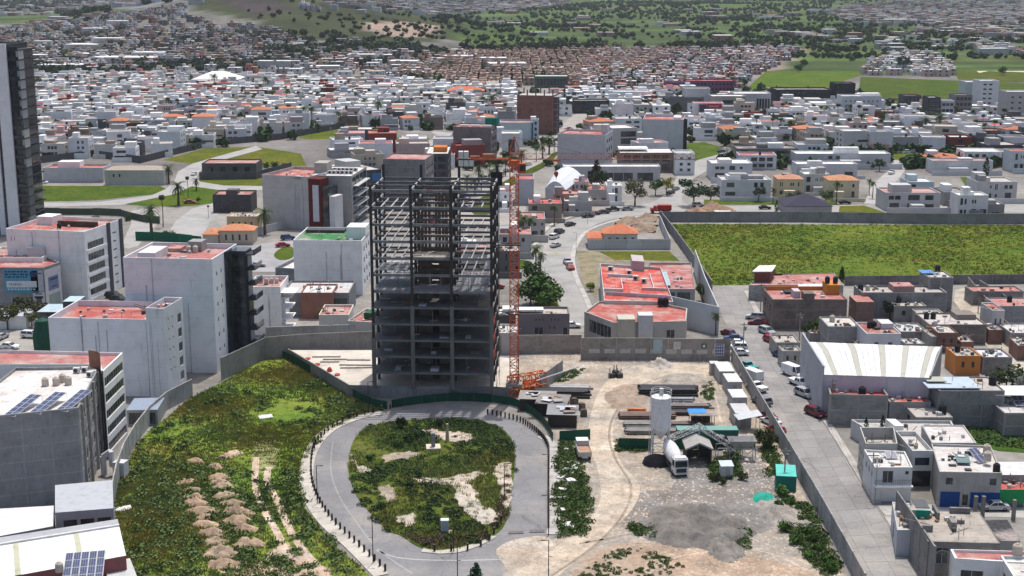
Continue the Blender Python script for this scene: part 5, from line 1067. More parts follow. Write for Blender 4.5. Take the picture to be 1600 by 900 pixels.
# rusty sheet roofed sheds by the curved fence
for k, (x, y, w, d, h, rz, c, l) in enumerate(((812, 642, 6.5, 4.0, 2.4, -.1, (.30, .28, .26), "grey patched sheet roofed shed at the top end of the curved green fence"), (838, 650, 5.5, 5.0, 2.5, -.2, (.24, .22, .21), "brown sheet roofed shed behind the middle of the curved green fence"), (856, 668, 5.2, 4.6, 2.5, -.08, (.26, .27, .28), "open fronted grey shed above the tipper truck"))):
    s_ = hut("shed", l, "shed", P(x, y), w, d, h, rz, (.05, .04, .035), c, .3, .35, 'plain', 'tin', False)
    for q in range(5): mb = MB(); mb.box(0, rnd.uniform(1, 2.4), 0, rnd.uniform(1, 1.8), h+.42, h+.46, 'tin'); kid(mb.obj("loose_sheet", s_, (rnd.uniform(0, w-2), rnd.uniform(0, d-1.6), 0), rnd.uniform(-.4, .4), rnd.choice([(.55, .56, .58), (.35, .34, .33), (.28, .22, .18), (.45, .47, .5)])))
def beams(label, x, y, L, n, rows, col, rz=0.0, s=.34, name="beam_stack", dx=.1):
    root = thing(name, label, "beam stack", P(x, y, .02), rz); mb = MB(); mb.box(0, L, 0, s*.9, 0, .05, 'steel'); mb.box(0, L, 0, s*.9, s-.08, s-.03, 'steel'); mb.box(0, L, s*.38, s*.5, .05, s-.08, 'steel'); me = mb.mesh("beam")
    for r_ in range(rows):
        for k in range(n-r_): v = rnd.uniform(.7, 1.4); o = link("beam", me, root, (rnd.uniform(-.6, .6)*dx*5, (k+r_*.5)*(s+.05), .12+r_*s), rnd.uniform(-.01, .01), tuple(min(1, c*v) for c in col)); o.scale = (rnd.uniform(.9, 1.02), 1, 1)
    for k in range(3): mb = MB(); mb.box(L*(.15+.35*k), L*(.15+.35*k)+.2, -.2, n*(s+.05)+.1, 0, .11, 'bark'); mb.obj("sleeper", root, col=(.16, .11, .07))
beams("stack of black steel beams right of the orange crane sections", 835, 622, 11, 9, 3, (.035, .033, .033), -.06, .4)
beams("pale steel sections on the ground behind the first black beam stack", 858, 608, 8.5, 4, 1, (.36, .36, .37), -.05, .4)
beams("large stack of black steel beams behind the silo", 1000, 620, 11.5, 10, 3, (.022, .022, .024), -.02, .42)
beams("grey steel tubes just behind the silo", 1044, 629, 5.2, 5, 2, (.30, .31, .33), 0, .3)
beams("row of long brown and grey steel bars right of the silo", 1046, 640, 8.3, 7, 2, (.18, .15, .14), 0, .3)
beams("black steel bars below the blue tarpaulin shelter's row", 1046, 650, 5.2, 6, 2, (.045, .04, .04), 0, .3)
beams("rusty long beams left of the silo", 968, 656, 10.5, 8, 2, (.16, .10, .075), .0, .34)
beams("grey timber boards piled left of the silo", 975, 668, 8.0, 7, 2, (.22, .20, .18), -.02, .3)
beams("dark bars lying right of the silo foot", 1046, 668, 5, 6, 2, (.12, .10, .09), 0, .3)
beams("rusty beams nearest the short green fence", 978, 680, 11, 8, 2, (.19, .17, .16), 0, .32)
beams("orange painted formwork boards on the rusty beams", 982, 645, 3.4, 4, 2, (.50, .17, .07), 0, .3)
for k, (x, y, h) in enumerate(((956, 590, 1.5), (962, 588, 2.0), (968, 590, 1.6))):
    mb = MB(); mb.box(-.6, .6, -.5, .5, 0, h*.6, 'steel'); mb.bar((-.4, 0, h*.6), (-.5, 0, h+.5), .08, 'steel'); mb.bar((.3, .2, h*.6), (.4, .2, h+.3), .08, 'steel'); tagit(mb.obj("machine_part", None, P(x, y, .02), rnd.random(), (.035, .035, .035)), "black machine part standing on the pale track", "machine part", "black machine parts on the track")
for k, (x, y) in enumerate(((897, 632), (912, 650), (908, 640), (895, 645))):
    mb = MB(); mb.box(-.6, .6, -.6, .6, 0, 1.1, 'steel'); mb.box(-.5, .5, -.5, .5, 1.1, 1.3, 'bark'); tagit(mb.obj("scrap_crate", None, P(x, y, .02), rnd.random(), (.09, .075, .06)), "dark crate of scrap beside the patched sheds", "crate", "dark crates beside the sheds")
# tipper truck
tt = thing("tipper_truck", "white tipper truck with an earth loaded bed seen from behind", "truck", P(911, 712, .03), 1.62)
mb = MB(); mb.box(.9, 2.9, -1.05, 1.05, .6, 2.4, 'gloss'); mb.box(-3, .9, -.5, .5, .6, .9, 'gloss'); kid(mb.obj("cab", tt, col=(.66, .66, .64))); mb = MB(); mb.box(-3.1, .7, -1.15, 1.15, .95, 1.0, 'plain'); mb.box(-3.1, .7, -1.15, -1.07, 1.0, 1.9, 'plain'); mb.box(-3.1, .7, 1.07, 1.15, 1.0, 1.9, 'plain'); mb.box(-3.15, -3.07, -1.15, 1.15, .95, 1.75, 'plain'); mb.box(.62, .7, -1.07, 1.07, 1.0, 2.5, 'plain'); kid(mb.obj("bed", tt, col=(.50, .48, .44)))
mb = MB(); mb.box(-3.0, .6, -1.05, 1.05, 1.0, 1.6, 'yard'); kid(mb.obj("load", tt, col=(1, .7, .55)))
for x in (2.2, -2.0):
    for sy in (-1, 1): o = kid(link("wheel", CP['suv']['wheel'], tt, (x, sy*.95, .45), 0, (.02, .02, .02))); o.rotation_euler = (-sy*math.pi/2, 0, 0); o.scale = (1.18, 1.18, 1.5)
mb = MB(); mb.box(-3.2, -3.16, -.9, -.7, .7, .9, 'plain'); kid(mb.obj("tail_light", tt, col=(.4, .03, .03))); mb = MB(); mb.box(-3.2, -3.16, .7, .9, .7, .9, 'plain'); kid(mb.obj("tail_light", tt, col=(.4, .03, .03)))
# red dump truck on the far road
tt = thing("dump_truck", "red dump truck on the curved road beyond the orange roofed house", "truck", P(1030, 333, .05), math.pi)
mb = MB(); mb.box(2.0, 3.2, -1.1, 1.1, .8, 1.9, 'gloss'); mb.box(.9, 2.0, -1.15, 1.15, .8, 2.7, 'gloss'); kid(mb.obj("cab", tt, col=(.36, .02, .02))); mb = MB(); mb.prism([(-4.2, -1.25), (.6, -1.25), (.6, 1.25), (-4.2, 1.25)], 1.2, 2.9, 'plain'); kid(mb.obj("dump_body", tt, col=(.30, .02, .02)))
mb = MB(); mb.box(-4.0, 3.0, -.5, .5, .7, 1.1, 'steel'); kid(mb.obj("chassis", tt, col=(.03, .03, .03)))
for x in (2.4, -1.8, -3.1):
    for sy in (-1, 1): o = kid(link("wheel", CP['suv']['wheel'], tt, (x, sy*1.05, .5), 0, (.02, .02, .02))); o.rotation_euler = (-sy*math.pi/2, 0, 0); o.scale = (1.3, 1.3, 1.6)
# ------------------------------------------------------------------ rotunda furniture
bm = MB(); bm.box(-.14, .14, -.14, .14, 0, .95, 'plain'); bme = bm.mesh("bollard"); cm = MB(); cm.box(-.16, .16, -.16, .16, .951, 1.0, 'plain'); cme = cm.mesh("cap")
def bollards(pts, n, label, group, smooth=8, h0=.14):
    w = smoothpts(G(pts), smooth, False); L = sum((w[i+1]-w[i]).length for i in range(len(w)-1)); step = L/(n-1); acc = 0; nxt = 0; c = 0
    for i in range(len(w)-1):
        s = (w[i+1]-w[i]).length
        while nxt <= acc+s+1e-6 and c < n:
            p = w[i].lerp(w[i+1], (nxt-acc)/s if s else 0); o = link("bollard", bme, None, (p.x, p.y, h0), rnd.uniform(-.2, .2), (.045, .032, .025)); tagit(o, label, "bollard", group); o.rotation_euler.x = rnd.uniform(-.04, .04); link("cap", cme, o, col=(.09, .08, .07)); nxt += step; c += 1
        acc += s
bollards([(602, 893), (574, 867), (545, 840), (520, 815), (500, 787), (489, 760), (486, 735), (488, 710), (494, 694), (514, 673), (544, 656), (585, 645), (610, 640)], 44, "short dark post along the outer pavement of the rotunda's left side", "posts along the left pavement")
bollards([(857, 825), (857, 790), (857, 755), (857, 720), (856, 700), (845, 683), (825, 667), (808, 658), (775, 650), (762, 648)], 62, "short dark post in the close row along the rotunda's right edge", "posts along the right pavement")
bollards([(783, 816), (767, 842), (753, 853), (736, 859), (718, 862), (700, 862), (679, 862)], 8, "short dark post along the near edge of the island", "posts round the island")
lm = MB(); lm.bar((0, 0, 0), (0, 0, 6.3), .075, 'steel', 6, .055); lme = lm.mesh("pole"); la = MB(); la.bar((0, 0, 6.25), (1.0, 0, 6.3), .045, 'steel'); la.box(.55, 1.05, -.12, .12, 6.24, 6.31, 'steel'); lae = la.mesh("lamp_arm"); lb = MB(); lb.bar((-.5, 0, 3.9), (.05, 0, 3.95), .04, 'steel'); lbe = lb.mesh("banner_arm")
for (x, y, f, l) in ((496, 787, 1, "black street lamp on the rotunda's left pavement, halfway down"), (583, 880, 1, "black street lamp at the lower left of the rotunda"), (492, 704, 1, "black street lamp at the upper left of the rotunda"), (709, 862, -1, "black street lamp at the near tip of the island"), (715, 918, -1, "black street lamp nearest the camera beside the small conifer"), (857, 912, -1, "black street lamp beside the dirt track at the bottom of the rotunda"), (857, 836, -1, "black street lamp at the bottom end of the right post row"), (857, 768, -1, "black street lamp halfway along the right post row"), (788, 783, 1, "black street lamp on the right side of the island"), (576, 646, 1, "black street lamp at the top left by the green mesh fence")):
    r_ = thing("street_lamp", l, "street lamp", P(x, y, .05), 0 if f > 0 else math.pi, "black street lamps round the rotunda"); r_.rotation_euler.x = rnd.uniform(-.012, .012)
    for n_, me in (("pole", lme), ("lamp_arm", lae), ("banner_arm", lbe)): link(n_, me, r_, col=(.022, .02, .02))
for (x, y, l) in ((900, 402, "tall grey street lamp beside the curved road"), (851, 462, "grey street lamp beside the round traffic island trees"), (918, 350, "grey street lamp at the bend of the curved road"), (1367, 786, "grey utility pole at the side street corner")):
    r_ = thing("street_lamp", l, "street lamp", P(x, y, .05), math.pi)
    for n_, me in (("pole", lme), ("lamp_arm", lae)): link(n_, me, r_, col=(.3, .3, .3)).scale = (1, 1, 1.2)
def upole(x, y, h, l): mb = MB(); mb.bar((0, 0, 0), (0, 0, h), .14, 'concrete', 8, .1); r_ = thing("utility_pole", l, "utility pole", P(x, y)); kid(mb.obj("pole", r_, col=(.30, .28, .26))); mb = MB(); mb.box(-.9, .9, -.06, .06, h-.6, h-.45, 'bark'); mb.lathe([(.2, h-1.8), (.22, h-1.0)], 'steel', 8, .35, 0); kid(mb.obj("crossarm", r_, col=(.2, .18, .16))); return P(x, y, h-.5)
up = [upole(1248, 547, 8.5, "concrete utility pole at the warehouse's street corner"), upole(1361, 777, 7.5, "concrete utility pole in front of the white balcony house"), upole(1161, 552, 7, "utility pole at the far end of the yard wall"), upole(1188, 492, 8, "utility pole beside the brick house"), upole(1225, 760, 6.5, "utility pole beside the turquoise container"), upole(1298, 655, 8, "utility pole between the warehouse and the white balcony house"), upole(1528, 489, 4, "short pole in the dirt alley")]
wb = MB()
for a, e in ((3, 0), (0, 5), (5, 1)):
    for off in (-.5, 0, .5):
        A_, E_ = up[a]+Vector((off, 0, 0)), up[e]+Vector((off, 0, 0)); pr_ = A_
        for q in range(1, 9): t = q/8; c = A_.lerp(E_, t)-Vector((0, 0, 1.2*4*t*(1-t))); wb.bar(pr_, c, .012, 'rubber', 3, None, False); pr_ = c
tagit(wb.obj("power_cable", None, col=(.03, .03, .03)), "thin black cables strung between the utility poles of the concrete street", "cable")
mb = MB(); mb.box(-1.25, 1.25, -1.25, 1.25, 0, .45, 'concrete'); ms = mb.obj("plinth", None, P(677, 701, .12), .1, (.62, .54, .44)); tagit(ms, "square pale plinth with a grey stub on the upper island", "plinth"); mb = MB(); mb.box(-.35, .35, -.3, .3, .45, 2.9, 'concrete'); mb.obj("stub", ms, col=(.28, .27, .28))
mb = MB(); mb.bar((0, 0, 0), (0, 0, 3.2), .35, 'bark', 8, .25); tagit(mb.obj("tree_stump", None, P(699, 689, .12), 0, (.40, .33, .24)), "pale bare trunk stub behind the plinth on the island", "stump")
mb = MB(); mb.box(-.55, .55, -.45, .45, 0, 2.0, 'plain'); cb_ = mb.obj("utility_cabinet", None, P(695, 832, .14), .05, (.50, .52, .55)); tagit(cb_, "grey-white utility cabinet in the weeds of the lower island", "cabinet"); mb = MB(); mb.box(-.6, .6, -.5, .5, 2.001, 2.07, 'plain'); mb.obj("lid", cb_, col=(.62, .62, .62)); mb = MB(); mb.box(-.45, .45, -.47, -.452, .15, 1.85, 'plain'); mb.obj("door", cb_, col=(.36, .39, .43)); mb = MB(); mb.box(.6, 2.2, -.6, .6, 0, .15, 'concrete'); mb.obj("slab", cb_, col=(.6, .58, .54))
for (x, y) in ((805, 834), (838, 832)):
    mb = MB()
    for k in range(9): mb.bar((-1+k*.25, 0, 0), (-.9+k*.25, 0, .5), .03, 'steel'); mb.bar((-.9+k*.25, 0, .5), (-.75+k*.25, 0, 0), .03, 'steel')
    mb.bar((-1.1, 0, .05), (1.2, 0, .05), .04, 'steel'); tagit(mb.obj("road_barrier", None, P(x, y, .03), .05, (.25, .13, .09)), "low rusty barrier standing on the road right of the island", "barrier", "rusty barriers on the road")
plant('pine', P(743, 917, .03), 3.9, "small dark conifer at the bottom edge beside a street lamp", wide=1.15)
plant('round', P(627, 671, .12), 3.0, "small round dark tree on the top left of the island", wide=.9, col=(.03, .055, .025)); plant('shrub', P(686, 667, .12), 1.9, "slim dark shrub on the top edge of the island", col=(.035, .05, .03))
for (x, y, h, l) in ((1195, 700, 4.5, "large bushy tree against the street wall right of the hopper"), (1138, 730, 2.6, "leafy shrub behind the small white cabin"), (1160, 750, 2.0, "shrub right of the small white cabin"), (1116, 752, 1.8, "shrub left of the small white cabin"), (1130, 757, 1.6, "low leafy shrub in front of the small white cabin")): plant('round' if h > 4 else 'shrub', P(x, y), h, l, wide=1.1 if h > 4 else 1, col=(.06, .075, .03))
for k, (x, y, s) in enumerate(((640, 690, 2.2), (622, 700, 1.8), (655, 685, 2.0), (594, 795, 1.6), (578, 720, 1.5), (640, 760, 1.7), (655, 745, 1.6), (690, 845, 1.4), (666, 852, 1.5))):
    plant('shrub', P(x, y, .12), s, "dark green shrub growing wild on the island", "wild shrubs on the island", col=(.035, .065, .025) if k < 7 else (.16, .12, .09))
rs_ = random.Random(3)
for k in range(22):
    x, y = rs_.choice([(880+rs_.uniform(-6, 12), rs_.uniform(690, 830)), (rs_.uniform(880, 905), rs_.uniform(700, 760))]); s = rs_.uniform(.3, .9); mb = MB(); mb.box(-s, s, -s*.6, s*.6, 0, .12+s*.3, 'plain'); o = mb.obj("debris_slab", None, P(x, y, .05), rs_.uniform(0, 3), (.6, .59, .57)); o.rotation_euler.x = rs_.uniform(-.3, .3); tagit(o, "white broken slab among the weeds between the rotunda and the track", "slab", "broken white slabs in the weeds")
for (x, y, l) in ((415, 651, "pale flat sheet lying in the upper weedy field"), (192, 795, "white sheet leaning in the grass by the curved wall")): mb = MB(); mb.box(-1.3, 1.3, -.6, .6, 0, .08, 'plain'); o = mb.obj("pale_sheet", None, P(x, y, .2), .5, (.6, .6, .58)); o.rotation_euler.x = .25; tagit(o, l, "sheet")
# ------------------------------------------------------------------ buildings on the left
MADE = []
def B(name, label, pts, h, **k):
    cat = k.pop('cat', 'house' if 'house' in name else 'building'); b = bld(name, label, cat, pts, h, **k)
    MADE.append([(p.x, p.y) for p in pts])
    if b.ppm > 4.6 and len(pts) == 4 and k.get('roof') != 'tin' and k.get('par', .7) > 0: clutter(b, rnd.randint(9, 17))
    if h > 11 and b.ppm > 4.6 and len(pts) == 4:
        for k in range(3): u = rnd.uniform(.1, .9); bx(b, "drain_pipe", u, u+.006, -.008, -.001, 0, h*rnd.uniform(.6, 1), 'steel', (.4, .4, .41))
        for k in range(1, int(h/3.3)+1): bx(b, "joint", 0, 1, -.0012, -.0002, 3.3*k-.12, 3.3*k, 'plaster', tuple(c*.9 for c in k and b_wc(b)))
    return b
def b_wc(b): return tuple(KIDS[b.root.name][0].color)[:3]
def WV(two=True):
    out = []; u = rnd.uniform(.03, .1)
    while u < .86:
        w = rnd.uniform(.07, .26); w = min(w, .97-u)
        if rnd.random() < .72: out.append(('F', 1, 1, u, u+w, .06, .44, rnd.uniform(.6, .95), rnd.uniform(.45, .95), 1))
        if two and rnd.random() < .62: out.append(('F', rnd.choice([1, 1, 2]), 1, u, u+w, .54, .90, rnd.uniform(.5, .9), rnd.uniform(.4, .85), 1))
        u += w+rnd.uniform(.02, .16)
    return out
def vary(b, c):
    for k in range(rnd.randint(1, 3)):
        u, v = rnd.uniform(0, .6), rnd.uniform(.1, .5); bx(b, "upper_room", u, u+rnd.uniform(.15, .38), v, v+rnd.uniform(.25, .5), b.roofz, b.roofz+rnd.uniform(.8, 3), 'plaster', rnd.choice([c, c, (.3, .3, .3), WHITE]))
    if rnd.random() < .6: u = rnd.uniform(0, .5); bx(b, "front_wing", u, u+rnd.uniform(.2, .45), -.35, -.002, 0, rnd.uniform(2.6, 4), 'plaster', c)
    bx(b, "garden_wall", -.08, 1.08, -.62, -.60, 0, rnd.uniform(1.2, 2.4), 'plaster', c)
def clutter(b, n):
    for k in range(n):
        u, v = rnd.uniform(.08, .86), rnd.uniform(.08, .86); p = uv(b, u, v); t_ = rnd.random(); mb = MB(); z = b.roofz+.005
        if t_ < .35: mb.box(0, rnd.uniform(.3, 1.1), 0, rnd.uniform(.3, .9), z, z+rnd.uniform(.15, .7), 'concrete'); nm = "roof_box"
        elif t_ < .6: mb.bar((0, 0, z), (0, 0, z+rnd.uniform(.6, 1.8)), .06, 'steel'); nm = "vent_pipe"
        elif t_ < .85: mb.bar((0, 0, z+.08), (rnd.uniform(-4, 4), rnd.uniform(1, 4), z+.08), .05, 'steel'); nm = "roof_pipe"
        else: mb.lathe([(.3, z), (.32, z+.5), (.2, z+.6)], 'plain', 8); nm = "gas_tank"
        q = [mb.v[i] for i in range(len(mb.v))]; lim = max(x for x, y, _ in q)
        kid(mb.obj(nm, b.root, (p.x-(lim if u > .5 else 0), p.y*.9, 0), col=rnd.choice([(.5, .5, .48), (.25, .24, .23), (.08, .08, .08), (.55, .55, .55), (.3, .16, .1)])))
RB = (.40, .115, .095); RP = (.40, .165, .15); RW = (.66, .65, .63); CR = (.40, .38, .345); SH = (.60, .61, .62)
# dark glass high-rise at the edge
b = B("high_rise", "tall dark glass tower with white vertical fins at the left edge", [P(-70, 366), P(34, 366), P(34, 366)+Vector((0, 18, 0)), P(-70, 366)+Vector((0, 18, 0))], 60.5, wall='glass', par=1.0, wins=())
for u0, u1 in ((.83, .99), (.70, .78), (.5, .58), (.2, .3)): bx(b, "fin", u0, u1, -.05, 0.0, 0, 60.7 if u0 > .8 else 59, 'plaster', (.74, .73, .74))
for k in range(19):
    z = 3.1*k; bx(b, "balcony_slab", 1.0, 1.155, .0, .9, z+2.7, z+3.0, 'concrete', (.05, .05, .055)); bx(b, "balcony_glass", 1.005, 1.15, -.004, .0, z+3.0, z+3.9, 'glass', (1, 1, 1)); bx(b, "floor_band", .0, .66, -.02, -.0, z+2.75, z+3.0, 'plain', (.04, .04, .045)); bx(b, "window", 1.002, 1.11, .05, .9, z+3.9 if k < 0 else z+.02, z+2.68, 'glass')
    bx(b, "balcony_wall", 1.11, 1.145, .04, .3, z+.01, z+2.69, 'plain', rnd.choice([(.3, .31, .32), (.12, .13, .13), (.4, .42, .4)]))
b = B("apartment_building", "white five storey block with a red roof and dark corner columns at the left", rect(9, 131, 357, 18.3, 20, 362), 18.3, rcol=RB, wins=[('R', 1, 5, .05, .50, .05, .86, .92, .62), ('R', 1, 7, .66, .88, .05, .9, .45, .16, 1), ('F', 2, 1, .04, .12, .82, .9, .3, .8)], par=.8, rich=True)
for u in (.60, .93): bx(b, "column", 1.0, 1.012, u-.03, u+.05, 0, 18.5, 'plain', (.07, .07, .085))
for k in range(5): bx(b, "floor_band", 1.0, 1.012, .03, .55, 3.15*k+.1, 3.15*k+.8, 'plaster', WHITE)
bx(b, "terrace", .80, 1.0, .0, .30, 17.5, 17.54, 'roof', CR); cabin(b, .1, .3, .55, .8, 2.2); bx(b, "pergola", .40, .9, .5, .56, 17.6, 18.9, 'bark', (.08, .06, .05)); tk(b, .5, .35, "black water tank on the red roof of the left white block")
b = B("corner_building", "grey walled building carrying a blue banner and white posters", [P(-60, 487), P(72, 487), P(98, 477), P(60, 462), P(-60, 462)], 11.2, wall='concrete', wcol=(.26, .26, .27), rcol=RB, par=.5, grid=4.6)
g = P(42, 487); bn = thing("banner", "blue advertising banner with white and dark lettering on the grey corner building", "banner", (g.x, g.y-.12, 6.4)); mb = MB(); mb.box(-4.9, 3.4, -.05, 0, -1.6, 4.4, 'plain'); kid(mb.obj("sheet", bn, col=(.10, .28, .40)))
mb = MB(); mb.box(-4.4, 3.0, -.08, -.051, -.2, 1.4, 'plain'); kid(mb.obj("white_box", bn, col=(.6, .63, .65)))
for s_, x, z, sz, c in (("TRABAJO", -2.2, .3, .8, (.02, .03, .06)),): text(s_, bn, (x, -.09, z), (math.pi/2, 0, 0), sz, c)
mb = MB(); mb.lathe([(.55, -.02), (.75, -.02), (.75, .02), (.55, .02)], 'plain', 20); o = kid(mb.obj("round_logo", bn, (2.2, -.1, 3.1), 0, (.02, .06, .12))); o.rotation_euler = (math.pi/2, 0, 0)
lm = MB()
for (a, c, d, e) in scrib(2, .08, .9, .1, .33): lm.box(-4.9+a*8.3, -4.9+c*8.3, -.07, -.051, -1.6+d*6, -1.6+e*6, 'plain')
kid(lm.obj("print", bn, col=(.55, .62, .66))); lm = MB()
for (a, c, d, e) in scrib(3, .03, .72, .62, .95): lm.box(-4.9+a*8.3, -4.9+c*8.3, -.07, -.051, -1.6+d*6, -1.6+e*6, 'plain')
kid(lm.obj("print", bn, col=(.02, .05, .11)))
for (x, w_, z, h_, c, l) in ((62, 3.0, 5.2, 5.2, (.42, .44, .48), "faded white poster beside the blue banner"), (63, 2.9, 1.4, 3.6, (.55, .55, .58), "white poster with a dark shirt shape below the faded poster")):
    g = P(x, 487); r_ = thing("poster", l, "poster", (g.x, g.y-.12, z)); mb = MB(); mb.box(-w_/2, w_/2, -.05, 0, 0, h_, 'plain'); kid(mb.obj("sheet", r_, col=c)); mb = MB()
    if z < 2: mb.prism([(0, 0)], 0, 0, 'plain') if False else mb.box(-.7, .7, -.07, -.051, .5, 2.4, 'plain'); mb.box(-1.1, 1.1, -.07, -.051, 2.0, 2.6, 'plain'); mb.box(-.8, .8, -.07, -.051, 3.0, 3.3, 'plain')
    else: mb.box(-1.1, 1.2, -.07, -.051, h_-.9, h_-.5, 'plain')
    kid(mb.obj("print", r_, col=(.12, .13, .17)))
a, e = P(72.5, 487), P(98.5, 477); d = (e-a).normalized(); r_ = thing("poster", "white framed poster with a blue notice on the corner building's side", "poster", a+Vector((d.y, -d.x, 0))*.1, math.atan2(d.y, d.x)); L = (e-a).length; mb = MB(); mb.box(.1, L-.1, -.06, 0, .3, 10.4, 'plain'); kid(mb.obj("sheet", r_, col=(.5, .5, .52))); mb = MB(); mb.box(L*.2, L*.8, -.09, -.061, 4.9, 8.4, 'plain'); kid(mb.obj("notice", r_, col=(.16, .19, .30))); mb = MB(); mb.box(L*.2, L*.85, -.09, -.061, .9, 4.0, 'plain'); kid(mb.obj("notice", r_, col=(.24, .30, .28)))
mb = MB(); mb.box(L*.3, L*.75, -.095, -.0915, 7.4, 7.9, 'plain'); mb.box(L*.35, L*.7, -.095, -.0915, 5.6, 5.9, 'plain'); kid(mb.obj("print", r_, col=(.05, .06, .12)))
b2 = B("small_house", "low white terrace with a red floor behind the blue banner", rect(-30, 66, 402, 12, 14), 12.0, rcol=RP, par=.6); cabin(b2, .7, .98, .2, .6, 2.6, (.5, .5, .52)); 
b = B("office_block", "tall white windowless block with a red roof and black glass balconies behind", rect(192, 331, 402, 24.3, 17, 405), 24.3, wcol=(.70, .73, .76), rcol=RP, par=1.1, wins=[('R', 2, 6, .06, .42, .12, .92, .22, .28, 1)], rich=True)
bx(b, "glass_facade", 1.0, 1.015, .46, .74, 1, 24.2, 'glass', label="dark green glass facade strip"); bx(b, "glass_wing", 1.0, 1.17, .74, 1.0, 0, 23.6, 'glass')
for k in range(7): bx(b, "balcony_slab", 1.015, 1.27, .74, 1.06, 3.3*k+2.9, 3.3*k+3.1, 'concrete', (.05, .055, .07)); bx(b, "balcony_rail", 1.26, 1.27, .74, 1.06, 3.3*k+3.1, 3.3*k+4.1, 'glass'); bx(b, "column", 1.16, 1.19, .72, .735, 3.3*k, 3.3*k+2.9, 'plain', (.04, .04, .045)); bx(b, "curtain", 1.172, 1.18, .80, .95, 3.3*k+.2, 3.3*k+2.6, 'plain', rnd.choice([(.5, .5, .48), (.25, .22, .12), (.1, .1, .1)]))
cabin(b, .13, .33, .10, .55, 1.8, (.6, .6, .6)); bx(b, "stair_head", .50, .66, .75, .95, b.roofz, b.roofz+2.2, 'plaster', (.3, .3, .3)); bx(b, "red_skylight", .25, .42, .7, .95, b.roofz, b.roofz+.8, 'roof', RB)
for u in (.52, .6): tk(b, u, .7, "grey-white rooftop tank behind the red roof of the tall white block", False, 1.1)
b = B("office_block", "white windowless block with a red roof and side windows beside the green netting", rect(75, 227, 496, 15.7, 15, 499), 15.7, wcol=(.68, .69, .73), rcol=RB, par=1.2); MADE.append([])
bx(b, "drain_pipe", .335, .345, -.012, 0, 3, 16, 'steel', (.3, .3, .33)); mb = MB()
for k in range(8): mb.bar((rnd.uniform(-2, 2), rnd.uniform(-1, 1), .2), (rnd.uniform(-3, 3), rnd.uniform(-1, 1), .6+.1*k), .08, 'steel')
p = wpt(b, .8, .8, b.roofz); tagit(mb.obj("scrap_metal", None, p, 0, (.14, .13, .12)), "heap of grey scrap on the red roof beside the white stair tower", "scrap heap")
b = B("stair_tower", "white stair tower joined to the red roofed white block", rect(227.3, 256, 481, 18.4, 9.5, 482), 18.4, wcol=(.62, .64, .67), rcol=(.3, .12, .11), par=1.0, wins=[('R', 1, 5, .62, .95, .08, .88, .6, .62, 0), ('R', 2, 6, .1, .5, .25, .92, .22, .22, 1)], rich=True, cat="stair tower")
ac(b, .5, .5, "pale air conditioner on the small flat roof of the white stair tower", .9)
b = B("garage", "low bluish roofed garage at the foot of the white stair tower", rect(197, 246, 641, 3, 7.5, 640), 3.0, roof='tin', rcol=(.25, .30, .38), par=0, wcol=(.3, .3, .3), wins=[('F', 1, 1, .05, .95, .05, .85, .95, .9, 1)], cat="garage")
# front-left block
b = B("apartment_building", "white strip-windowed block with a red roof behind the solar panels", [P(-60, 569, 15.7), P(157, 569, 15.7), P(161, 580, 15.7), P(192, 551, 15.7), P(-60, 545, 15.7)], 15.7, wcol=WHITE, rcol=RP, par=.55, wins=[(2, 1, 5, .04, .96, .03, .95, 1.0, .56)], rich=True)
bx(b, "brick_stair_head", .855, .945, .35, .72, b.roofz+.3, b.roofz+3.3, 'block', (.26, .13, .09)); bx(b, "column", .998, 1.003, .0, .03, 0, 15, 'plain', (.15, .15, .15))
for k in range(5): bx(b, "window_mullions", 1.0, 1.002, .04, .96, 3.0*k+1.62, 3.0*k+1.68, 'plain', (.6, .6, .6))
b = B("apartment_building", "grey walled block with a white roof carrying solar panels at the left edge", [P(-60, 655, 15.4), P(122, 637, 15.4), P(155, 572, 15.4), P(25, 574, 15.4), P(-60, 640, 15.4)], 15.4, wall='concrete', wcol=(.29, .29, .29), rcol=RW, par=.5, wins=[(1, 4, 4, .08, .95, .05, .95, .72, .55)], grid=4.6, rich=True)
for u in (.10, .35, .62, .86):
    q0 = b.q[1].lerp(b.q[2], u); dv = (b.q[2]-b.q[1]).normalized(); mb = MB(); nn = Vector((dv.y, -dv.x)); mb.prism([(q0.x, q0.y), (q0.x+nn.x*.35, q0.y+nn.y*.35), (q0.x+nn.x*.35+dv.x*.45, q0.y+nn.y*.35+dv.y*.45), (q0.x+dv.x*.45, q0.y+dv.y*.45)], 0, 15.2, 'concrete'); kid(mb.obj("pilaster", b.root, col=(.36, .33, .30)))
def onroof(x, y, z): return P(x, y, z)
for k, (x, y) in enumerate(((71, 603), (88, 602), (98, 597), (107, 601))): tank(onroof(x, y, 14.9), "cream water tank, " + ("standing apart to the left of three others" if k == 0 else "one of the three close together") + " on the white roof", False, 1.05, "cream tanks on the white roof")
class _Q: pass
for k, (x, y, l) in enumerate(((4, 652, "leftmost of the three tilted solar arrays on the white roof"), (44, 648, "middle one of the three tilted solar arrays on the white roof"), (86, 644, "rightmost of the three tilted solar arrays on the white roof"))):
    q = _Q(); p = P(x, y, 14.9); q.A = p; q.q = [Vector((0, 0))]*4; q.rz = 0; q.roofz = 14.9; solar(q, 0, 0, l, 2, 5, 1.0, 1.6, 8, -.22)
q = _Q(); q.q = [Vector((0, 0))]*4; q.rz = 0; q.roofz = 14.9
for (x, y, l) in ((114, 584, "left one of two white air conditioners on the solar panel roof"), (127, 583, "right one of two white air conditioners on the solar panel roof"), (135, 590, "dark air conditioner at the stained edge of the solar panel roof")): q.A = P(x, y, 14.9); ac(q, 0, 0, l, 1.1)
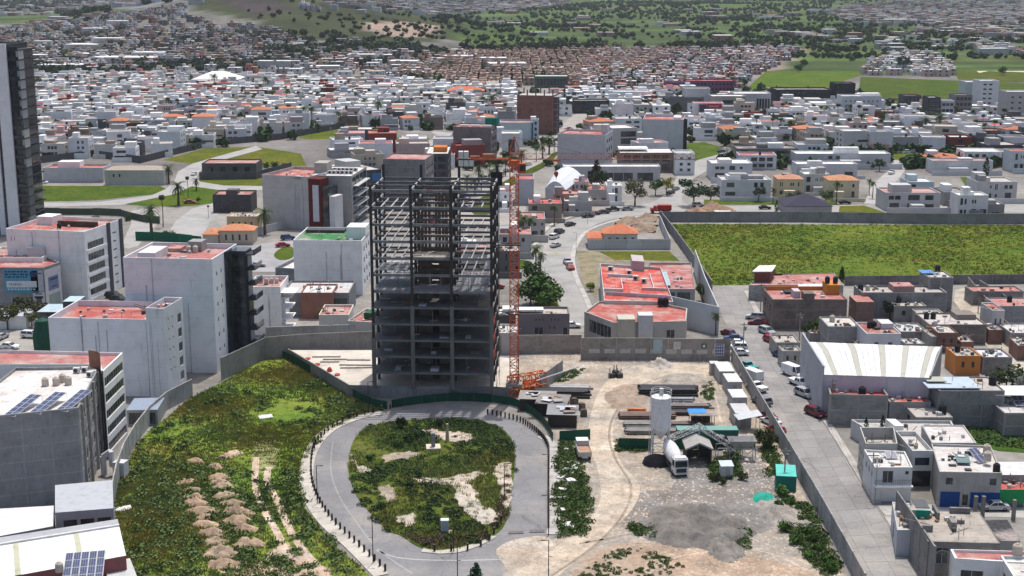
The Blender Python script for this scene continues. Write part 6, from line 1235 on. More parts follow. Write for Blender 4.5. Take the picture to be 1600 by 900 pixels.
# low roofs at the bottom left
b = B("tin_roof_shed", "low shed with a white sheet roof under the grey concrete wall", [P(-40, 845, 5), P(83, 822, 5), P(84, 790, 5), P(-40, 797, 5)], 5, roof='tin', rcol=(.62, .63, .64), par=0, wcol=(.3, .3, .3), cat="shed")
b = B("tin_roof_shed", "taller shed with a grey sheet roof beside the curved concrete wall", [P(86, 801, 6.3), P(177, 794, 6.3), P(176, 750, 6.3), P(86, 758, 6.3)], 6.3, roof='tin', rcol=(.42, .44, .47), par=0, wcol=(.33, .33, .34), wins=[('F', 3, 1, .1, .98, .3, .85, .8, .8, 1)], cat="shed")
b = B("warehouse", "large white corrugated roof with pale skylight strips at the bottom left", [P(-60, 915, 6), P(197, 868, 6), P(184, 812, 6), P(-60, 850, 6)], 6, roof='tin', rcol=(.70, .70, .69), par=0, wcol=(.25, .1, .1), cat="warehouse")
for u in (.315, .70): bx(b, "skylight_strip", u, u+.035, .0, 1.0, 6.0, 6.05, 'tin', (.46, .46, .34))
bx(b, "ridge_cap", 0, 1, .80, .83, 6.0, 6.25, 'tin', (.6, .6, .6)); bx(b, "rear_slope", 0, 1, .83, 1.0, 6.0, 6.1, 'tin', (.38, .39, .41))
q = _Q(); q.q = [Vector((0, 0))]*4; q.rz = 0; q.roofz = 5; q.A = P(96, 915, 5); solar(q, 0, 0, "large dark blue solar array at the bottom left corner by the corrugated roof", 5, 4, 1.0, 1.6, 14, .20)
tank(P(93, 893, 6.0), "grey rooftop tank standing on the white corrugated roof", False, .95)
b = B("tin_roof_shed", "small shed at the bottom left beside the blue solar array", [P(170, 908, 4), P(215, 903, 4), P(203, 872, 4), P(160, 880, 4)], 4, roof='tin', rcol=(.5, .5, .5), par=0, wcol=(.2, .06, .05), cat="shed")
mb = MB(); mb.lathe([(.5, 0), (.5, 3.2)], 'tin', 10); mb.bar((0, 0, 3.2), (1.4, 0, 4.2), .5, 'tin', 8); mb.bar((1.4, 0, 4.2), (1.6, 0, 1.6), .5, 'tin', 8); mb.box(2.0, 4.0, -.8, 1.0, 0, 2.6, 'tin'); tagit(mb.obj("air_duct", None, P(163, 742), -.2, (.6, .6, .62)), "white bent air duct and plant box between the block and the curved wall", "air duct")
b = B("glass_pavilion", "green glazed pavilion with a pale blue roof left of the white block", rect(58, 97, 494, 4.5, 8), 5.5, wall='glass', roof='tin', rcol=(.40, .50, .55), par=0, cat="pavilion"); b = B("glass_pavilion", "taller green glazed box with a pale blue roof touching the white block", rect(98, 122, 474, 15, 5, 474), 15.4, wall='glass', roof='tin', rcol=(.42, .53, .58), par=0, cat="pavilion"); b = B("tin_roof_shed", "low pale sheet roofs in the street yard at the far left", rect(-40, 40, 494, 3.2, 8), 3.2, roof='tin', rcol=(.45, .48, .52), par=0, cat="shed")
mb = MB(); mb.lathe([(2.2, 0), (2.4, 4), (1.5, 7.5), (.4, 8)], 'plain', 10); tagit(mb.obj("green_netting", None, P(70, 552), 0, (.015, .07, .045)), "dark green netting bundled against the white block's left side", "netting")
# left middle
W = WHITE; b = B("office_block", "white block with grey concrete end, red roof tanks and an outside stair", rect(386, 438, 461, 9.5, 12), 11.5, rcol=RB, par=.8, wins=[('R', 5, 4, .05, .95, .08, .9, .35, .5, 1)]); [tk(b, .1+.16*k, .6, f"{ordn[k]} cream tank from the left in the row on the red roofed white block", False, .9) for k in range(5)]; [bx(b, "stair_flight", 1.0, 1.3, .1, .6, 2.5*k+1, 2.5*k+1.15, 'plain', W) for k in range(4)]; bx(b, "awning", 1.0, 1.45, .05, .5, 9.8, 9.9, 'tin', W)
b = B("office_block", "white four storey block with a green roof terrace behind the tower", rect(458, 565, 379, 13.8, 19, 380), 14.5, rcol=(.05, .20, .07), par=.9, wins=[('R', 4, 4, .1, .95, .1, .9, .38, .5, 1)]); cabin(b, .72, 1.0, .35, .7, 3.2); bx(b, "pergola", .02, .6, .8, .98, 13.7, 14.4, 'steel', (.04, .04, .04)); ac(b, .7, .45, "white air conditioner on the green roof terrace", 1.2)
b = B("warehouse", "low grey building with a white roof in front of the green roof block", rect(430, 545, 418, 5.5, 16, 424), 5.5, wall='concrete', wcol=(.22, .23, .245), rcol=(.62, .62, .62), par=.9, cat="warehouse"); b = B("workshop", "grey block walled workshop beside the outside stair", rect(440, 545, 445, 8, 14), 6.0, wall='concrete', wcol=(.20, .205, .215), rcol=(.5, .5, .5), par=.5, wins=[('F', 1, 1, .72, .98, .1, .8, .9, .9, 1)])
b = B("house", "white house with a rounded red roof left of the tower's podium", rect(498, 545, 493, 6, 10), 6.2, rcol=RB, wcol=(.62, .60, .55), par=.5, wins=[('F', 2, 1, .2, .9, .2, .7, .5, .7, 1)]); b = B("house", "cream house with a red terrace and a green water box beside the tower", rect(543, 592, 503, 5.5, 12, 506), 5.8, rcol=RP, wcol=(.52, .50, .46), par=.5, wins=[('F', 1, 1, .6, .9, .1, .6, .5, .9, 1)]); bx(b, "green_box", .35, .65, .3, .55, 5.3, 6.9, 'plain', (.03, .10, .05)); bx(b, "skylight", .75, .98, .4, .8, 5.3, 6.0, 'glass')
b = B("house", "small house with a brick wall and white roof left of the red roofed houses", rect(470, 520, 470, 4.5, 10), 6.5, rcol=RW, wcol=BRICK, par=.4)
# big blocks in the upper left middle
b = B("office_block", "large pale block with a dark red frame at its right corner", rect(409, 482, 270, 18, 22, 274), 17.5, wcol=(.48, .46, .45), rcol=RB, par=1.0); bx(b, "red_frame", 1.0, 1.27, -.02, .22, 0, 17.0, 'plaster', (.12, .025, .02)); bx(b, "white_panel", 1.10, 1.22, -.04, -.02, 3, 15, 'plaster', (.55, .55, .58)); bx(b, "glass_corner", 1.27, 1.40, 0, .3, 0, 14.5, 'glass'); bx(b, "white_fin", 1.42, 1.54, 0, .25, 0, 11.5, 'plaster', (.55, .55, .55)); cabin(b, .68, .84, -.0, .1, .9, (.48, .46, .45))
b = B("office_block", "large beige-grey block with a cluttered white roof and dark glass side", rect(483, 549, 274, 17, 24, 275), 17.0, wcol=(.34, .325, .315), rcol=RW, par=.3, wins=[('R', 4, 5, .05, .98, .02, .96, .96, .88, 1)]); cabin(b, .0, .3, .3, .6, 3.5, (.35, .34, .31)); [ac(b, .35+.1*(k % 6), .25+.3*(k//6), "white air conditioner in the crowd on the cluttered white roof", 1.3) for k in range(12)]; [bx(b, "balcony_slab", 1.0, 1.12, .1, .9, 3.3*k, 3.3*k+.2, 'plain', (.5, .5, .5)) for k in range(1, 5)]
b = B("office_block", "black glass block right of the cluttered white roof", rect(549, 596, 268, 15, 22, 264), 15, wall='glass', rcol=(.5, .5, .5), par=.2); cabin(b, .2, .7, .4, .8, 2.5, (.45, .45, .43)); bx(b, "blue_sign", .65, .98, -.02, 0, 11, 13.6, 'plain', (.06, .16, .34))
b = B("office_block", "grey concrete block wall building behind the steel tower", rect(598, 664, 246, 17, 18, 247), 16.5, wall='block', wcol=(.255, .245, .24), rcol=RP, par=.5, grid=4.5, wins=[('R', 3, 4, .1, .95, .1, .9, .8, .6, 1)]); bx(b, "sign", 1.02, 1.22, -.06, -.03, 3, 8, 'plain', (.035, .03, .035)); bx(b, "sign_band", 1.04, 1.2, -.08, -.06, 6, 7, 'plain', (.3, .03, .03))
b = B("office_block", "dark building with glass balconies and an orange roof box", rect(665, 700, 236, 15, 26), 14, wcol=(.10, .10, .105), rcol=RW, par=.4, wins=[('F', 2, 4, .05, .95, .1, .95, .85, .7, 1), ('R', 4, 4, .05, .95, .1, .95, .85, .7, 1)]); bx(b, "stair_head", .3, .9, .3, .6, 13.6, 15.6, 'plaster', (.5, .17, .05))
b = B("unfinished_building", "dark red-brown block building with a green roof box", rect(708, 767, 203, 14, 16, 204), 15.5, wall='block', wcol=(.22, .185, .18), rcol=RP, par=.5, wins=[('R', 2, 4, .1, .95, .1, .95, .8, .6, 1)], cat="building"); cabin(b, .75, 1.05, .6, .95, 3.6, (.01, .15, .11)); [bx(b, "white_sheet", .1+.3*k, .35+.3*k, .4, .5, 15.1, 15.7, 'tin', W) for k in range(3)]
b = B("shop_building", "pale shop with a white portal frame right of the brown block building", rect(784, 812, 215, 8, 12), 10, wcol=(.60, .61, .62), rcol=RW, par=.6, wins=[('F', 1, 1, .35, .75, .05, .75, .9, .9, 1)]); b = B("shop_building", "long light blue building with a blue and orange end wall", rect(781, 832, 196, 8, 16), 9.5, wcol=(.42, .50, .52), rcol=RP, par=.8); bx(b, "blue_strip", .97, 1.02, -.02, 0, .5, 9.5, 'plain', (.02, .10, .22)); cabin(b, .95, 1.12, .5, .7, 3); b = B("house", "light blue tower-like house beside the brick tower", rect(832, 842, 188, 10, 6), 10.5, wcol=(.50, .56, .58), wins=[('F', 1, 3, .2, .8, .1, .95, .6, .5, 1)])
b = B("unfinished_building", "tall unplastered brick tower with columns on its roof", rect(808, 864, 150, 20, 16, 151), 20.5, wall='block', wcol=(.26, .125, .10), rcol=(.42, .40, .38), par=.1, grid=5, cat="building")
for k in range(9): u = (k % 5)/4.2+.02; v = .05 if k < 5 else .9; bx(b, "column", u, u+.03, v, v+.04, 20.4, 23.4, 'concrete', (.12, .11, .11))
for k in range(6): bx(b, "floor_slab", 1.0, 1.16, .1, .9, 3.3*k+3, 3.3*k+3.25, 'concrete', (.25, .26, .3)); bx(b, "column", 1.13, 1.16, .1, .14, 3.3*k, 3.3*k+3, 'steel', (.04, .06, .12))
b = B("office_block", "large white block with a small red roof terrace left of the crane jib", rect(871, 946, 214, 13, 20, 216), 14.5, wcol=(.47, .47, .49), rcol=RB, par=.9, wins=[('R', 3, 3, .1, .95, .1, .9, .5, .5, 1)]); cabin(b, .84, .97, .5, .75, 4.2, (.5, .5, .52)); tk(b, .35, .8, "white tank on the large white block left of the crane jib", False, 1.2)
b = B("office_block", "white glazed office with red cornices between two large white blocks", rect(957, 996, 202, 12, 18, 201), 12.5, wcol=(.46, .43, .42), rcol=RW, par=.6, wins=[('F', 1, 3, .3, .98, .1, .9, .9, .8, 1), ('R', 4, 3, .05, .95, .1, .9, .6, .5, 1)]); b = B("office_block", "large white block with a red roof and a dark framed right corner", rect(1004, 1068, 191, 14, 22, 192), 15.5, wcol=(.49, .50, .51), rcol=RB, par=.9, wins=[('R', 2, 4, .05, .6, .1, .95, .85, .7, 1)]); bx(b, "dark_frame", 1.0, 1.09, .0, .08, 0, 15.8, 'plain', (.03, .03, .035)); cabin(b, .75, .93, .1, .5, 1.8)
b = B("unfinished_house", "unfinished brown brick building with white slab roofs under the crane jib", rect(968, 1052, 244, 7, 14), 8.5, wall='block', wcol=(.24, .19, .16), rcol=RW, par=.1, wins=[('F', 5, 2, .05, .95, .05, .95, .75, .7, 1)]); bx(b, "slab", .0, .55, .3, .9, 9.5, 9.8, 'concrete', W); b = B("house", "stepped white house at the right end of the crane jib", rect(1056, 1086, 240, 9, 14), 9, wins=[('F', 2, 3, .1, .9, .1, .9, .4, .5, 1)]); b = B("showroom", "long white wall building with dark openings behind the trees", rect(880, 1032, 262, 5.5, 9), 6, wcol=(.46, .45, .46), rcol=RW, par=.5, wins=[('F', 1, 1, .25, .30, .0, .7, .9, .95, 1), ('F', 3, 1, .42, .72, .0, .6, .95, .9, 1), ('F', 1, 1, .76, .93, .0, .6, .95, .9, 1)])
# barrel vault
p0, p1 = P(855, 277, 4.5), P(899, 296, 4.5); b = B("vaulted_hall", "white barrel vaulted hall with a ribbed metal roof", [P(852, 294, 5), P(884, 297, 5), P(911, 276, 5), P(868, 268, 5)], 5.0, wcol=(.52, .54, .55), roof='tin', rcol=W, par=0, cat="hall")
A0, A1, A2, A3 = [v for v in b.q]; n = 12; pv = None
for k in range(n):
    mb = MB()
    def rb_(t): z = 5.0+2.9*math.sin(math.pi*t); a = A0.lerp(A1, t); c = A3.lerp(A2, t); return (a.x, a.y, z), (c.x, c.y, z)
    (a, c), (e, f) = rb_(k/n), rb_((k+1)/n); mb.face([a, e, f, c], 'tin'); mb.face([(a[0], a[1], 5), (e[0], e[1], 5), e, a], 'tin'); kid(mb.obj("roof_sheet", b.root, col=(.62, .64, .66) if k % 4 else (.55, .57, .6)))
b = B("office_block", "light blue-grey block with barred side windows left of the vaulted hall", rect(805, 834, 282, 9, 14), 9.5, wcol=(.45, .46, .50), rcol=RB, par=.8, wins=[('R', 3, 3, .1, .95, .1, .9, .5, .5, 1)])
# red roofed row along the curved road
for (x0, x1, y, h, d, c, rc, l) in ((772, 800, 300, 6, 14, W, RB, "white house with a pink parapet just right of the crane mast"), (826, 878, 318, 5.5, 12, (.30, .25, .22), (.42, .10, .09), "house with a bright red terrace roof left of the curved road"), (866, 905, 303, 6, 10, (.36, .2, .17), (.45, .10, .08), "red roofed brown house below the vaulted hall"), (882, 925, 314, 4.5, 10, (.4, .39, .38), (.62, .62, .6), "low flat grey shop with a white canopy at the curved road"), (898, 920, 284, 6.5, 9, (.58, .48, .48), RP, "pink walled house right of the vaulted hall"), (948, 972, 290, 6.5, 10, W, RW, "white gabled house with a peach roof edge behind the trees"), (918, 948, 296, 5, 12, (.45, .40, .38), (.42, .12, .10), "long low house with a dark red roof behind the trees"),
                                 (806, 852, 342, 6, 14, (.42, .40, .37), RP, "grey-beige house with a pink roof at the left of the curved road"), (780, 830, 366, 6, 13, (.36, .35, .34), (.40, .13, .12), "grey house with a red roof beside the palms"), (772, 812, 392, 6.5, 10, (.14, .13, .13), CR, "dark brown house at the roundabout"), (700, 760, 392, 6, 12, (.45, .42, .40), RP, "pink roofed house seen through the steel frame"), (690, 765, 440, 5, 12, (.5, .48, .45), TERRA, "terracotta roofed house seen through the lower steel frame"), (600, 660, 420, 5, 10, W, RW, "white house seen through the left side of the steel frame")):
    b = B("house", l, rect(x0, x1, y, h, d), h+.0, wcol=c, rcol=rc, par=.5, wins=WV(h > 5)+[('R', 2, 1, .1, .9, .3, .8, .5, .6, 1)]); vary(b, c)
    ac(b, .6, .5, "white air conditioner on a roof beside the curved road", 1.0)
b = B("house", "purple-grey house with round windows right of the crane mast", rect(809, 890, 491, 7.2, 7, 491), 7.3, wcol=(.20, .175, .19), rcol=CR, par=.5, wins=[('F', 3, 1, .32, .52, .76, .87, .3, .7, 1), ('F', 3, 1, .62, .82, .76, .87, .3, .7, 1), ('F', 1, 1, .30, .52, .25, .6, .85, .8), ('F', 2, 1, .58, .75, .5, .62, .3, .7, 1), ('F', 1, 1, .85, .98, .25, .6, .75, .8)], rich=True); bx(b, "white_slab", -.02, .5, .3, .7, 7.3, 7.7, 'concrete', W)
b = B("house", "dark terrace house between the tower and the purple-grey house", rect(776, 806, 500, 4.5, 9), 5.5, wcol=(.12, .115, .115), rcol=RW, par=.5); cabin(b, .3, .9, .3, .7, 1.4); b = B("annex", "low white annex right beside the tower's foot", rect(776, 808, 520, 4.8, 8), 4.8, wcol=(.5, .48, .47), rcol=RW, par=.4)
# house with red roofs above the yard wall
b = B("house", "large cream house with red roofs directly behind the yard's long wall", [P(913, 488, 6), P(958, 505, 6), P(1072, 503, 6), P(1074, 483, 6), P(1010, 470, 6), P(935, 472, 6)], 6.2, wcol=(.40, .39, .36), rcol=RB, par=.5, wins=[(0, 1, 1, .15, .95, .25, .85, .95, .8), (1, 1, 1, .72, .86, .3, .7, .8, .9)], rich=True)
for (x, y, w, d, h, c, l) in ((966, 499, 3.8, 4.5, 6.9, (.46, .44, .37), "cream front block"), (998, 493, 3.2, 3.6, 7.9, (.52, .52, .53), "white stair tower"), (952, 506, 1.9, 4, 5.2, (.52, .51, .49), "white side block")):
    p = P(x, y, h); mb = MB(); c0, s0 = math.cos(-b.rz), math.sin(-b.rz); v = p-b.A; lx, ly = v.x*c0-v.y*s0, v.x*s0+v.y*c0; o = mb.box(0, w, 0, d, 0, h, 'plaster') or mb.obj("stair_block", b.root, (lx, ly, 0), -b.rz, c); kid(o); o["label"] = l
tank(P(1032, 477, 6), "left one of the two black tanks on the cream house with red roofs", True, 1.3); tank(P(1040, 477, 6), "right one of the two black tanks on the cream house with red roofs", True, 1.3)
b = B("house", "house with a large bright red tiled terrace roof and white parapets", [P(944, 470, 6.5), P(1052, 472, 6.5), P(1032, 418, 6.5), P(938, 412, 6.5)], 6.6, wcol=(.55, .54, .52), rcol=(.48, .085, .065), par=.7, wins=[(3, 4, 2, .1, .9, .1, .9, .4, .5)], rich=True)
for u in (.2, .4, .6, .8): bx(b, "roof_seam", u, u+.006, .02, .98, b.roofz+.005, b.roofz+.06, 'plain', (.35, .06, .05))
for u0, u1, v0, v1 in ((.02, .3, .30, .31), (.3, .31, .31, .6), (.6, .98, .36, .37), (.78, .79, .37, .8), (.1, .6, .7, .71)): bx(b, "parapet_wall", u0, u1, v0, v1, b.roofz, b.roofz+.7, 'plaster', OFFW)
for (u, v) in ((.42, .78), (.5, .62), (.62, .55), (.12, .86)): ac(b, u, v, "white cooling unit on the bright red tiled roof", 1.3)
cabin(b, .52, .72, .92, 1.12, 2.6, (.45, .4, .4)); b = B("house", "grey glass fronted wing right of the bright red tiled roof", [P(1030, 452, 5.5), P(1086, 452, 5.5), P(1080, 408, 6), P(1014, 408, 6)], 5.6, wcol=(.36, .35, .33), rcol=(.36, .12, .11), par=.5, wins=[('F', 2, 1, .05, .9, .1, .9, .85, .85, 1)]); bx(b, "glass_canopy", .0, .35, .1, .6, 5.7, 5.8, 'tin', (.35, .45, .5))
bwall("white_wall", "white sloping wall round the garden of the red roofed houses", [(1122, 524), (1100, 470), (1085, 425)], 6.5, (.50, .50, .50), 'plaster', 6, posts=False); bwall("white_wall", "long white wall between the two red roofed houses", [(945, 498), (1040, 504), (1122, 524)], 6.8, (.52, .54, .55), 'plaster', 6, posts=False)
b = B("house", "orange tiled house inside white walls beside the curved road", rect(944, 996, 365, 4.8, 8), 4.8, wcol=(.6, .6, .57), roof='plain', rcol=TERRA, par=0, wins=[('F', 4, 1, .05, .98, .25, .8, .35, .8, 1)]); pitched(b, 4.8, 2.2, (.62, .22, .12)); b = B("house", "small orange tiled wing left of the orange tiled house", rect(920, 944, 372, 3.2, 9), 3.2, roof='plain', rcol=TERRA, par=0, wcol=(.5, .45, .4)); pitched(b, 3.2, 1.2, (.62, .22, .12))
bwall("white_wall", "white wall along the front of the orange tiled house's garden", [(919, 390), (980, 390), (1047, 390)], 3.3, (.50, .50, .50), 'plaster', 5, posts=False); bwall("white_wall", "white wall along the right side of the orange tiled house's garden", [(1047, 390), (1030, 350)], 3.3, (.40, .41, .42), 'plaster', 5, posts=False)
# ------------------------------------------------------------------ right side along the concrete street
GB = (.27, .262, .255)
b = B("house", "long low house with a pink roof against the large green field", [P(1170, 446, 4), P(1318, 446, 4), P(1303, 427, 4), P(1188, 430, 4)], 4.1, wall='block', wcol=(.34, .34, .33), rcol=RP, par=.15); cabin(b, .02, .2, .3, .8, 3, (.18, .07, .06)); bx(b, "white_roof", .0, .22, .25, .85, 6.8, 7, 'plain', W); bx(b, "metal_canopy", .52, .85, -.35, .05, 4.2, 4.3, 'tin', (.55, .58, .6)); bx(b, "skylight", .1, .3, .95, .98, 4, 4.4, 'plain', (.03, .03, .03))
b = B("house", "brown brick house with a pink roof and orange walled terrace", rect(1207, 1324, 469, 7, 11.5), 7.2, wall='block', wcol=(.215, .17, .15), rcol=RP, par=.25, grid=5.5, wins=[('L', 3, 1, .1, .9, .45, .85, .5, .6, 1)]); bx(b, "orange_parapet", .02, .98, .93, .95, 6.9, 7.9, 'plaster', (.50, .20, .05)); cabin(b, .80, .97, .5, .95, 2.4, (.52, .22, .05)); bx(b, "brick_stair_head", .42, .56, -.01, .3, 7, 8.6, 'block', (.2, .16, .145)); bx(b, "stair_opening", .24, .38, .55, .8, 7.0, 7.5, 'plain', (.04, .04, .04)); bx(b, "washing", .31, .40, .2, .5, 7.0, 8.6, 'plain', (.5, .42, .45))
tk(b, .82, .65, "left one of two black tanks above the orange stair room", True, 1.1, 2.6); tk(b, .93, .65, "right one of two black tanks above the orange stair room", True, 1.1, 2.6)
b = B("shed", "small brick shed with a sloping pink roof right of the brown brick house", rect(1338, 1366, 473, 5, 7), 5.2, wall='block', wcol=(.23, .15, .13), rcol=RP, par=0, cat="shed")
b = B("house", "wide grey block house with black tanks near the field wall", rect(1347, 1480, 458, 6, 8), 6.2, wall='block', wcol=GB, rcol=CR, par=.5, grid=4.2); tk(b, .03, .5, "black tank at the left end of the wide grey block house", True, 1.2); tk(b, .12, .55, "white tank near the left end of the wide grey block house", False, 1); tk(b, .50, .7, "black tank in the middle of the wide grey block house", True, 1.1); cabin(b, .40, .65, .3, .9, 1.4, (.3, .2, .19), top=RP)
b = B("house", "tall grey block house with a small blue roof beside the dirt alley", rect(1452, 1490, 434, 8.5, 8), 8.6, wall='block', wcol=(.25, .24, .235), rcol=(.5, .5, .5), par=.3, grid=3.5); bx(b, "blue_sheet", -.1, .45, .5, 1, 8.7, 8.8, 'tin', (.10, .24, .48)); tk(b, .62, .7, "black tank on the tall grey house beside the dirt alley", True, 1.2, .6)
# scattered low houses
for (x0, x1, y, h, d, c, rc, l, m) in ((1294, 1344, 510, 6, 9, (.30, .295, .28), (.55, .54, .51), "block house with a white roof and low parapet behind the warehouse", 'block'), (1354, 1408, 521, 6.5, 10, (.56, .56, .58), (.30, .11, .09), "white house with a dark red terrace behind the warehouse", 'plaster'), (1398, 1448, 478, 4, 8, (.28, .27, .25), CR, "low weathered concrete house below the wide grey block house", 'concrete'), (1440, 1482, 495, 3.4, 8, (.36, .35, .33), (.44, .42, .38), "small house with a bent concrete roof beside the alley", 'concrete'), (1452, 1542, 507, 4.6, 11, (.22, .19, .17), (.50, .48, .45), "wide house with a patchy white concrete roof at the alley", 'block'),
                                    (1407, 1450, 518, 3, 8, (.26, .25, .24), (.48, .52, .56), "low sheet roofed house between the white house and the brick house", 'block'), (1466, 1497, 520, 4.5, 7, (.21, .12, .10), (.52, .50, .46), "small brick house with a pale roof near the orange house", 'block'), (1494, 1533, 556, 4.2, 7, (.50, .20, .06), (.36, .33, .3), "orange fronted house behind the warehouse's right end", 'plaster'), (1536, 1582, 558, 3.6, 7, (.24, .22, .21), (.56, .58, .60), "brick house with a crumpled metal sheet roof by the alley", 'block'), (1560, 1660, 478, 5.5, 9, (.30, .30, .31), (.44, .20, .18), "house with a red roof at the right edge beyond the alley", 'block'), (1551, 1570, 485, 6.5, 8, (.50, .48, .46), RP, "slim pale house with one window beyond the alley", 'plaster'),
                                    (1580, 1640, 520, 3.4, 9, (.32, .31, .3), (.55, .54, .53), "low house with a white roof at the right edge beyond the alley", 'block'), (1212, 1250, 535, 3.2, 7, (.33, .32, .3), (.42, .4, .37), "small flat concrete house on the street just above the warehouse", 'block'), (1222, 1252, 548, 3.6, 4, (.36, .35, .33), (.4, .38, .35), "grey yard room at the warehouse's upper street corner", 'block'), (1520, 1600, 455, 3.6, 6, (.24, .23, .22), (.46, .2, .17), "brick shed with a red sheet roof in the walled plot", 'block')):
    b = B("house", l, rect(x0, x1, y, h, d), h, wall=m, wcol=c, rcol=rc, par=.3, grid=4 if m == 'block' else 0, wins=[('F', 2, 1, .1, .9, .3, .8, .3, .6, 1)] if m != 'block' or x1-x0 < 40 else [])
    if x0 in (1294, 1354, 1452, 1494, 1398, 1560): tk(b, .3 if x0 != 1452 else .1, .6, f"{'black' if x0 != 1294 else 'cream'} tank on the {' '.join(l.split()[:11])}", x0 != 1294, 1.1)
    if x0 in (1354, 1452): tk(b, .42 if x0 == 1354 else .22, .6, f"second tank from the left on the {' '.join(l.split()[:8])}", True, 1.1); cabin(b, .6, .95, .5, .9, 1.2, c)
for k, (x, y, w) in enumerate(((1266, 520, 26), (1345, 545, 24), (1415, 540, 30), (1432, 470, 22), (1502, 535, 20), (1455, 532, 26), (1340, 488, 22), (1590, 545, 26), (1492, 503, 18), (1380, 545, 20), (1545, 520, 22))):
    b = B("annex", f"small rough {['block', 'brick', 'concrete'][k % 3]} room, {ordn[k]} of the back rooms behind the warehouse", rect(x, x+w, y, 2.6, rnd.uniform(4, 7), sk=rnd.uniform(-6, 6)), rnd.uniform(2.4, 3.6), wall='block', wcol=[(.30, .29, .28), (.24, .14, .11), (.34, .33, .31)][k % 3], rcol=rnd.choice([(.45, .44, .41), (.3, .28, .26), (.5, .52, .55)]), par=.15)
b = B("warehouse", "white warehouse with pale skylight strips in its broad metal roof", [P(1287, 585, 8.2), P(1452, 590, 8.2), P(1470, 543, 8.2), P(1256, 535, 8.2)], 8.2, wcol=(.50, .50, .545), roof='tin', rcol=(.72, .73, .74), par=0, cat="warehouse", wins=[('L', 3, 1, .25, .95, .0, .55, .8, .95, 0)], rich=True)
q = b.q; N_ = 22
for k in range(N_):
    u0, u1 = k/N_, (k+1)/N_; mb = MB(); f = lambda u, v, z: (*uv(b, u, v), z); sk = k in (2, 7, 12, 16, 20)
    mb.face([f(u0+.001, -.01, 8.22), f(u1-.001, -.01, 8.22), f(u1-.001, .62, 9.1), f(u0+.001, .62, 9.1)], 'tin'); mb.face([f(u0+.001, .62, 9.1), f(u1-.001, .62, 9.1), f(u1-.001, 1.01, 8.3), f(u0+.001, 1.01, 8.3)], 'tin'); kid(mb.obj("skylight_panel" if sk else "roof_panel", b.root, col=(.42, .415, .35) if sk else tint((.66, .68, .70), .96, 1.02)))
mb = MB(); a0, a1 = uv(b, 0, -.02), uv(b, 0, 1.05); mb.prism([(a0.x-.3, a0.y), (a0.x, a0.y), (a1.x, a1.y), (a1.x-.3, a1.y)], 0, 10.0, 'plaster'); kid(mb.obj("gable_wall", b.root, col=(.40, .41, .44)))
mb = MB(); e0 = uv(b, 1, 0); e1 = uv(b, 1, 1); mb.prism([(e0.x, e0.y), (e0.x+.3, e0.y), (e1.x+.3, e1.y), (e1.x, e1.y)], 0, 8.6, 'block'); kid(mb.obj("end_wall", b.root, col=(.3, .3, .3)))
b = B("house", "low block house with a bright red roof in front of the warehouse", [P(1297, 618, 5.6), P(1388, 620, 5.6), P(1376, 603, 5.6), P(1293, 604, 5.6)], 5.9, wall='block', wcol=(.27, .265, .25), rcol=(.42, .05, .045), par=.8, grid=4.5); tk(b, .58, .3, "black tank on the bright red roof before the warehouse", True, 1.3); tk(b, .15, .6, "small white roof vent left of the black tank on the bright red roof", False, .5); b = B("annex", "low red roofed annex between the warehouse and the grey block wall", rect(1390, 1455, 628, 4.4, 4.5), 4.4, rcol=(.44, .09, .08), wall='block', wcol=(.3, .29, .28), par=.1)
b = B("house", "small weathered concrete house with a black tank by the vacant lot", rect(1431, 1489, 652, 3.4, 8), 3.4, wall='concrete', wcol=(.30, .29, .27), rcol=CR, par=.1, wins=[('L', 1, 1, .2, .7, .1, .8, .5, .8, 1)]); tk(b, .82, .3, "black tank on the small weathered concrete house", True, 1.3)
b = B("house", "tall grey block building with a blue-grey sheet roof right of the warehouse", rect(1468, 1570, 612, 7, 9), 7.2, wall='block', wcol=(.215, .215, .215), rcol=(.40, .38, .36), par=.2, grid=4.2); bx(b, "sheet_roof", -.15, .66, .1, .9, 7.3, 7.45, 'tin', (.42, .50, .57)); bx(b, "sheet_roof", -.1, .2, .4, .75, 7.8, 7.9, 'tin', (.40, .40, .33)); tk(b, .94, .5, "black tank on the tall grey block building by the vacant lot", True, 1.3); b = B("house", "grey block house with a ribbed white canopy at the right edge", rect(1570, 1680, 642, 5, 10), 4.6, wall='block', wcol=(.25, .24, .235), rcol=(.5, .5, .5), par=.3, grid=4.2); bx(b, "sheet_roof", .0, .9, .5, 1.1, 6.3, 6.4, 'tin', W); q = _Q(); q.q = [Vector((0, 0))]*4; q.rz = 0; q.roofz = 4.4; q.A = P(1588, 636, 4.4); solar(q, 0, 0, "dark solar panel at the right edge under the ribbed canopy", 2, 2)
b = B("walled_yard", "walled yard house with a long concrete roof between the cypresses and vacant lot", [P(1375, 684, 3.2), P(1500, 684, 3.2), P(1486, 658, 3.2), P(1330, 656, 3.2)], 3.3, wcol=(.46, .46, .46), rcol=(.44, .43, .40), par=.5, cat="house"); cabin(b, .30, .40, .4, .8, 1.3); tk(b, .78, .3, "cream tank on the walled yard house below the vacant lot", False, 1)
b = B("house", "white two storey house with a balcony at the side street corner", [P(1367, 731, 5.6), P(1426, 731, 5.6), P(1414, 706, 5.6), P(1350, 703, 5.6)], 5.7, wcol=(.60, .60, .585), rcol=(.55, .54, .52), par=.35, wins=[('F', 1, 1, .20, .52, .52, .92, .9, .9), ('F', 1, 1, .80, .92, .78, .9, .8, .8, 1), ('L', 3, 1, .15, .9, .55, .85, .35, .6, 1)], rich=True); mb = MB(); w_ = b.q[1].x
for k in range(22): mb.bar((w_*k/21, -.9, 2.9), (w_*k/21, -.9, 3.9), .02, 'steel')
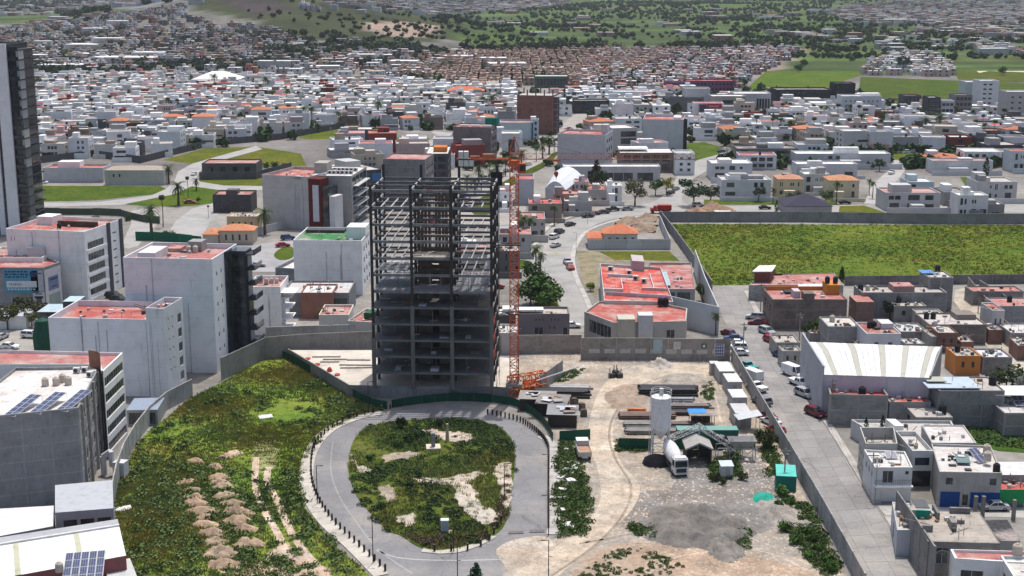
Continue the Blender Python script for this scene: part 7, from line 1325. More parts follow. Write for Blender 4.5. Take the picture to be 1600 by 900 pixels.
mb.bar((0, -.9, 3.9), (w_, -.9, 3.9), .03, 'steel'); kid(mb.obj("railing", b.root, col=(.03, .03, .03))); mb = MB(); mb.box(0, w_, -.95, 0, 2.6, 2.85, 'plaster'); kid(mb.obj("balcony", b.root, col=W)); q = _Q(); q.q = b.q; q.A = b.A; q.rz = b.rz; q.roofz = b.roofz; solar(q, .45, .55, "small blue solar heater panel on the white balcony house", 2, 1, .9, 1.6, 25)
b = B("house", "grey topped white house with a roofless upper floor beside the balcony house", [P(1352, 702, 5.6), P(1402, 702, 5.6), P(1396, 676, 5.6), P(1343, 676, 5.6)], 6.6, wcol=(.42, .41, .39), rcol=(.48, .45, .4), par=2.0, wins=[('L', 3, 2, .1, .9, .1, .7, .4, .5, 1)]); b = B("house", "recessed white house with a dark garage opening and one wide window", rect(1426, 1458, 706, 6, 10), 6.2, wcol=(.60, .59, .57), rcol=(.5, .5, .48), par=.8, wins=[('F', 1, 1, .1, .9, .58, .82, .9, .9, 1), ('F', 1, 1, .02, .98, .0, .45, .98, .98, 1)], rich=True)
b = B("house", "wide house with a cluttered white roof and blue painted ground floor", [P(1468, 738, 5.7), P(1566, 740, 5.7), P(1548, 697, 5.7), P(1455, 694, 5.7)], 5.8, wall='concrete', wcol=(.36, .35, .335), rcol=(.55, .54, .52), par=.35, wins=[('F', 1, 1, .10, .24, .62, .85, .9, .9), ('F', 1, 1, .80, .93, .62, .85, .9, .9), ('F', 1, 1, .38, .5, .05, .38, .75, .95, 1), ('F', 1, 1, .05, .2, .22, .4, .8, .9, 1)], rich=True); bx(b, "blue_wall", .04, .35, -.006, 0, .02, 2.55, 'plain', (.015, .06, .22)); bx(b, "blue_wall", .52, .995, -.006, 0, .02, 2.55, 'plain', (.015, .06, .22)); bx(b, "roof_hatch", .33, .55, .30, .62, b.roofz+.4, b.roofz+.5, 'tin', (.14, .20, .21))
tk(b, .86, .62, "white tank beside the solar heaters on the cluttered white roof", False, 1.1, .7); tk(b, .82, .35, "white tank nearer the front of the cluttered white roof", False, 1.1, .7); tk(b, .93, .12, "black tank at the front right corner of the cluttered white roof", True, 1.0); q = _Q(); q.q = b.q; q.A = b.A; q.rz = b.rz; q.roofz = b.roofz; solar(q, .66, .60, "upper blue solar heater on the cluttered white roof", 2, 1, .9, 1.8, 25, .5); solar(q, .70, .36, "lower blue solar heater on the cluttered white roof", 2, 1, .9, 1.8, 25, .5); [ac(b, .1+.1*k, .45, "dark small roof object in a row on the cluttered white roof", .5) for k in range(4)]
b = B("house", "house with a rough white concrete roof and railing behind the cluttered white roof", [P(1456, 692, 5.2), P(1526, 692, 5.2), P(1506, 664, 5.2), P(1440, 664, 5.2)], 5.2, wcol=(.4, .39, .38), rcol=(.58, .57, .55), par=.2); b = B("shop", "low shop with a green front and red roof at the right edge", rect(1563, 1640, 766, 3, 5.5), 3.1, wcol=(.03, .25, .09), rcol=(.42, .10, .08), par=.1, cat="shop", wins=[('F', 3, 1, .02, .98, .0, .3, .9, .9, 0)]); b = B("house", "house with a white sheet roof above the green fronted shop", rect(1548, 1640, 742, 4.2, 6), 4.2, wcol=(.3, .3, .3), roof='tin', rcol=(.58, .59, .6), par=0)
b = B("house", "unfinished grey block house with a weathered flat roof and arched windows", [P(1450, 846, 6.2), P(1563, 849, 6.2), P(1530, 800, 6.2), P(1424, 797, 6.2)], 6.2, wall='block', wcol=(.25, .235, .22), rcol=(.36, .325, .28), par=.02, grid=0, wins=[('F', 1, 1, .10, .32, .45, .88, .8, .9), ('F', 1, 1, .50, .60, .6, .78, .8, .8), ('F', 1, 1, .76, .92, .5, .85, .8, .9)], rich=True)
for (u0, u1, zc) in ((.12, .30, 5.2), (.775, .905, 5.0)):
    mb = MB(); a, e = uv(b, u0, 0), uv(b, u1, 0); c = (a+e)/2; r_ = (e-a).length/2
    for k in range(8): t0, t1 = math.pi*k/8, math.pi*(k+1)/8; mb.bar((c.x+r_*math.cos(t0), c.y-.06, zc-.8+r_*.7*math.sin(t0)), (c.x+r_*math.cos(t1), c.y-.06, zc-.8+r_*.7*math.sin(t1)), .09, 'plain')
    for k in range(1, 6): t0 = math.pi*k/6; mb.bar((c.x, c.y-.06, zc-.8), (c.x+r_*math.cos(t0), c.y-.06, zc-.8+r_*.7*math.sin(t0)), .03, 'plain')
    kid(mb.obj("window_arch", b.root, col=(.36, .34, .3)))
bx(b, "chimney_box", .42, .50, .38, .55, 6.2, 7.3, 'block', (.26, .25, .24)); bx(b, "parapet_wall", .55, .85, .93, .97, 6.2, 7.0, 'block', (.22, .21, .2)); bx(b, "parapet_wall", .30, .34, .7, 1.0, 6.2, 7.2, 'block', (.22, .21, .2)); bx(b, "parapet_wall", .0, .14, .30, .34, 6.2, 7.1, 'block', (.24, .23, .22))
bwall("block_wall", "tall grey block wall down the street side of the unfinished house", [(1398, 833), (1425, 875), (1456, 925)], 6.6, (.245, .235, .225), 'block', 3.6); bx(b, "roof_frame", .0, .2, .75, 1.05, 7.6, 7.7, 'tin', (.10, .10, .11)); bx(b, "green_board", .0, .2, .72, .74, 6.2, 7.4, 'plain', (.01, .22, .15))
for k in range(14): mb = MB(); s_ = rnd.uniform(.2, .6); mb.box(-s_, s_, -.2, .2, 0, .15+s_*.4, 'concrete'); o = mb.obj("rubble_piece", None, wpt(b, rnd.uniform(.04, .55), rnd.uniform(.62, .95), 6.21), rnd.random()*3, rnd.choice([(.4, .38, .35), (.3, .14, .08), (.5, .5, .48)])); o.rotation_euler.y = rnd.uniform(-.3, .3); tagit(o, "loose rubble piece on the weathered flat roof", "rubble", "rubble on the weathered flat roof")
b = B("annex", "narrow concrete roofed annex with a turquoise door on the street corner", [P(1402, 828, 4), P(1423, 828, 4), P(1421, 786, 4), P(1394, 784, 4)], 4.0, wcol=(.50, .52, .55), rcol=(.42, .4, .36), par=.1, wins=[('L', 1, 1, .3, .6, .0, .65, .6, .95, 0)]); b = B("garage_roof", "dark sloping membrane roof right of the weathered flat roof", [P(1562, 845, 3.2), P(1594, 845, 3.2), P(1574, 812, 3.2), P(1536, 812, 3.2)], 3.2, wcol=(.3, .3, .29), rcol=(.055, .055, .06), par=0, cat="garage")
b = B("house", "white house with a pink roof and glass door at the bottom right", [P(1492, 872, 6), P(1549, 876, 6), P(1625, 880, 6), P(1625, 862, 6), P(1485, 858, 6)], 6.0, wcol=W, rcol=RP, par=.35, wins=[(0, 1, 1, .15, .85, .45, .75, .9, .9)], rich=True); b = B("house", "white house with a white roof at the bottom right corner", [P(1585, 905, 6), P(1700, 905, 6), P(1700, 872, 6), P(1563, 870, 6)], 6.2, wcol=(.62, .62, .6), rcol=(.55, .54, .51), par=.4, wins=[('L', 1, 1, .2, .8, .2, .8, .8, .9, 1)]); tank(P(1589, 868, 6.0), "cream tank at the bottom right between the two white houses", False, 1.2)
for k, (x, y) in enumerate(((1523, 806), (1535, 806), (1583, 812))): mb = MB(); mb.box(-.25, .25, -.25, .25, 0, 3.2, 'concrete'); tagit(mb.obj("bare_column", None, P(x, y), 0, (.22, .21, .19)), f"{'left' if k == 0 else 'middle' if k == 1 else 'right'} one of three bare concrete columns at the side street", "column")
for (x, y, h, l) in ((1352, 690, 4.6, "left one of two dark cypresses in the walled yard"), (1377, 692, 5.2, "right one of two dark cypresses in the walled yard"), (1315, 440, 4.6, "dark conifer beside the pink roofed house at the field")): plant('cypress' if x > 1320 else 'pine', P(x, y), h, l, wide=.8, col=(.016, .035, .018))
bwall("block_wall", "brown block wall along the right side of the dirt alley", [(1512, 449), (1548, 492), (1562, 512), (1640, 580)], 2.8, (.25, .22, .19), 'block', 3.4); bwall("block_wall", "white topped wall beyond the dirt alley", [(1530, 455), (1570, 480)], 3.0, (.3, .28, .26), 'block', 3.4)
# ------------------------------------------------------------------ more buildings beyond, one by one
def BB(name, label, x0, x1, yt, h, d, wc, rc, wins=(), **k): return B(name, label, rect(x0, x1, yt, h, d), h, wcol=wc, rcol=rc, wins=wins, **k)
WN = lambda c, r_: [('F', c, r_, .05, .95, .08, .95, rnd.uniform(.4, .85), rnd.uniform(.4, .6), 1)]
b = BB("house", "long white villa with red roofs alone on the left lawn", 66, 160, 262, 6, 12, (.50, .50, .52), RB, par=.8); cabin(b, .18, .55, .5, 1, 2.4); b = BB("house", "cream villa joined to the long white villa on the left lawn", 163, 256, 266, 6, 11, (.50, .48, .44), (.45, .40, .36), [('F', 2, 1, .1, .3, .5, .8, .3, .7, 1)], par=.4); pitched(b, 6, 1.2, (.42, .36, .31), .1)
b = BB("house", "dark grey walled house with planted roof between the left roads", 315, 400, 255, 5.5, 14, (.12, .115, .115), (.38, .19, .17), WN(4, 1), par=.5); b = BB("house", "dark grey cube house with a red roof by the lower left road", 332, 392, 304, 6.5, 11, (.075, .075, .08), (.34, .13, .12), [('F', 3, 2, .1, .9, .1, .9, .3, .4, 1)], par=.5); cabin(b, .3, .6, .3, .7, 1.6, (.12, .12, .13))
b = BB("house", "yellow-cream house with arched windows by the lower left road", 354, 402, 338, 6, 8, (.52, .41, .26), CR, [('F', 4, 1, .1, .9, .3, .8, .3, .6, 1)], par=.3); b = BB("gatehouse", "peach tiled gatehouse at the left end of the green mesh fence", 317, 340, 366, 3.4, 7, (.5, .44, .36), TERRA, par=0); pitched(b, 3.4, 1.3, (.62, .27, .15)); b = BB("gatehouse", "peach tiled gate arcade beside the dark grey cube house", 342, 395, 360, 4.4, 7, (.5, .42, .33), TERRA, [('F', 4, 1, .1, .9, .2, .8, .3, .7, 1)], par=0); pitched(b, 4.4, 1.5, (.62, .27, .15))
bwall("white_wall", "low white curved garden wall below the dark framed pale block", [(402, 368), (440, 358), (470, 350), (500, 345)], 2.6, (.5, .5, .5), 'plaster', 5, posts=False); bwall("concrete_wall", "dark wall between the left lawns and the white neighbourhood", [(40, 258), (145, 245), (220, 255), (330, 228), (440, 218), (560, 196)], 3.2, (.10, .10, .105), 'concrete', 7); bwall("concrete_wall", "dark wall below the planted roof house", [(312, 281), (400, 280), (455, 265)], 3.2, (.11, .11, .115), 'concrete', 7)
b = BB("shop_building", "purple building beyond the white blocks, left part", 1040, 1068, 128, 8, 12, (.20, .08, .17), (.4, .1, .12), WN(6, 2)); b = BB("shop_building", "long magenta-purple building beyond the white blocks, right part", 1072, 1150, 126, 9, 16, (.22, .07, .15), (.42, .10, .10), WN(12, 2))
b = BB("billboard_building", "white building carrying a red billboard", 1085, 1131, 161, 9, 10, W, (.5, .2, .2), par=.4); g = b; o = bx(b, "billboard", .15, .93, -.05, -.02, 3.2, 8.6, 'plain', (.36, .035, .05), label="red billboard with a white framed dark picture"); bx(b, "picture", .18, .42, -.07, -.05, 3.8, 8.2, 'plain', (.10, .08, .12)); bx(b, "picture_frame", .17, .43, -.06, -.05, 3.6, 8.4, 'plain', (.55, .5, .55)); bx(b, "print", .5, .82, -.07, -.05, 6.6, 7.1, 'plain', (.6, .35, .3)); bx(b, "print", .5, .72, -.07, -.05, 5.2, 5.8, 'plain', (.6, .5, .52)); bx(b, "print", .48, .85, -.07, -.05, 7.5, 7.7, 'plain', (.55, .4, .35))
b = BB("showroom", "dark glazed showroom with a flat overhanging roof", 896, 950, 157, 8, 12, (.05, .055, .06), CR, WN(5, 2)); b = BB("warehouse", "long white metal roofed hall beyond the brick tower", 955, 1018, 143, 8, 14, W, (.72, .72, .72), cat="warehouse"); b = BB("hall", "green-grey hall with a curved pale roof behind the brick tower", 836, 888, 119, 9, 22, (.09, .12, .10), (.50, .56, .52), WN(9, 1)); b = BB("office_block", "tall pale block with grey lean-to walls right of the purple building", 1070, 1110, 138, 14, 14, (.5, .5, .52), CR); b = BB("office_block", "low grey corrugated block left of the red billboard", 1046, 1100, 152, 9, 8, (.16, .16, .165), CR, grid=4); b = BB("office_block", "beige-grey block right of the red billboard", 1112, 1166, 150, 12, 16, (.34, .32, .3), W, [('F', 1, 1, .3, .8, .6, .8, .9, .9, 1)]); b = BB("office_block", "white block with a black lattice front right of the beige-grey block", 1148, 1205, 146, 12, 18, (.5, .5, .5), W, [('F', 5, 1, .6, .98, .15, .8, .8, .8, 1)])
b = BB("tent_hall", "white tent roofed hall at the top of the left neighbourhood", 300, 372, 124, 6, 26, (.3, .12, .1), W, par=0, cat="hall"); pitched(b, 6, 5.5, (.74, .74, .74), .5, 'plain'); b = BB("gym_building", "terracotta roofed villa pair behind the left neighbourhood", 698, 756, 142, 6, 14, (.3, .29, .27), TERRA, par=0); pitched(b, 6, 2.6, (.6, .2, .1))
b = BB("office_block", "white office block with rows of square windows near the right meadow", 1316, 1378, 150, 12, 14, (.52, .53, .56), RW, [('F', 8, 3, .05, .95, .15, .85, .3, .35, 1)]); cabin(b, .55, 1.0, .3, .7, 2); b = BB("tower_block", "slim white tower block with balconies at the upper right", 1532, 1562, 126, 20, 14, (.56, .56, .58), W, [('F', 2, 6, .12, .7, .1, .95, .6, .35, 1)]); b = BB("tower_block", "beige block with rows of small windows at the right edge", 1574, 1640, 143, 17, 14, (.44, .42, .40), W, [('F', 5, 4, .05, .95, .15, .9, .35, .3, 1)]); b = BB("office_block", "black glass and steel complex below the right meadow", 1213, 1300, 140, 11, 22, (.045, .05, .055), (.1, .1, .1), WN(9, 3)); b = BB("office_block", "taller black block at the right end of the black complex", 1304, 1337, 130, 15, 14, (.035, .035, .04), (.1, .1, .1), WN(4, 4)); b = BB("office_block", "dark grey block with white balconies near the slim tower", 1451, 1470, 152, 14, 12, (.06, .065, .07), W, [('F', 1, 5, .05, .95, .1, .95, .9, .4, 0)])
b = BB("office_block", "white block with a black portal frame near the slim tower", 1471, 1492, 157, 12, 10, (.48, .49, .52), W, WN(3, 3)); b = BB("office_block", "brown-grey block left of the slim white tower", 1493, 1520, 148, 15, 12, (.20, .185, .18), (.3, .3, .28), WN(4, 4)); b = BB("office_block", "dark grey cube office with a red roof edge in the meadow", 1412, 1440, 149, 9, 12, (.10, .10, .11), (.35, .12, .1), WN(4, 2)); b = BB("office_block", "wide white block at the right edge of the upper meadow", 1510, 1536, 128, 12, 16, (.52, .54, .58), W, [('F', 3, 1, .5, .95, .2, .6, .8, .8, 1)])
for a in (("grey block walled warehouse left of the white villas", 1152, 1248, 232, 6, 14, (.20, .19, .18), (.16, .15, .145)), ("long low white building with a dark right end", 1244, 1392, 240, 6, 12, (.50, .50, .51), W), ("white modern villa with a blue-black roof block", 1112, 1176, 255, 7, 14, (.56, .56, .58), W), ("white arched villa with twin glass windows", 1128, 1205, 281, 7, 12, (.57, .57, .58), (.5, .5, .5)), ("peach roofed cream villa, left one of the arched pair", 1216, 1256, 280, 7, 10, (.55, .48, .33), (.55, .28, .18)), ("white domed villa with an orange garden wall", 1257, 1297, 272, 7.5, 10, (.52, .53, .52), W), ("peach roofed cream villa with a balcony, right one of the arched pair", 1296, 1343, 282, 7, 11, (.56, .50, .36), (.55, .27, .16)),
          ("white villa with a white flat roof above the arched pair", 1245, 1340, 256, 5.5, 10, (.52, .52, .53), W), ("curved grey-white villa with a red roof behind the field wall", 1384, 1470, 301, 6.5, 13, (.46, .46, .46), (.42, .24, .22)), ("light blue villa with white arched skylights", 1420, 1460, 284, 6, 12, (.42, .50, .54), RW), ("grey shingled villa right of the light blue villa", 1475, 1512, 300, 5, 12, (.3, .29, .28), (.2, .2, .2)), ("white cube villa on a grey base behind the field wall", 1498, 1545, 305, 8, 9, (.60, .60, .60), W), ("low block house with a white roof right of the white cube villa", 1494, 1570, 319, 4.5, 9, (.24, .23, .23), W), ("white villa with a grey upper terrace near the right edge", 1528, 1590, 284, 7, 13, (.50, .49, .48), (.45, .43, .40)), ("long white house with narrow windows behind a green hedge", 1458, 1552, 251, 5.5, 10, (.55, .55, .56), (.35, .2, .18)), ("teal windowed white house at the right edge", 1581, 1640, 236, 9, 10, (.5, .55, .56), RB)):
    l, x0, x1, y, h, d, wc, rc = a; b = BB("house", l, x0, x1, y, h, d, wc, rc, WV(h > 5.8), par=.5); vary(b, wc)
    if 'peach' in l: pitched(b, h, 1.6, rc, .2)
    
b = BB("house", "low dark house with a purple-blue shingle roof behind the field wall", 1228, 1300, 322, 3, 14, (.3, .3, .32), (.06, .055, .085), par=0); pitched(b, 3, 3.2, (.065, .06, .09), .3, 'tile')
b = BB("site_hut", "small white roofed hut beside the brown earth heaps", 1117, 1143, 331, 2.6, 3, (.28, .2, .16), (.6, .62, .64), par=0, cat="hut")
# ------------------------------------------------------------------ the neighbourhoods
WPAL = [("white", (.72, .72, .73)), ("white", (.64, .65, .67)), ("white", (.76, .75, .74)), ("off-white", (.58, .56, .53)), ("cream", (.50, .44, .36)), ("pale grey", (.34, .34, .35)), ("dark grey", (.10, .10, .11)), ("pinkish", (.46, .36, .34)), ("dark red", (.22, .06, .05)), ("brown", (.22, .17, .14)), ("light blue", (.38, .45, .50))]
WW = [9, 8, 6, 4, 2.5, 4, 2.6, 1.2, 1.2, 1.6, 1]
RPAL = [("white roof", (.60, .60, .60)), ("grey roof", (.30, .29, .28)), ("beige roof", (.44, .41, .37)), ("red roof", (.38, .11, .09)), ("dark roof", (.10, .10, .10)), ("pink roof", (.48, .24, .21))]; RWt = [8, 6, 6, 2.4, 1.5, 1.0]
MADE = [m for m in MADE if m]; EXB = [(min(p[0] for p in m)-2, max(p[0] for p in m)+2, min(p[1] for p in m)-3, max(p[1] for p in m)+3) for m in MADE]
SITE = [[(p.x, p.y) for p in G(q)] for q in ([(-100, 335), (60, 320), (210, 320), (460, 330), (620, 275), (700, 300), (700, 262), (830, 250), (1060, 300), (1060, 340), (1800, 332), (2200, 1400), (-600, 1400)], [(1170, 150), (1235, 93), (1350, 92), (1340, 150)])]
def free(x, y, r):
    for a, c, e, f in EXB:
        if a-r < x < c+r and e-r < y < f+r: return False
    for q in SITE:
        if inpoly(x, y, q): return False
    for q in EXC:
        for (u, v) in ((0, 0), (r, 0), (-r, 0), (0, r), (0, -r)):
            if inpoly(x+u, y+v, q): return False
    return True
ZN = [  # outline in the picture, street grid, rotation, share filled, height of storeys, palette shift
    ("hood", [(20, 122), (300, 124), (640, 132), (700, 150), (800, 165), (800, 200), (700, 204), (640, 206), (560, 200), (500, 205), (330, 232), (210, 250), (40, 252)], 12, 15, .10, .93, 0),
    ("mid", [(640, 138), (800, 140), (806, 205), (740, 205)], 12, 15, .05, .9, 0), ("mid", [(865, 150), (1080, 142), (1080, 190), (1005, 190), (870, 190)], 12, 15, 0, .7, 0),
    ("east", [(1080, 160), (1340, 155), (1450, 165), (1620, 170), (1620, 238), (1480, 240), (1400, 238), (1240, 232), (1090, 232), (1072, 222)], 13, 16, -.06, .9, 0),
    ("east", [(1100, 240), (1620, 240), (1620, 322), (1100, 322)], 17, 19, -.06, .75, 0), ("court", [(560, 215), (700, 215), (705, 262), (610, 262), (500, 262), (420, 250)], 16, 18, .1, .8, 0),
    ("avenue", [(700, 205), (1000, 200), (1060, 300), (700, 300)], 16, 16, .1, .6, 0), ("court", [(300, 340), (470, 335), (600, 400), (600, 480), (450, 520), (430, 470), (380, 410)], 15, 17, .1, .0, 0)]
cand = []
for zn, pl, gx, gy, rot, fill, _ in ZN:
    w = [PT(x, y) for x, y in pl]; x0, x1 = min(p.x for p in w), max(p.x for p in w); y0, y1 = min(p.y for p in w), max(p.y for p in w); wp = [(p.x, p.y) for p in w]; j = 0; y = y0
    while y < y1:
        x = x0-80
        while x < x1+80:
            c, s = math.cos(rot), math.sin(rot); X = x+rnd.uniform(-.8, .8); Y = y+(x-(x0+x1)/2)*math.tan(rot)+rnd.uniform(-1, 1); wd_ = gx*rnd.uniform(.74, .98)
            if inpoly(X, Y, wp) and rnd.random() < fill and free(X, Y, wd_/2): cand.append((Y, X, Y, wd_, gy*rnd.uniform(.62, .82), rot, zn))
            x += gx
        j += 1; y += gy+(6 if j % 2 == 0 else 0)
cand.sort(); print("houses", len(cand))
LM = [("the dark high-rise", 40, 240), ("the long white villa on the lawn", 150, 270), ("the curved left road", 300, 250), ("the dark framed pale block", 450, 265), ("the white tent roofed hall", 340, 120), ("the dark wall", 420, 222), ("the grey lawn road", 640, 220), ("the terracotta roofed villa pair", 725, 145), ("the green roof box", 740, 200), ("the brick tower", 836, 150), ("the dark glazed showroom", 925, 160), ("the two large white blocks", 970, 200), ("the purple building", 1090, 130), ("the red billboard", 1110, 165), ("the white office with square windows", 1350, 150), ("the black complex", 1250, 145), ("the slim white tower", 1546, 140), ("the grey block walled warehouse", 1200, 235), ("the long low white building", 1320, 240), ("the arched villa pair", 1280, 285), ("the curved red roofed villa", 1430, 305), ("the long white hedge house", 1500, 255), ("the beige small-windowed block", 1600, 160), ("the vaulted hall", 880, 285), ("the left neighbourhood's upper edge", 180, 128), ("the white neighbourhood's top", 520, 140), ("the arched white villa", 1160, 285), ("the white neighbourhood's middle", 250, 185)]
seen = set()
def place(x, y):
    px, py = proj((x, y, 3)); n, a, c = min(LM, key=lambda q: (q[1]-px)**2+(2.2*(q[2]-py))**2); dx, dy = px-a, py-c
    far = "just " if abs(dx)+2*abs(dy) < 45 else "" if abs(dx)+2*abs(dy) < 110 else "well "
    rel = ("left of" if dx < 0 else "right of") if abs(dx) > 2*abs(dy) else ("behind" if dy < 0 else "in front of")
    if abs(dx) > 2*abs(dy) and abs(dy) > 7: rel = "beyond and "+rel if dy < 0 else "below and "+rel
    return f"{far}{rel} {n}"
def houselabel(s, w, r_, f, pl):
    for k, q in enumerate(["", "narrow ", "plain ", "weathered ", "neat ", "boxy ", "squat "]):
        l = f"{q}{s} {w} house, {r_}, {f}, {pl}"
        if len(l.split()) > 16: l = f"{q}{w} house, {r_}, {f}, {pl}"
        if len(l.split()) > 16: l = f"{q}{w} house, {r_}, {pl}"
        if len(l.split()) > 16: l = f"{q}{w} house {pl}"
        if l not in seen and len(l.split()) < 17: seen.add(l); return l
    for o_ in ordn[1:]:
        for m in (f"{o_} {w} house, {r_}, {pl}", f"{o_} {w} house {pl}"):
            if m not in seen and len(m.split()) < 17: seen.add(m); return m
    return f"{w} house {pl}"
NEAR = cand[:285]; FAR = cand[285:]
for (_, x, y, w, d, rot, zn) in NEAR:
    (wn, wc), = rnd.choices(WPAL, WW); (rn, rc), = rnd.choices(RPAL, RWt); rot += rnd.choice([0, 0, 0, -.12, .15]); st = rnd.choice([1, 2, 2, 2, 2, 2, 3]); h = 3.1*st+rnd.uniform(-.2, .6); c, s = math.cos(rot), math.sin(rot); ux, uy = Vector((c, s, 0)), Vector((-s, c, 0)); o = Vector((x, y, 0))-ux*w/2-uy*d/2
    wl = [('F', 3 if w > 9 else 2, st, .30 if st == 1 else .08, .95, .1, .92, rnd.uniform(.35, .6), rnd.uniform(.4, .6), 1)]
    wl = [('F', rnd.choice([1, 2, 3]), st, u_ := rnd.uniform(.05, .4), rnd.uniform(u_+.35, .97), .1, .92, rnd.uniform(.35, .8), rnd.uniform(.35, .65), 1)] if rnd.random() < .58 else []
    if x < -20: wl.append(('R', 2, st, .1, .9, .1, .9, .35, .45, 1))
    elif x > 20: wl.append(('L', 2, st, .1, .9, .1, .9, .35, .45, 1))
    f = rnd.choice(["garage", "tank", "head", "setback", "band", "head", "garage"]); fl = {"garage": "dark garage opening", "tank": "black roof tank", "head": "stair head on top", "setback": "set-back upper room", "band": "dark facade band"}[f]
    hip = rnd.random() < .09; rn = "terracotta tiled roof" if hip else rn
    b = bld("house", houselabel(["low", "two-storey", "tall"][st-1], wn, rn, fl, place(x, y)), "house", [o, o+ux*w, o+ux*w+uy*d, o+uy*d], h, wcol=tint(wc, .92, 1.05), rcol=rc, par=0 if hip else rnd.uniform(.3, .9), wins=wl, group="houses of the neighbourhoods")
    if hip: pitched(b, h, 1.5, tint((.52, .21, .12), .85, 1.15), .3)
    z = h if hip else b.roofz
    if f == "garage": bx(b, "garage_door", .05, .45, -.03, 0, 0, 2.5, 'plain', rnd.choice([(.03, .03, .03), (.1, .06, .04), (.25, .24, .22)]))
    elif f == "tank" and not hip: t_ = kid(link("water_tank", tank_mesh(0), b.root, (w*.6, d*.5, z), 0, (.03, .03, .03)))
    elif f == "tank": t_ = kid(link("water_tank", tank_mesh(0), b.root, (w*.6, -.7, 0), 0, (.03, .03, .03)))
    elif f == "head": bx(b, "stair_head", .1, .4, .4, .8, z, z+2.4, 'plaster', wc)
    elif f == "setback": bx(b, "upper_room", .35, .98, .4, .97, z, z+2.6, 'plaster', wc if rnd.random() < .6 else (.3, .3, .3))
    else: bx(b, "facade_band", rnd.choice([.0, .6]), rnd.choice([.35, .98]) if False else .99, -.035, 0, h*.45, h*.55, 'plain', (.06, .06, .065))
    if f != "setback" and not hip and rnd.random() < .6: u_, v_ = rnd.uniform(0, .5), rnd.uniform(0, .5); bx(b, "upper_room", u_, u_+rnd.uniform(.3, .5), v_, v_+rnd.uniform(.3, .5), z, z+rnd.uniform(1.2, 3), 'plaster', rnd.choice([wc, wc, wc, (.32, .32, .33), (.3, .24, .2)]))
    if rnd.random() < .35: bx(b, "canopy", rnd.uniform(0, .3), rnd.uniform(.5, 1), rnd.uniform(-.3, -.15), -.002, 2.7, 2.9, 'plain', rnd.choice([wc, (.1, .1, .1), (.3, .1, .08)]))
    if rnd.random() < .6: bx(b, "garden_wall", .0, 1.0, -.30, -.28, 0, rnd.uniform(1.6, 2.6), 'plaster', wc)
# ------------------------------------------------------------------ distant masses: thousands of small houses and trees
class Mass:
    def __init__(s): s.v = []; s.c = []; s.f = []
    def quad(s, q, c): n = len(s.v); s.v += q; s.c += [(*c, 1)]*4; s.f.append((n, n+1, n+2, n+3))
    def house(s, x, y, z, w, d, h, rot, wc, rc, det=True):
        c, n = math.cos(rot), math.sin(rot); T = lambda u, v, k: (x+u*c-v*n, y+u*n+v*c, z+k); a, e = w/2, d/2
        C = [(-a, -e), (a, -e), (a, e), (-a, e)]
        for i in range(4): p, q = C[i], C[(i+1) % 4]; s.quad([T(*p, -2), T(*q, -2), T(*q, h), T(*p, h)], wc)
        s.quad([T(*C[0], h), T(*C[1], h), T(*C[2], h), T(*C[3], h)], rc)
        if det:
            for k in range(2 if h > 4 else 1):
                for u in (-.28, .2): u0 = a*2*u+rnd.uniform(-.4, .4); z0 = .9+3*k; s.quad([T(u0-.7, -e-.05, z0), T(u0+.7, -e-.05, z0), T(u0+.7, -e-.05, z0+1.4), T(u0-.7, -e-.05, z0+1.4)], (.04, .045, .05))
            if rnd.random() < .75: u0 = rnd.uniform(-.25, .2)*w; k_ = rnd.uniform(1.2, w*.28); v0 = rnd.uniform(-.2, .2)*d; 
            else: return
            D_ = [(u0-k_, v0-k_), (u0+k_, v0-k_), (u0+k_, v0+k_), (u0-k_, v0+k_)]
            for i in range(4): p, q = D_[i], D_[(i+1) % 4]; s.quad([T(*p, h), T(*q, h), T(*q, h+2.2), T(*p, h+2.2)], wc)
            s.quad([T(*p, h+2.2) for p in D_], rc)
    def done(s, name, label): tagit(link(name, np_mesh(name, np.array(s.v), np.array(s.f), 'vcol', np.array(s.c))), label, kind='stuff')
def pick(pal, wt): return rnd.choices(pal, wt)[0]
m1 = Mass()
for (_, x, y, w, d, rot, zn) in FAR: wc = pick(WPAL, WW)[1]; rc = pick(RPAL, RWt)[1]; m1.house(x, y, terr(x, y), w, d, rnd.uniform(5.6, 7.2), rot, wc, rc)
m1.done("distant_houses", "white houses packed along the top of the near neighbourhoods")
GP = [(.52, .52, .52), (.16, .155, .155), (.22, .21, .21), (.30, .28, .27), (.40, .39, .39), (.58, .58, .58), (.20, .13, .11), (.34, .22, .18), (.45, .36, .25)]
MP = [(.42, .42, .43), (.55, .55, .56), (.33, .26, .23), (.40, .28, .24), (.28, .27, .28), (.62, .61, .60), (.35, .15, .13)]
def masszone(name, label, pl, gx, gy, fill, pal, rp, rot=0.0, hr=(3, 6.5), step=1.0, tpx=None):
    m = Mass(); w = [PT(x, y) for x, y in pl]; x0, x1 = min(p.x for p in w), max(p.x for p in w); y0, y1 = min(p.y for p in w), max(p.y for p in w); y = y0; j = 0
    while y < y1:
        x = x0
        while x < x1:
            X, Y = x+rnd.uniform(-.25, .25)*gx*step, y+rnd.uniform(-.2, .2)*gy*step; px, py = proj((X, Y, terr(X, Y)))
            if rnd.random() < fill*(.55+.9*max(0, .5+mno.noise(Vector((X*.006, Y*.006, 1))))) and inpoly(px, py, pl) and (Y > 1150 or free(X, Y, gx*.4)): m.house(X, Y, terr(X, Y), gx*rnd.uniform(.6, .95), gy*rnd.uniform(.5, .72), rnd.uniform(*hr), rot+rnd.uniform(-.05, .05), rnd.choice(pal), rnd.choice(rp), Y < 1700)
            x += gx
        j += 1; y += gy+(gy*.55 if j % 2 == 0 else 0)
    if m.v: m.done(name, label)
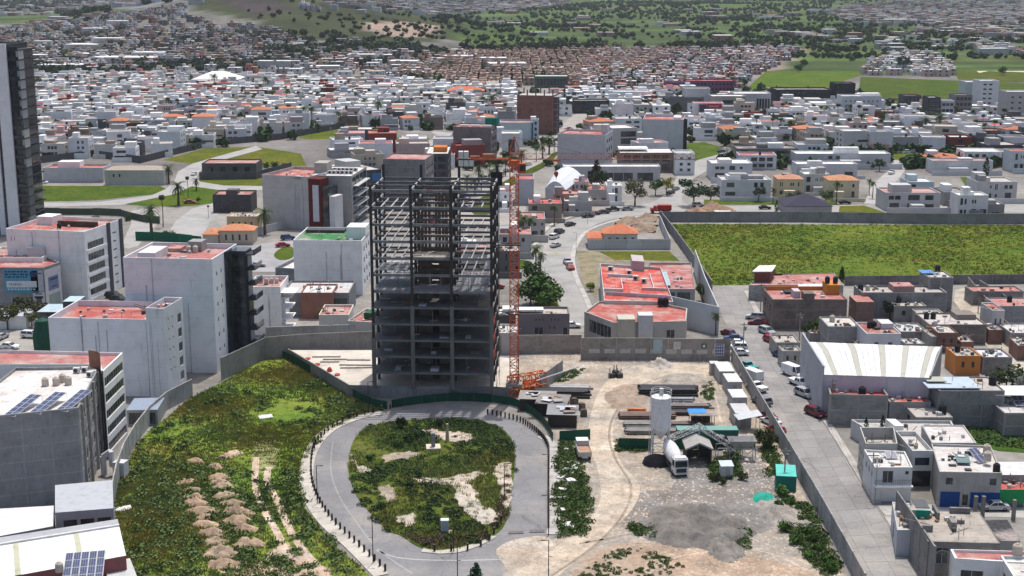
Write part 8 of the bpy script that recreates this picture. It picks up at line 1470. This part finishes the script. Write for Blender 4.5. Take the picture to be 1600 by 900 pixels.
masszone("hillside_houses", "grey houses crowding the hillside at the upper left", [(-60, 48), (60, 38), (200, 22), (285, 12), (300, 30), (430, 48), (470, 66), (570, 70), (640, 80), (600, 98), (440, 100), (-60, 106)], 12, 14, .95, GP, GP+[(.55, .55, .55), (.3, .12, .1)])
masszone("valley_houses", "mixed low houses and sheds between the hillside and the near neighbourhood", [(-60, 96), (450, 92), (760, 84), (680, 122), (520, 125), (400, 116), (-60, 116)], 14, 18, .7, GP+MP, GP+[(.6, .6, .6), (.62, .62, .62)])
masszone("terrace_houses", "rows of identical reddish beige terrace houses", [(640, 98), (760, 86), (985, 80), (1060, 84), (1000, 118), (900, 138), (720, 136), (610, 120)], 9, 12, 1.0, [(.36, .27, .22), (.33, .24, .20), (.40, .30, .25)], [(.33, .24, .19), (.38, .29, .24), (.30, .20, .16)], hr=(5, 6), step=.2)
masszone("dense_houses", "densely packed white and pink houses right of the reddish terraces", [(940, 84), (1250, 78), (1235, 92), (1190, 112), (1165, 138), (1040, 142), (890, 140)], 10, 12, 1.0, MP, MP+[(.36, .16, .13), (.6, .6, .6)])
masszone("distant_town", "grey town spread over the slope at the upper right", [(1285, 20), (1330, 8), (1420, 2), (1700, -2), (1700, 56), (1560, 60), (1440, 40), (1340, 40)], 15, 18, .7, GP, GP+[(.5, .5, .5)])
masszone("distant_town", "sparse town between the trees at the top centre", [(440, 8), (560, -2), (900, -4), (860, 14), (660, 28), (520, 22)], 16, 20, .5, GP+[(.45, .45, .45)], GP+[(.6, .6, .6)])
masszone("distant_town", "hazy valley town with white sheds at the top left corner", [(-60, 28), (60, 24), (180, 12), (270, 4), (270, -14), (-60, -14)], 20, 26, .5, GP+[(.45, .45, .45)], GP+[(.65, .65, .65)])
masszone("meadow_houses", "white houses of the walled estate behind the right meadow", [(1345, 118), (1362, 92), (1400, 86), (1470, 88), (1490, 120)], 13, 15, .85, [(.6, .6, .6), (.52, .52, .53), (.48, .38, .34)], [(.6, .6, .6), (.5, .45, .4)])
masszone("distant_houses", "scattered houses among the fields at the upper right", [(1200, 50), (1700, 40), (1700, 95), (1400, 82), (1250, 72)], 20, 26, .28, GP+MP, GP+MP)
masszone("distant_houses", "scattered farm buildings among the upper fields", [(780, 20), (1280, 10), (1290, 60), (900, 74), (720, 66)], 30, 40, .10, GP+MP, GP+MP)
mm = Mass()
for (x, y, w, d) in ((92, 34, 22, 16), (186, 44, 24, 18), (154, 51, 34, 16), (170, 72, 30, 18), (200, 98, 60, 28), (235, 92, 30, 20), (137, 93, 24, 18), (48, 97, 30, 14), (102, 110, 45, 20), (131, 81, 34, 18), (40, 13, 30, 20), (160, 8, 26, 18), (80, 8, 30, 18), (307, 6, 18, 12), (770, 102, 26, 16), (792, 109, 34, 22), (565, 96, 26, 14), (600, 95, 22, 12), (632, 107, 26, 18), (705, 96, 42, 16), (130, 78, 22, 12), (68, 76, 18, 10), (1400, 35, 36, 20), (1295, 54, 18, 10), (870, 114, 30, 12), (508, 112, 26, 14), (530, 80, 18, 12), (1160, 88, 24, 16), (470, 77, 16, 10), (590, 85, 20, 10), (455, 105, 16, 10), (430, 107, 30, 12), (1550, 86, 30, 14), (1425, 105, 20, 10)):
    p = PT(x, y); mm.house(p.x, p.y, p.z, w, d, rnd.uniform(5, 8), rnd.uniform(-.15, .15), (.42, .42, .42), (.70, .70, .70), False)
mm.done("distant_sheds", "white roofed sheds and halls scattered over the far town")
# far trees as one mass of small crowns
def ico(seed):
    rs = np.random.RandomState(seed); V, F = leafquads([(0, 0, .5, .42, .42), (.3, .1, .4, .3, .3), (-.25, -.1, .42, .3, .3)], 10, .22, rs); return V, F
def treemass(name, label, zones, col, seed):
    PV, PF = ico(seed); vs, fs, n = [], [], 0; rs = np.random.RandomState(seed)
    fr = lambda x, y: not any(a-1 < x < c+1 and e-2 < y < g_+1 for a, c, e, g_ in EXB) and not any(inpoly(x, y, q) for q in EXC)
    for pl, cnt, s0, s1, cl in zones:
        w = [PT(x, y) for x, y in pl]; x0, x1 = min(p.x for p in w), max(p.x for p in w); y0, y1 = min(p.y for p in w), max(p.y for p in w); got = tr = 0
        while got < cnt and tr < cnt*25:
            tr += 1; x, y = rs.uniform(x0, x1), rs.uniform(y0, y1)
            if cl and mno.noise(Vector((x*cl, y*cl*1.6, 5))) < rs.uniform(-.3, .4): continue
            px, py = proj((x, y, terr(x, y)))
            if not inpoly(px, py, pl) or (y < 1150 and not fr(x, y)): continue
            s = rs.uniform(s0, s1); t = rs.uniform(0, 6.28); c, n_ = math.cos(t)*s, math.sin(t)*s; vs.append(PV @ np.array([[c, n_, 0], [-n_, c, 0], [0, 0, s*rs.uniform(.8, 1.1)]])+np.array([x, y, terr(x, y)])); fs.append(PF+n); n += len(PV); got += 1
    tagit(link(name, np_mesh(name, np.concatenate(vs), np.concatenate(fs), 'leaf'), col=col), label, kind='stuff')
UP = [(680, 26), (860, 10), (1000, -4), (1300, -6), (1290, 60), (1240, 74), (1000, 82), (830, 84), (700, 62)]
treemass("distant_trees", "dark trees dotted over the green fields across the top", [(UP, 2600, 3.5, 7.5, .007), ([(690, 76), (1250, 66), (1240, 76), (700, 84)], 120, 6, 10, .01), ([(1200, 40), (1650, 40), (1650, 96), (1200, 90)], 900, 3.5, 7.5, .009), ([(380, 14), (700, 20), (700, 64), (560, 66), (430, 50)], 380, 3, 5.5, .006)], (.042, .062, .030), 5)
treemass("distant_trees", "tree belts along the foot of the hillside town", [([(-40, 98), (300, 96), (460, 88), (500, 100), (300, 120), (-40, 122)], 420, 5, 9, .012), ([(80, 18), (300, 8), (340, 24), (130, 40)], 130, 7, 13, .01), ([(400, 80), (640, 74), (700, 90), (520, 108)], 170, 7, 12, .01), ([(-40, 50), (560, 50), (600, 90), (-40, 95)], 300, 5, 9, 0), ([(300, 12), (700, 20), (900, -4), (500, -10)], 420, 4, 8, 0), ([(1290, -5), (1650, -5), (1650, 50), (1300, 40)], 700, 4, 8, 0), ([(-60, 25), (270, 5), (270, -14), (-60, -14)], 420, 8, 13, .004)], (.035, .05, .03), 6)
PRE = None
treemass("street_trees", "small street trees scattered between the neighbourhood houses", [([(30, 122), (640, 132), (800, 150), (1080, 140), (1620, 150), (1620, 238), (1080, 232), (800, 205), (560, 205), (330, 235), (40, 250)], 1500, 3, 7, 0), ([(640, 90), (1180, 80), (1160, 138), (640, 134)], 420, 4, 8, 0), ([(1100, 238), (1620, 238), (1620, 330), (1200, 330), (1100, 315)], 420, 2, 5.5, 0), ([(215, 330), (480, 330), (600, 330), (600, 470), (480, 520), (420, 420), (200, 400)], 110, 2, 4.5, 0), ([(700, 200), (1060, 200), (1060, 330), (760, 400), (700, 340)], 200, 2, 5, 0)], (.035, .058, .025), 7)
# ------------------------------------------------------------------ trees one by one
def tr(kind, x, y, h, l, **k): return plant(kind, P(x, y), h, l, **k)
tr('broad', 992, 322, 10, "large sparse brown-green tree beside the curved road", col=(.085, .085, .055), wide=1.15); tr('broad', 1084, 322, 10.5, "large dark green tree left of the lawn by the road junction", col=(.03, .055, .03), wide=1.25); tr('broad', 1110, 320, 8, "grey-green tree right of the large dark tree", col=(.06, .075, .045)); tr('pine', 932, 290, 11.5, "tall conical reddish-brown tree under the crane jib", col=(.07, .05, .03), wide=.95); tr('broad', 935, 294, 7.5, "green tree at the foot of the reddish cone tree", col=(.04, .07, .03), wide=1.2); tr('broad', 1041, 305, 7, "yellow-green tree beside the curved road", col=(.20, .19, .04), wide=1.2); tr('broad', 1024, 306, 6.5, "green tree left of the yellow-green tree", col=(.05, .09, .03), wide=1.2)
tr('round', 829, 478, 8.5, "leftmost of the big bushy trees on the road's triangular verge", wide=1.2, col=(.035, .065, .02)); tr('round', 848, 475, 9.0, "middle one of the big bushy trees on the road's triangular verge", wide=1.2, col=(.05, .095, .028)); tr('round', 858, 484, 7.5, "rightmost of the big bushy trees on the road's triangular verge", wide=1.2); tr('broad', 833, 452, 7.5, "dark bushy tree behind the triangular verge trees", col=(.03, .055, .02), wide=1.2)
for k, (x, y, h) in enumerate(((837, 432, 9), (845, 436, 7.5), (818, 384, 9.5), (828, 378, 8), (866, 352, 7), (915, 316, 6.5), (1118, 524, 5.5), (503, 524, 6.5), (458, 352, 8.5), (1307, 318, 8.5), (1363, 310, 6.5), (1358, 304, 6), (1208, 318, 6))): tr('palm', x, y, h, ["left one of two tall palms by the roundabout", "right one of two tall palms by the roundabout", "tall palm in front of the grey house at the curved road", "second tall palm in front of the grey house at the curved road", "palm at the kerb of the curved road's upper bend", "palm before the white canopy shop", "yellowish palm at the yard wall's right end", "yellow-green palm before the small red roofed house", "slim palm before the pale block with the red frame", "tall palm between the arched villas", "palm beside the upper right road", "short palm beside the upper right road", "palm left of the arched white villa"][k], col=(.10, .11, .035) if k in (6, 7) else None)
for (x, y, h, l) in ((237, 366, 9, "large date palm on the green fence's lawn"), (414, 367, 8, "large date palm before the white curved garden wall"), (279, 321, 8, "date palm on the triangular lawn"), (307, 298, 4.5, "small date palm near the triangular lawn's tip"), (264, 287, 7, "palm at the white villa's road corner")): tr('date', x, y, h, l)
for (x, y, h, l) in ((255, 355, 12, "tall slim fan palm left of the large date palm"), (294, 309, 9, "tall slim fan palm on the triangular lawn"), (326, 341, 5, "young fan palm beside the lower left road")): tr('fan', x, y, h, l)
tr('round', 434, 342, 6, "dark round tree against the pale block's wall", col=(.03, .04, .025)); tr('broad', 472, 350, 9, "olive leafy tree before the pale block's red frame", col=(.06, .08, .045), wide=1.1); tr('round', 1272, 530, 5.5, "round bushy tree behind the warehouse's upper corner", wide=1.15, col=(.05, .085, .02)); tr('broad', 1390, 500, 5, "dark tree between the block houses", col=(.03, .045, .03)); tr('round', 1572, 610, 6, "large dark olive bush right of the grey block building", wide=1.5, col=(.045, .06, .03)); tr('broad', 1598, 620, 5, "pale dusty tree at the right edge", col=(.2, .2, .18)); tr('cypress', 1213, 332, 4.5, "small dark cypress by the purple shingle roof", wide=1.2); tr('broad', 1240, 326, 7, "grey-green tree before the peach roofed villa", col=(.06, .075, .05)); tr('broad', 1270, 330, 5, "green tree beside the purple shingle roof", col=(.06, .085, .035)); tr('broad', 1185, 315, 6, "tree before the arched white villa", col=(.08, .09, .06))
tr('cypress', 1540, 278, 9, "dark cypress right of the white hedge house"); tr('broad', 1330, 300, 7, "tree right of the arched villa pair"); tr('broad', 1290, 320, 6, "tree before the domed villa"); tr('broad', 1374, 268, 6, "tree beside the upper right road's bend"); tr('round', 1256, 105, 9, "right one of two round trees on the right meadow"); tr('round', 1247, 113, 9, "left one of two round trees on the right meadow"); tr('round', 1331, 98, 8, "round tree at the top edge of the right meadow"); tr('round', 1566, 117, 9, "round tree on the far right meadow"); tr('broad', 1412, 113, 15, "large dark tree in the walled estate", wide=1.2, col=(.03, .045, .025)); tr('round', 922, 455, 3, "small yellow-green round bush beside the red tiled house", col=(.13, .17, .03)); tr('broad', 1097, 470, 4.5, "green garden tree inside the white sloping wall"); tr('broad', 310, 318, 2.5, "low bushes below the date palm")
for k, (x, y) in enumerate(((20, 500), (32, 505), (45, 498), (50, 512), (62, 505), (12, 515), (5, 500))): tr('broad', x, y, 4+k % 3, "olive garden tree in the street yard at the far left", group="garden trees in the left street yard", col=(.07, .075, .03), wide=1.2)
q = [(1222, 775), (1232, 790), (1243, 800), (1250, 815), (1262, 835), (1270, 848), (1280, 862), (1290, 880), (1300, 893), (1216, 690), (1203, 688), (1215, 795), (1226, 830), (1240, 850), (1262, 872)]
for x, y in q: plant('shrub', P(x, y), rnd.uniform(1.3, 2.4), "leafy green shrub along the yard side of the street wall", "shrubs along the yard side of the street wall", col=(.06, .12, .03))
q = [(262, 372), (290, 378), (200, 345), (150, 347), (100, 345), (60, 345), (345, 275), (360, 268), (375, 270), (390, 266), (415, 262), (430, 260), (445, 262), (400, 270)]
for x, y in q: plant('shrub', P(x, y), rnd.uniform(2, 3.4), "garden shrub near the left roads", "garden shrubs near the left roads", col=(.05, .085, .03), wide=1.4)
AV = [(705, 335), (722, 322), (742, 306), (752, 300), (768, 292), (776, 283), (790, 275), (800, 268), (815, 262), (838, 252), (848, 247), (858, 241), (866, 236), (730, 300), (748, 286), (765, 275), (690, 330), (700, 318)]
for k, (x, y) in enumerate(AV): tr('date' if k % 3 else 'palm', x, y, rnd.uniform(5.5, 8), "palm in the planted strip of the avenue behind the tower", group="palms along the avenue")
def palml(x, y):
    p = P(x, y); s = place(p.x, p.y)
    for q in [""]+[o_+" " for o_ in ordn[1:]]:
        if (l := f"{q}street palm {s}") not in seen: seen.add(l); return l
    return l
rows = [((60, 140), (600, 150), 26), ((300, 165), (620, 172), 18), ((60, 180), (300, 185), 9), ((380, 185), (620, 196), 14), ((860, 120), (1000, 130), 9), ((1180, 190), (1590, 200), 26), ((1180, 215), (1600, 218), 24), ((1440, 135), (1600, 175), 8), ((700, 165), (800, 195), 8), ((1080, 170), (1200, 180), 6)]
for (a, e, n) in rows:
    for k in range(n):
        t = (k+rnd.random()*.8)/n; x, y = a[0]+(e[0]-a[0])*t, a[1]+(e[1]-a[1])*t+rnd.uniform(-7, 7); p = P(x, y)
        if free(p.x, p.y, .5): plant(rnd.choice(['fan', 'fan', 'fan', 'palm']), p, rnd.uniform(8, 13), palml(x, y), "street palms of the neighbourhoods", wide=1.35)
# ------------------------------------------------------------------ cars one by one
def cr_(kind, x, y, deg, c, l, grp=None): return car(kind, P(x, y), R(deg), CC[c], l, grp, parts=P(x, y).y < 520, z=.06)
S_ = 118
for a in (('suv', 1180, 499, 165, 'silver', "silver SUV parked askew in front of the brown brick house"), ('sedan', 1183, 507, 172, 'darkred', "dark red car parked askew beside the silver SUV"), ('suv', 1198, 522, S_-180, 'silver', "silver hatchback parked on the street below the dark red car"), ('hatch', 1204, 535, S_-180, 'red', "small red car parked above the blue car"), ('sedan', 1220, 559, S_-180, 'blue', "dark blue car parked on the street's right side"), ('van', 1239, 588, S_-180, 'white', "white panel van parked beside the warehouse"), ('pickup', 1249, 603, S_-180, 'white', "white pickup truck parked just below the panel van"), ('suv', 1257, 620, S_-180, 'silver', "silver SUV parked below the white pickup truck"), ('suv', 1274, 650, S_-180, 'darkred', "dark red SUV alone on the street near the warehouse corner"),
          ('hatch', 1137, 524, S_, 'darkred', "dark red car at the top of the row by the yard wall"), ('sedan', 1145, 532, 175, 'blue', "blue car second in the row by the yard wall"), ('sedan', 1149, 540, 175, 'white', "white car third in the row by the yard wall"), ('suv', 1152, 547, 175, 'white', "white SUV fourth in the row by the yard wall"), ('sedan', 1154, 555, 178, 'white', "long white car nearest the camera in the row by the yard wall"), ('pickup', 1168, 578, S_, 'teal', "turquoise car hidden behind the long block wall"), ('van', 1174, 594, S_, 'white', "white van behind the wall just below the turquoise car"), ('pickup', 1182, 610, S_, 'white', "white pickup behind the long block wall"), ('suv', 1190, 632, S_, 'grey', "grey SUV behind the long block wall"), ('sedan', 1198, 655, S_, 'darkred', "dark red car behind the long block wall"), ('sedan', 1204, 663, S_, 'white', "white car between two red cars behind the block wall"), ('hatch', 1212, 677, S_, 'red', "red car nearest the camera behind the block wall"),
          ('sedan', 1553, 797, 180, 'silver', "silver sedan parked in the side street before the blue wall"), ('suv', 866, 373, 62, 'white', "white SUV parked at the kerb of the curved road"), ('sedan', 868, 386, 58, 'silver', "silver car driving on the curved road"), ('pickup', 887, 413, 100, 'silver', "silver pickup on the curved road by the lamp"), ('sedan', 891, 421, 100, 'red', "red car just behind the silver pickup"), ('sedan', 891, 353, 50, 'black', "black car on the curved road's upper bend"), ('suv', 874, 365, 60, 'black', "black car parked above the white SUV"), ('sedan', 918, 340, 25, 'black', "leftmost black car parked before the canopy shop"), ('sedan', 928, 336, 20, 'darkred', "dark red car parked before the canopy shop"), ('sedan', 943, 334, 20, 'black', "second black car parked before the canopy shop"), ('pickup', 958, 330, 25, 'black', "dark pickup parked before the white garden wall"), ('sedan', 980, 329, 10, 'grey', "grey car under the large sparse tree"), ('sedan', 1048, 303, 55, 'black', "black car on the branch road by the yellow tree"), ('sedan', 1056, 297, 60, 'grey', "grey car higher on the branch road"), ('suv', 1091, 323, 0, 'silver', "silver SUV under the large dark tree"), ('sedan', 1195, 327, 0, 'black', "black car on the road at the purple shingle roof"), ('sedan', 1320, 319, 0, 'black', "black car by the curved villa's drive"), ('pickup', 1393, 272, 60, 'white', "white pickup truck on the upper right road"),
          ('sedan', 1127, 238, 40, 'blue', "blue car at the end of the branch road"), ('sedan', 1133, 236, 40, 'white', "white car at the end of the branch road"), ('sedan', 297, 318, 5, 'red', "red car beside the triangular lawn"), ('sedan', 303, 274, 85, 'white', "white car on the curved left road"), ('sedan', 66, 287, 170, 'white', "white car parked at the long white villa's left end"), ('sedan', 57, 279, 10, 'black', "dark car behind the white car at the long villa"), ('sedan', 442, 386, 15, 'red', "red car near the small left roundabout"), ('suv', 450, 375, 20, 'blue', "dark blue car near the white curved garden wall"), ('sedan', 403, 417, 10, 'silver', "silver car below the small left roundabout"), ('suv', 49, 528, -10, 'white', "large white SUV parked by the green netting"), ('sedan', 15, 545, -15, 'white', "white car at the far left street edge"), ('sedan', 5, 553, -15, 'grey', "grey car in front of the white car at the far left"), ('sedan', 2, 530, 80, 'silver', "silver car cut off at the picture's left edge"), ('suv', 178, 466, -20, 'black', "upper one of two dark cars behind the white block"), ('suv', 186, 472, -20, 'black', "lower one of two dark cars behind the white block"), ('sedan', 893, 512, 0, 'white', "white car behind the purple-grey house"), ('sedan', 777, 408, 20, 'blue', "blue car seen right of the steel frame at the roundabout"), ('sedan', 776, 452, 40, 'red', "red car beside the steel tower's right edge"), ('pickup', 1195, 560, 0, 'teal', "x")):
    if a[5] != "x": cr_(*a)
cols = ['white', 'white', 'silver', 'grey', 'black', 'white', 'red', 'darkred', 'beige', 'blue']
lots = [([(735, 300), (752, 290), (770, 281), (785, 272), (800, 266), (820, 258)], 16, "cars parked along the avenue behind the tower"), ([(700, 318), (720, 310), (735, 320), (715, 330)], 12, "cars parked along the avenue behind the tower"), ([(868, 232), (876, 222), (885, 210), (890, 200)], 12, "cars parked at the avenue's far end"), ([(1385, 240), (1420, 238), (1470, 236), (1540, 240), (1595, 242)], 14, "cars on the far right road"), ([(950, 185), (975, 178), (990, 182)], 8, "cars parked by the showroom"), ([(1380, 158), (1395, 157), (1408, 158)], 7, "cars parked near the cube office"), ([(640, 345), (660, 352), (690, 350), (715, 362), (700, 372)], 12, "cars parked behind the steel frame"), ([(210, 118), (280, 116), (340, 118)], 12, "cars on the main road beyond the neighbourhood"), ([(480, 385), (500, 378), (560, 345), (590, 338)], 8, "cars parked behind the green roof block")]
for pts, n, g in lots:
    w = smoothpts(G(pts), 8, False)
    for k in range(n):
        p = w[int(rnd.random()*(len(w)-1))]; q_ = rnd.choice(cols); o = car(rnd.choice(['sedan', 'suv', 'hatch']), p+Vector((rnd.uniform(-4, 4), rnd.uniform(-5, 5), 0)), R(rnd.choice([20, 200, 75, 60])), CC[q_], f"small {q_.replace('dark', 'dark ')} car among the {g}", g, parts=False, z=.06)
# ------------------------------------------------------------------ the air
mh = bpy.data.materials.new("haze"); mh.use_nodes = True; t = mh.node_tree; t.nodes.clear(); out = t.nodes.new("ShaderNodeOutputMaterial"); pv = t.nodes.new("ShaderNodeVolumePrincipled")
pv.inputs["Color"].default_value = (.80, .88, 1, 1); pv.inputs["Density"].default_value = .000035; pv.inputs["Anisotropy"].default_value = .2; t.links.new(pv.outputs[0], out.inputs["Volume"]); MT['haze'] = mh
mb = MB(); mb.box(-5400, 5400, -300, 7800, -8, 420, 'haze'); o = mb.obj("haze"); tagit(o, kind='stuff')
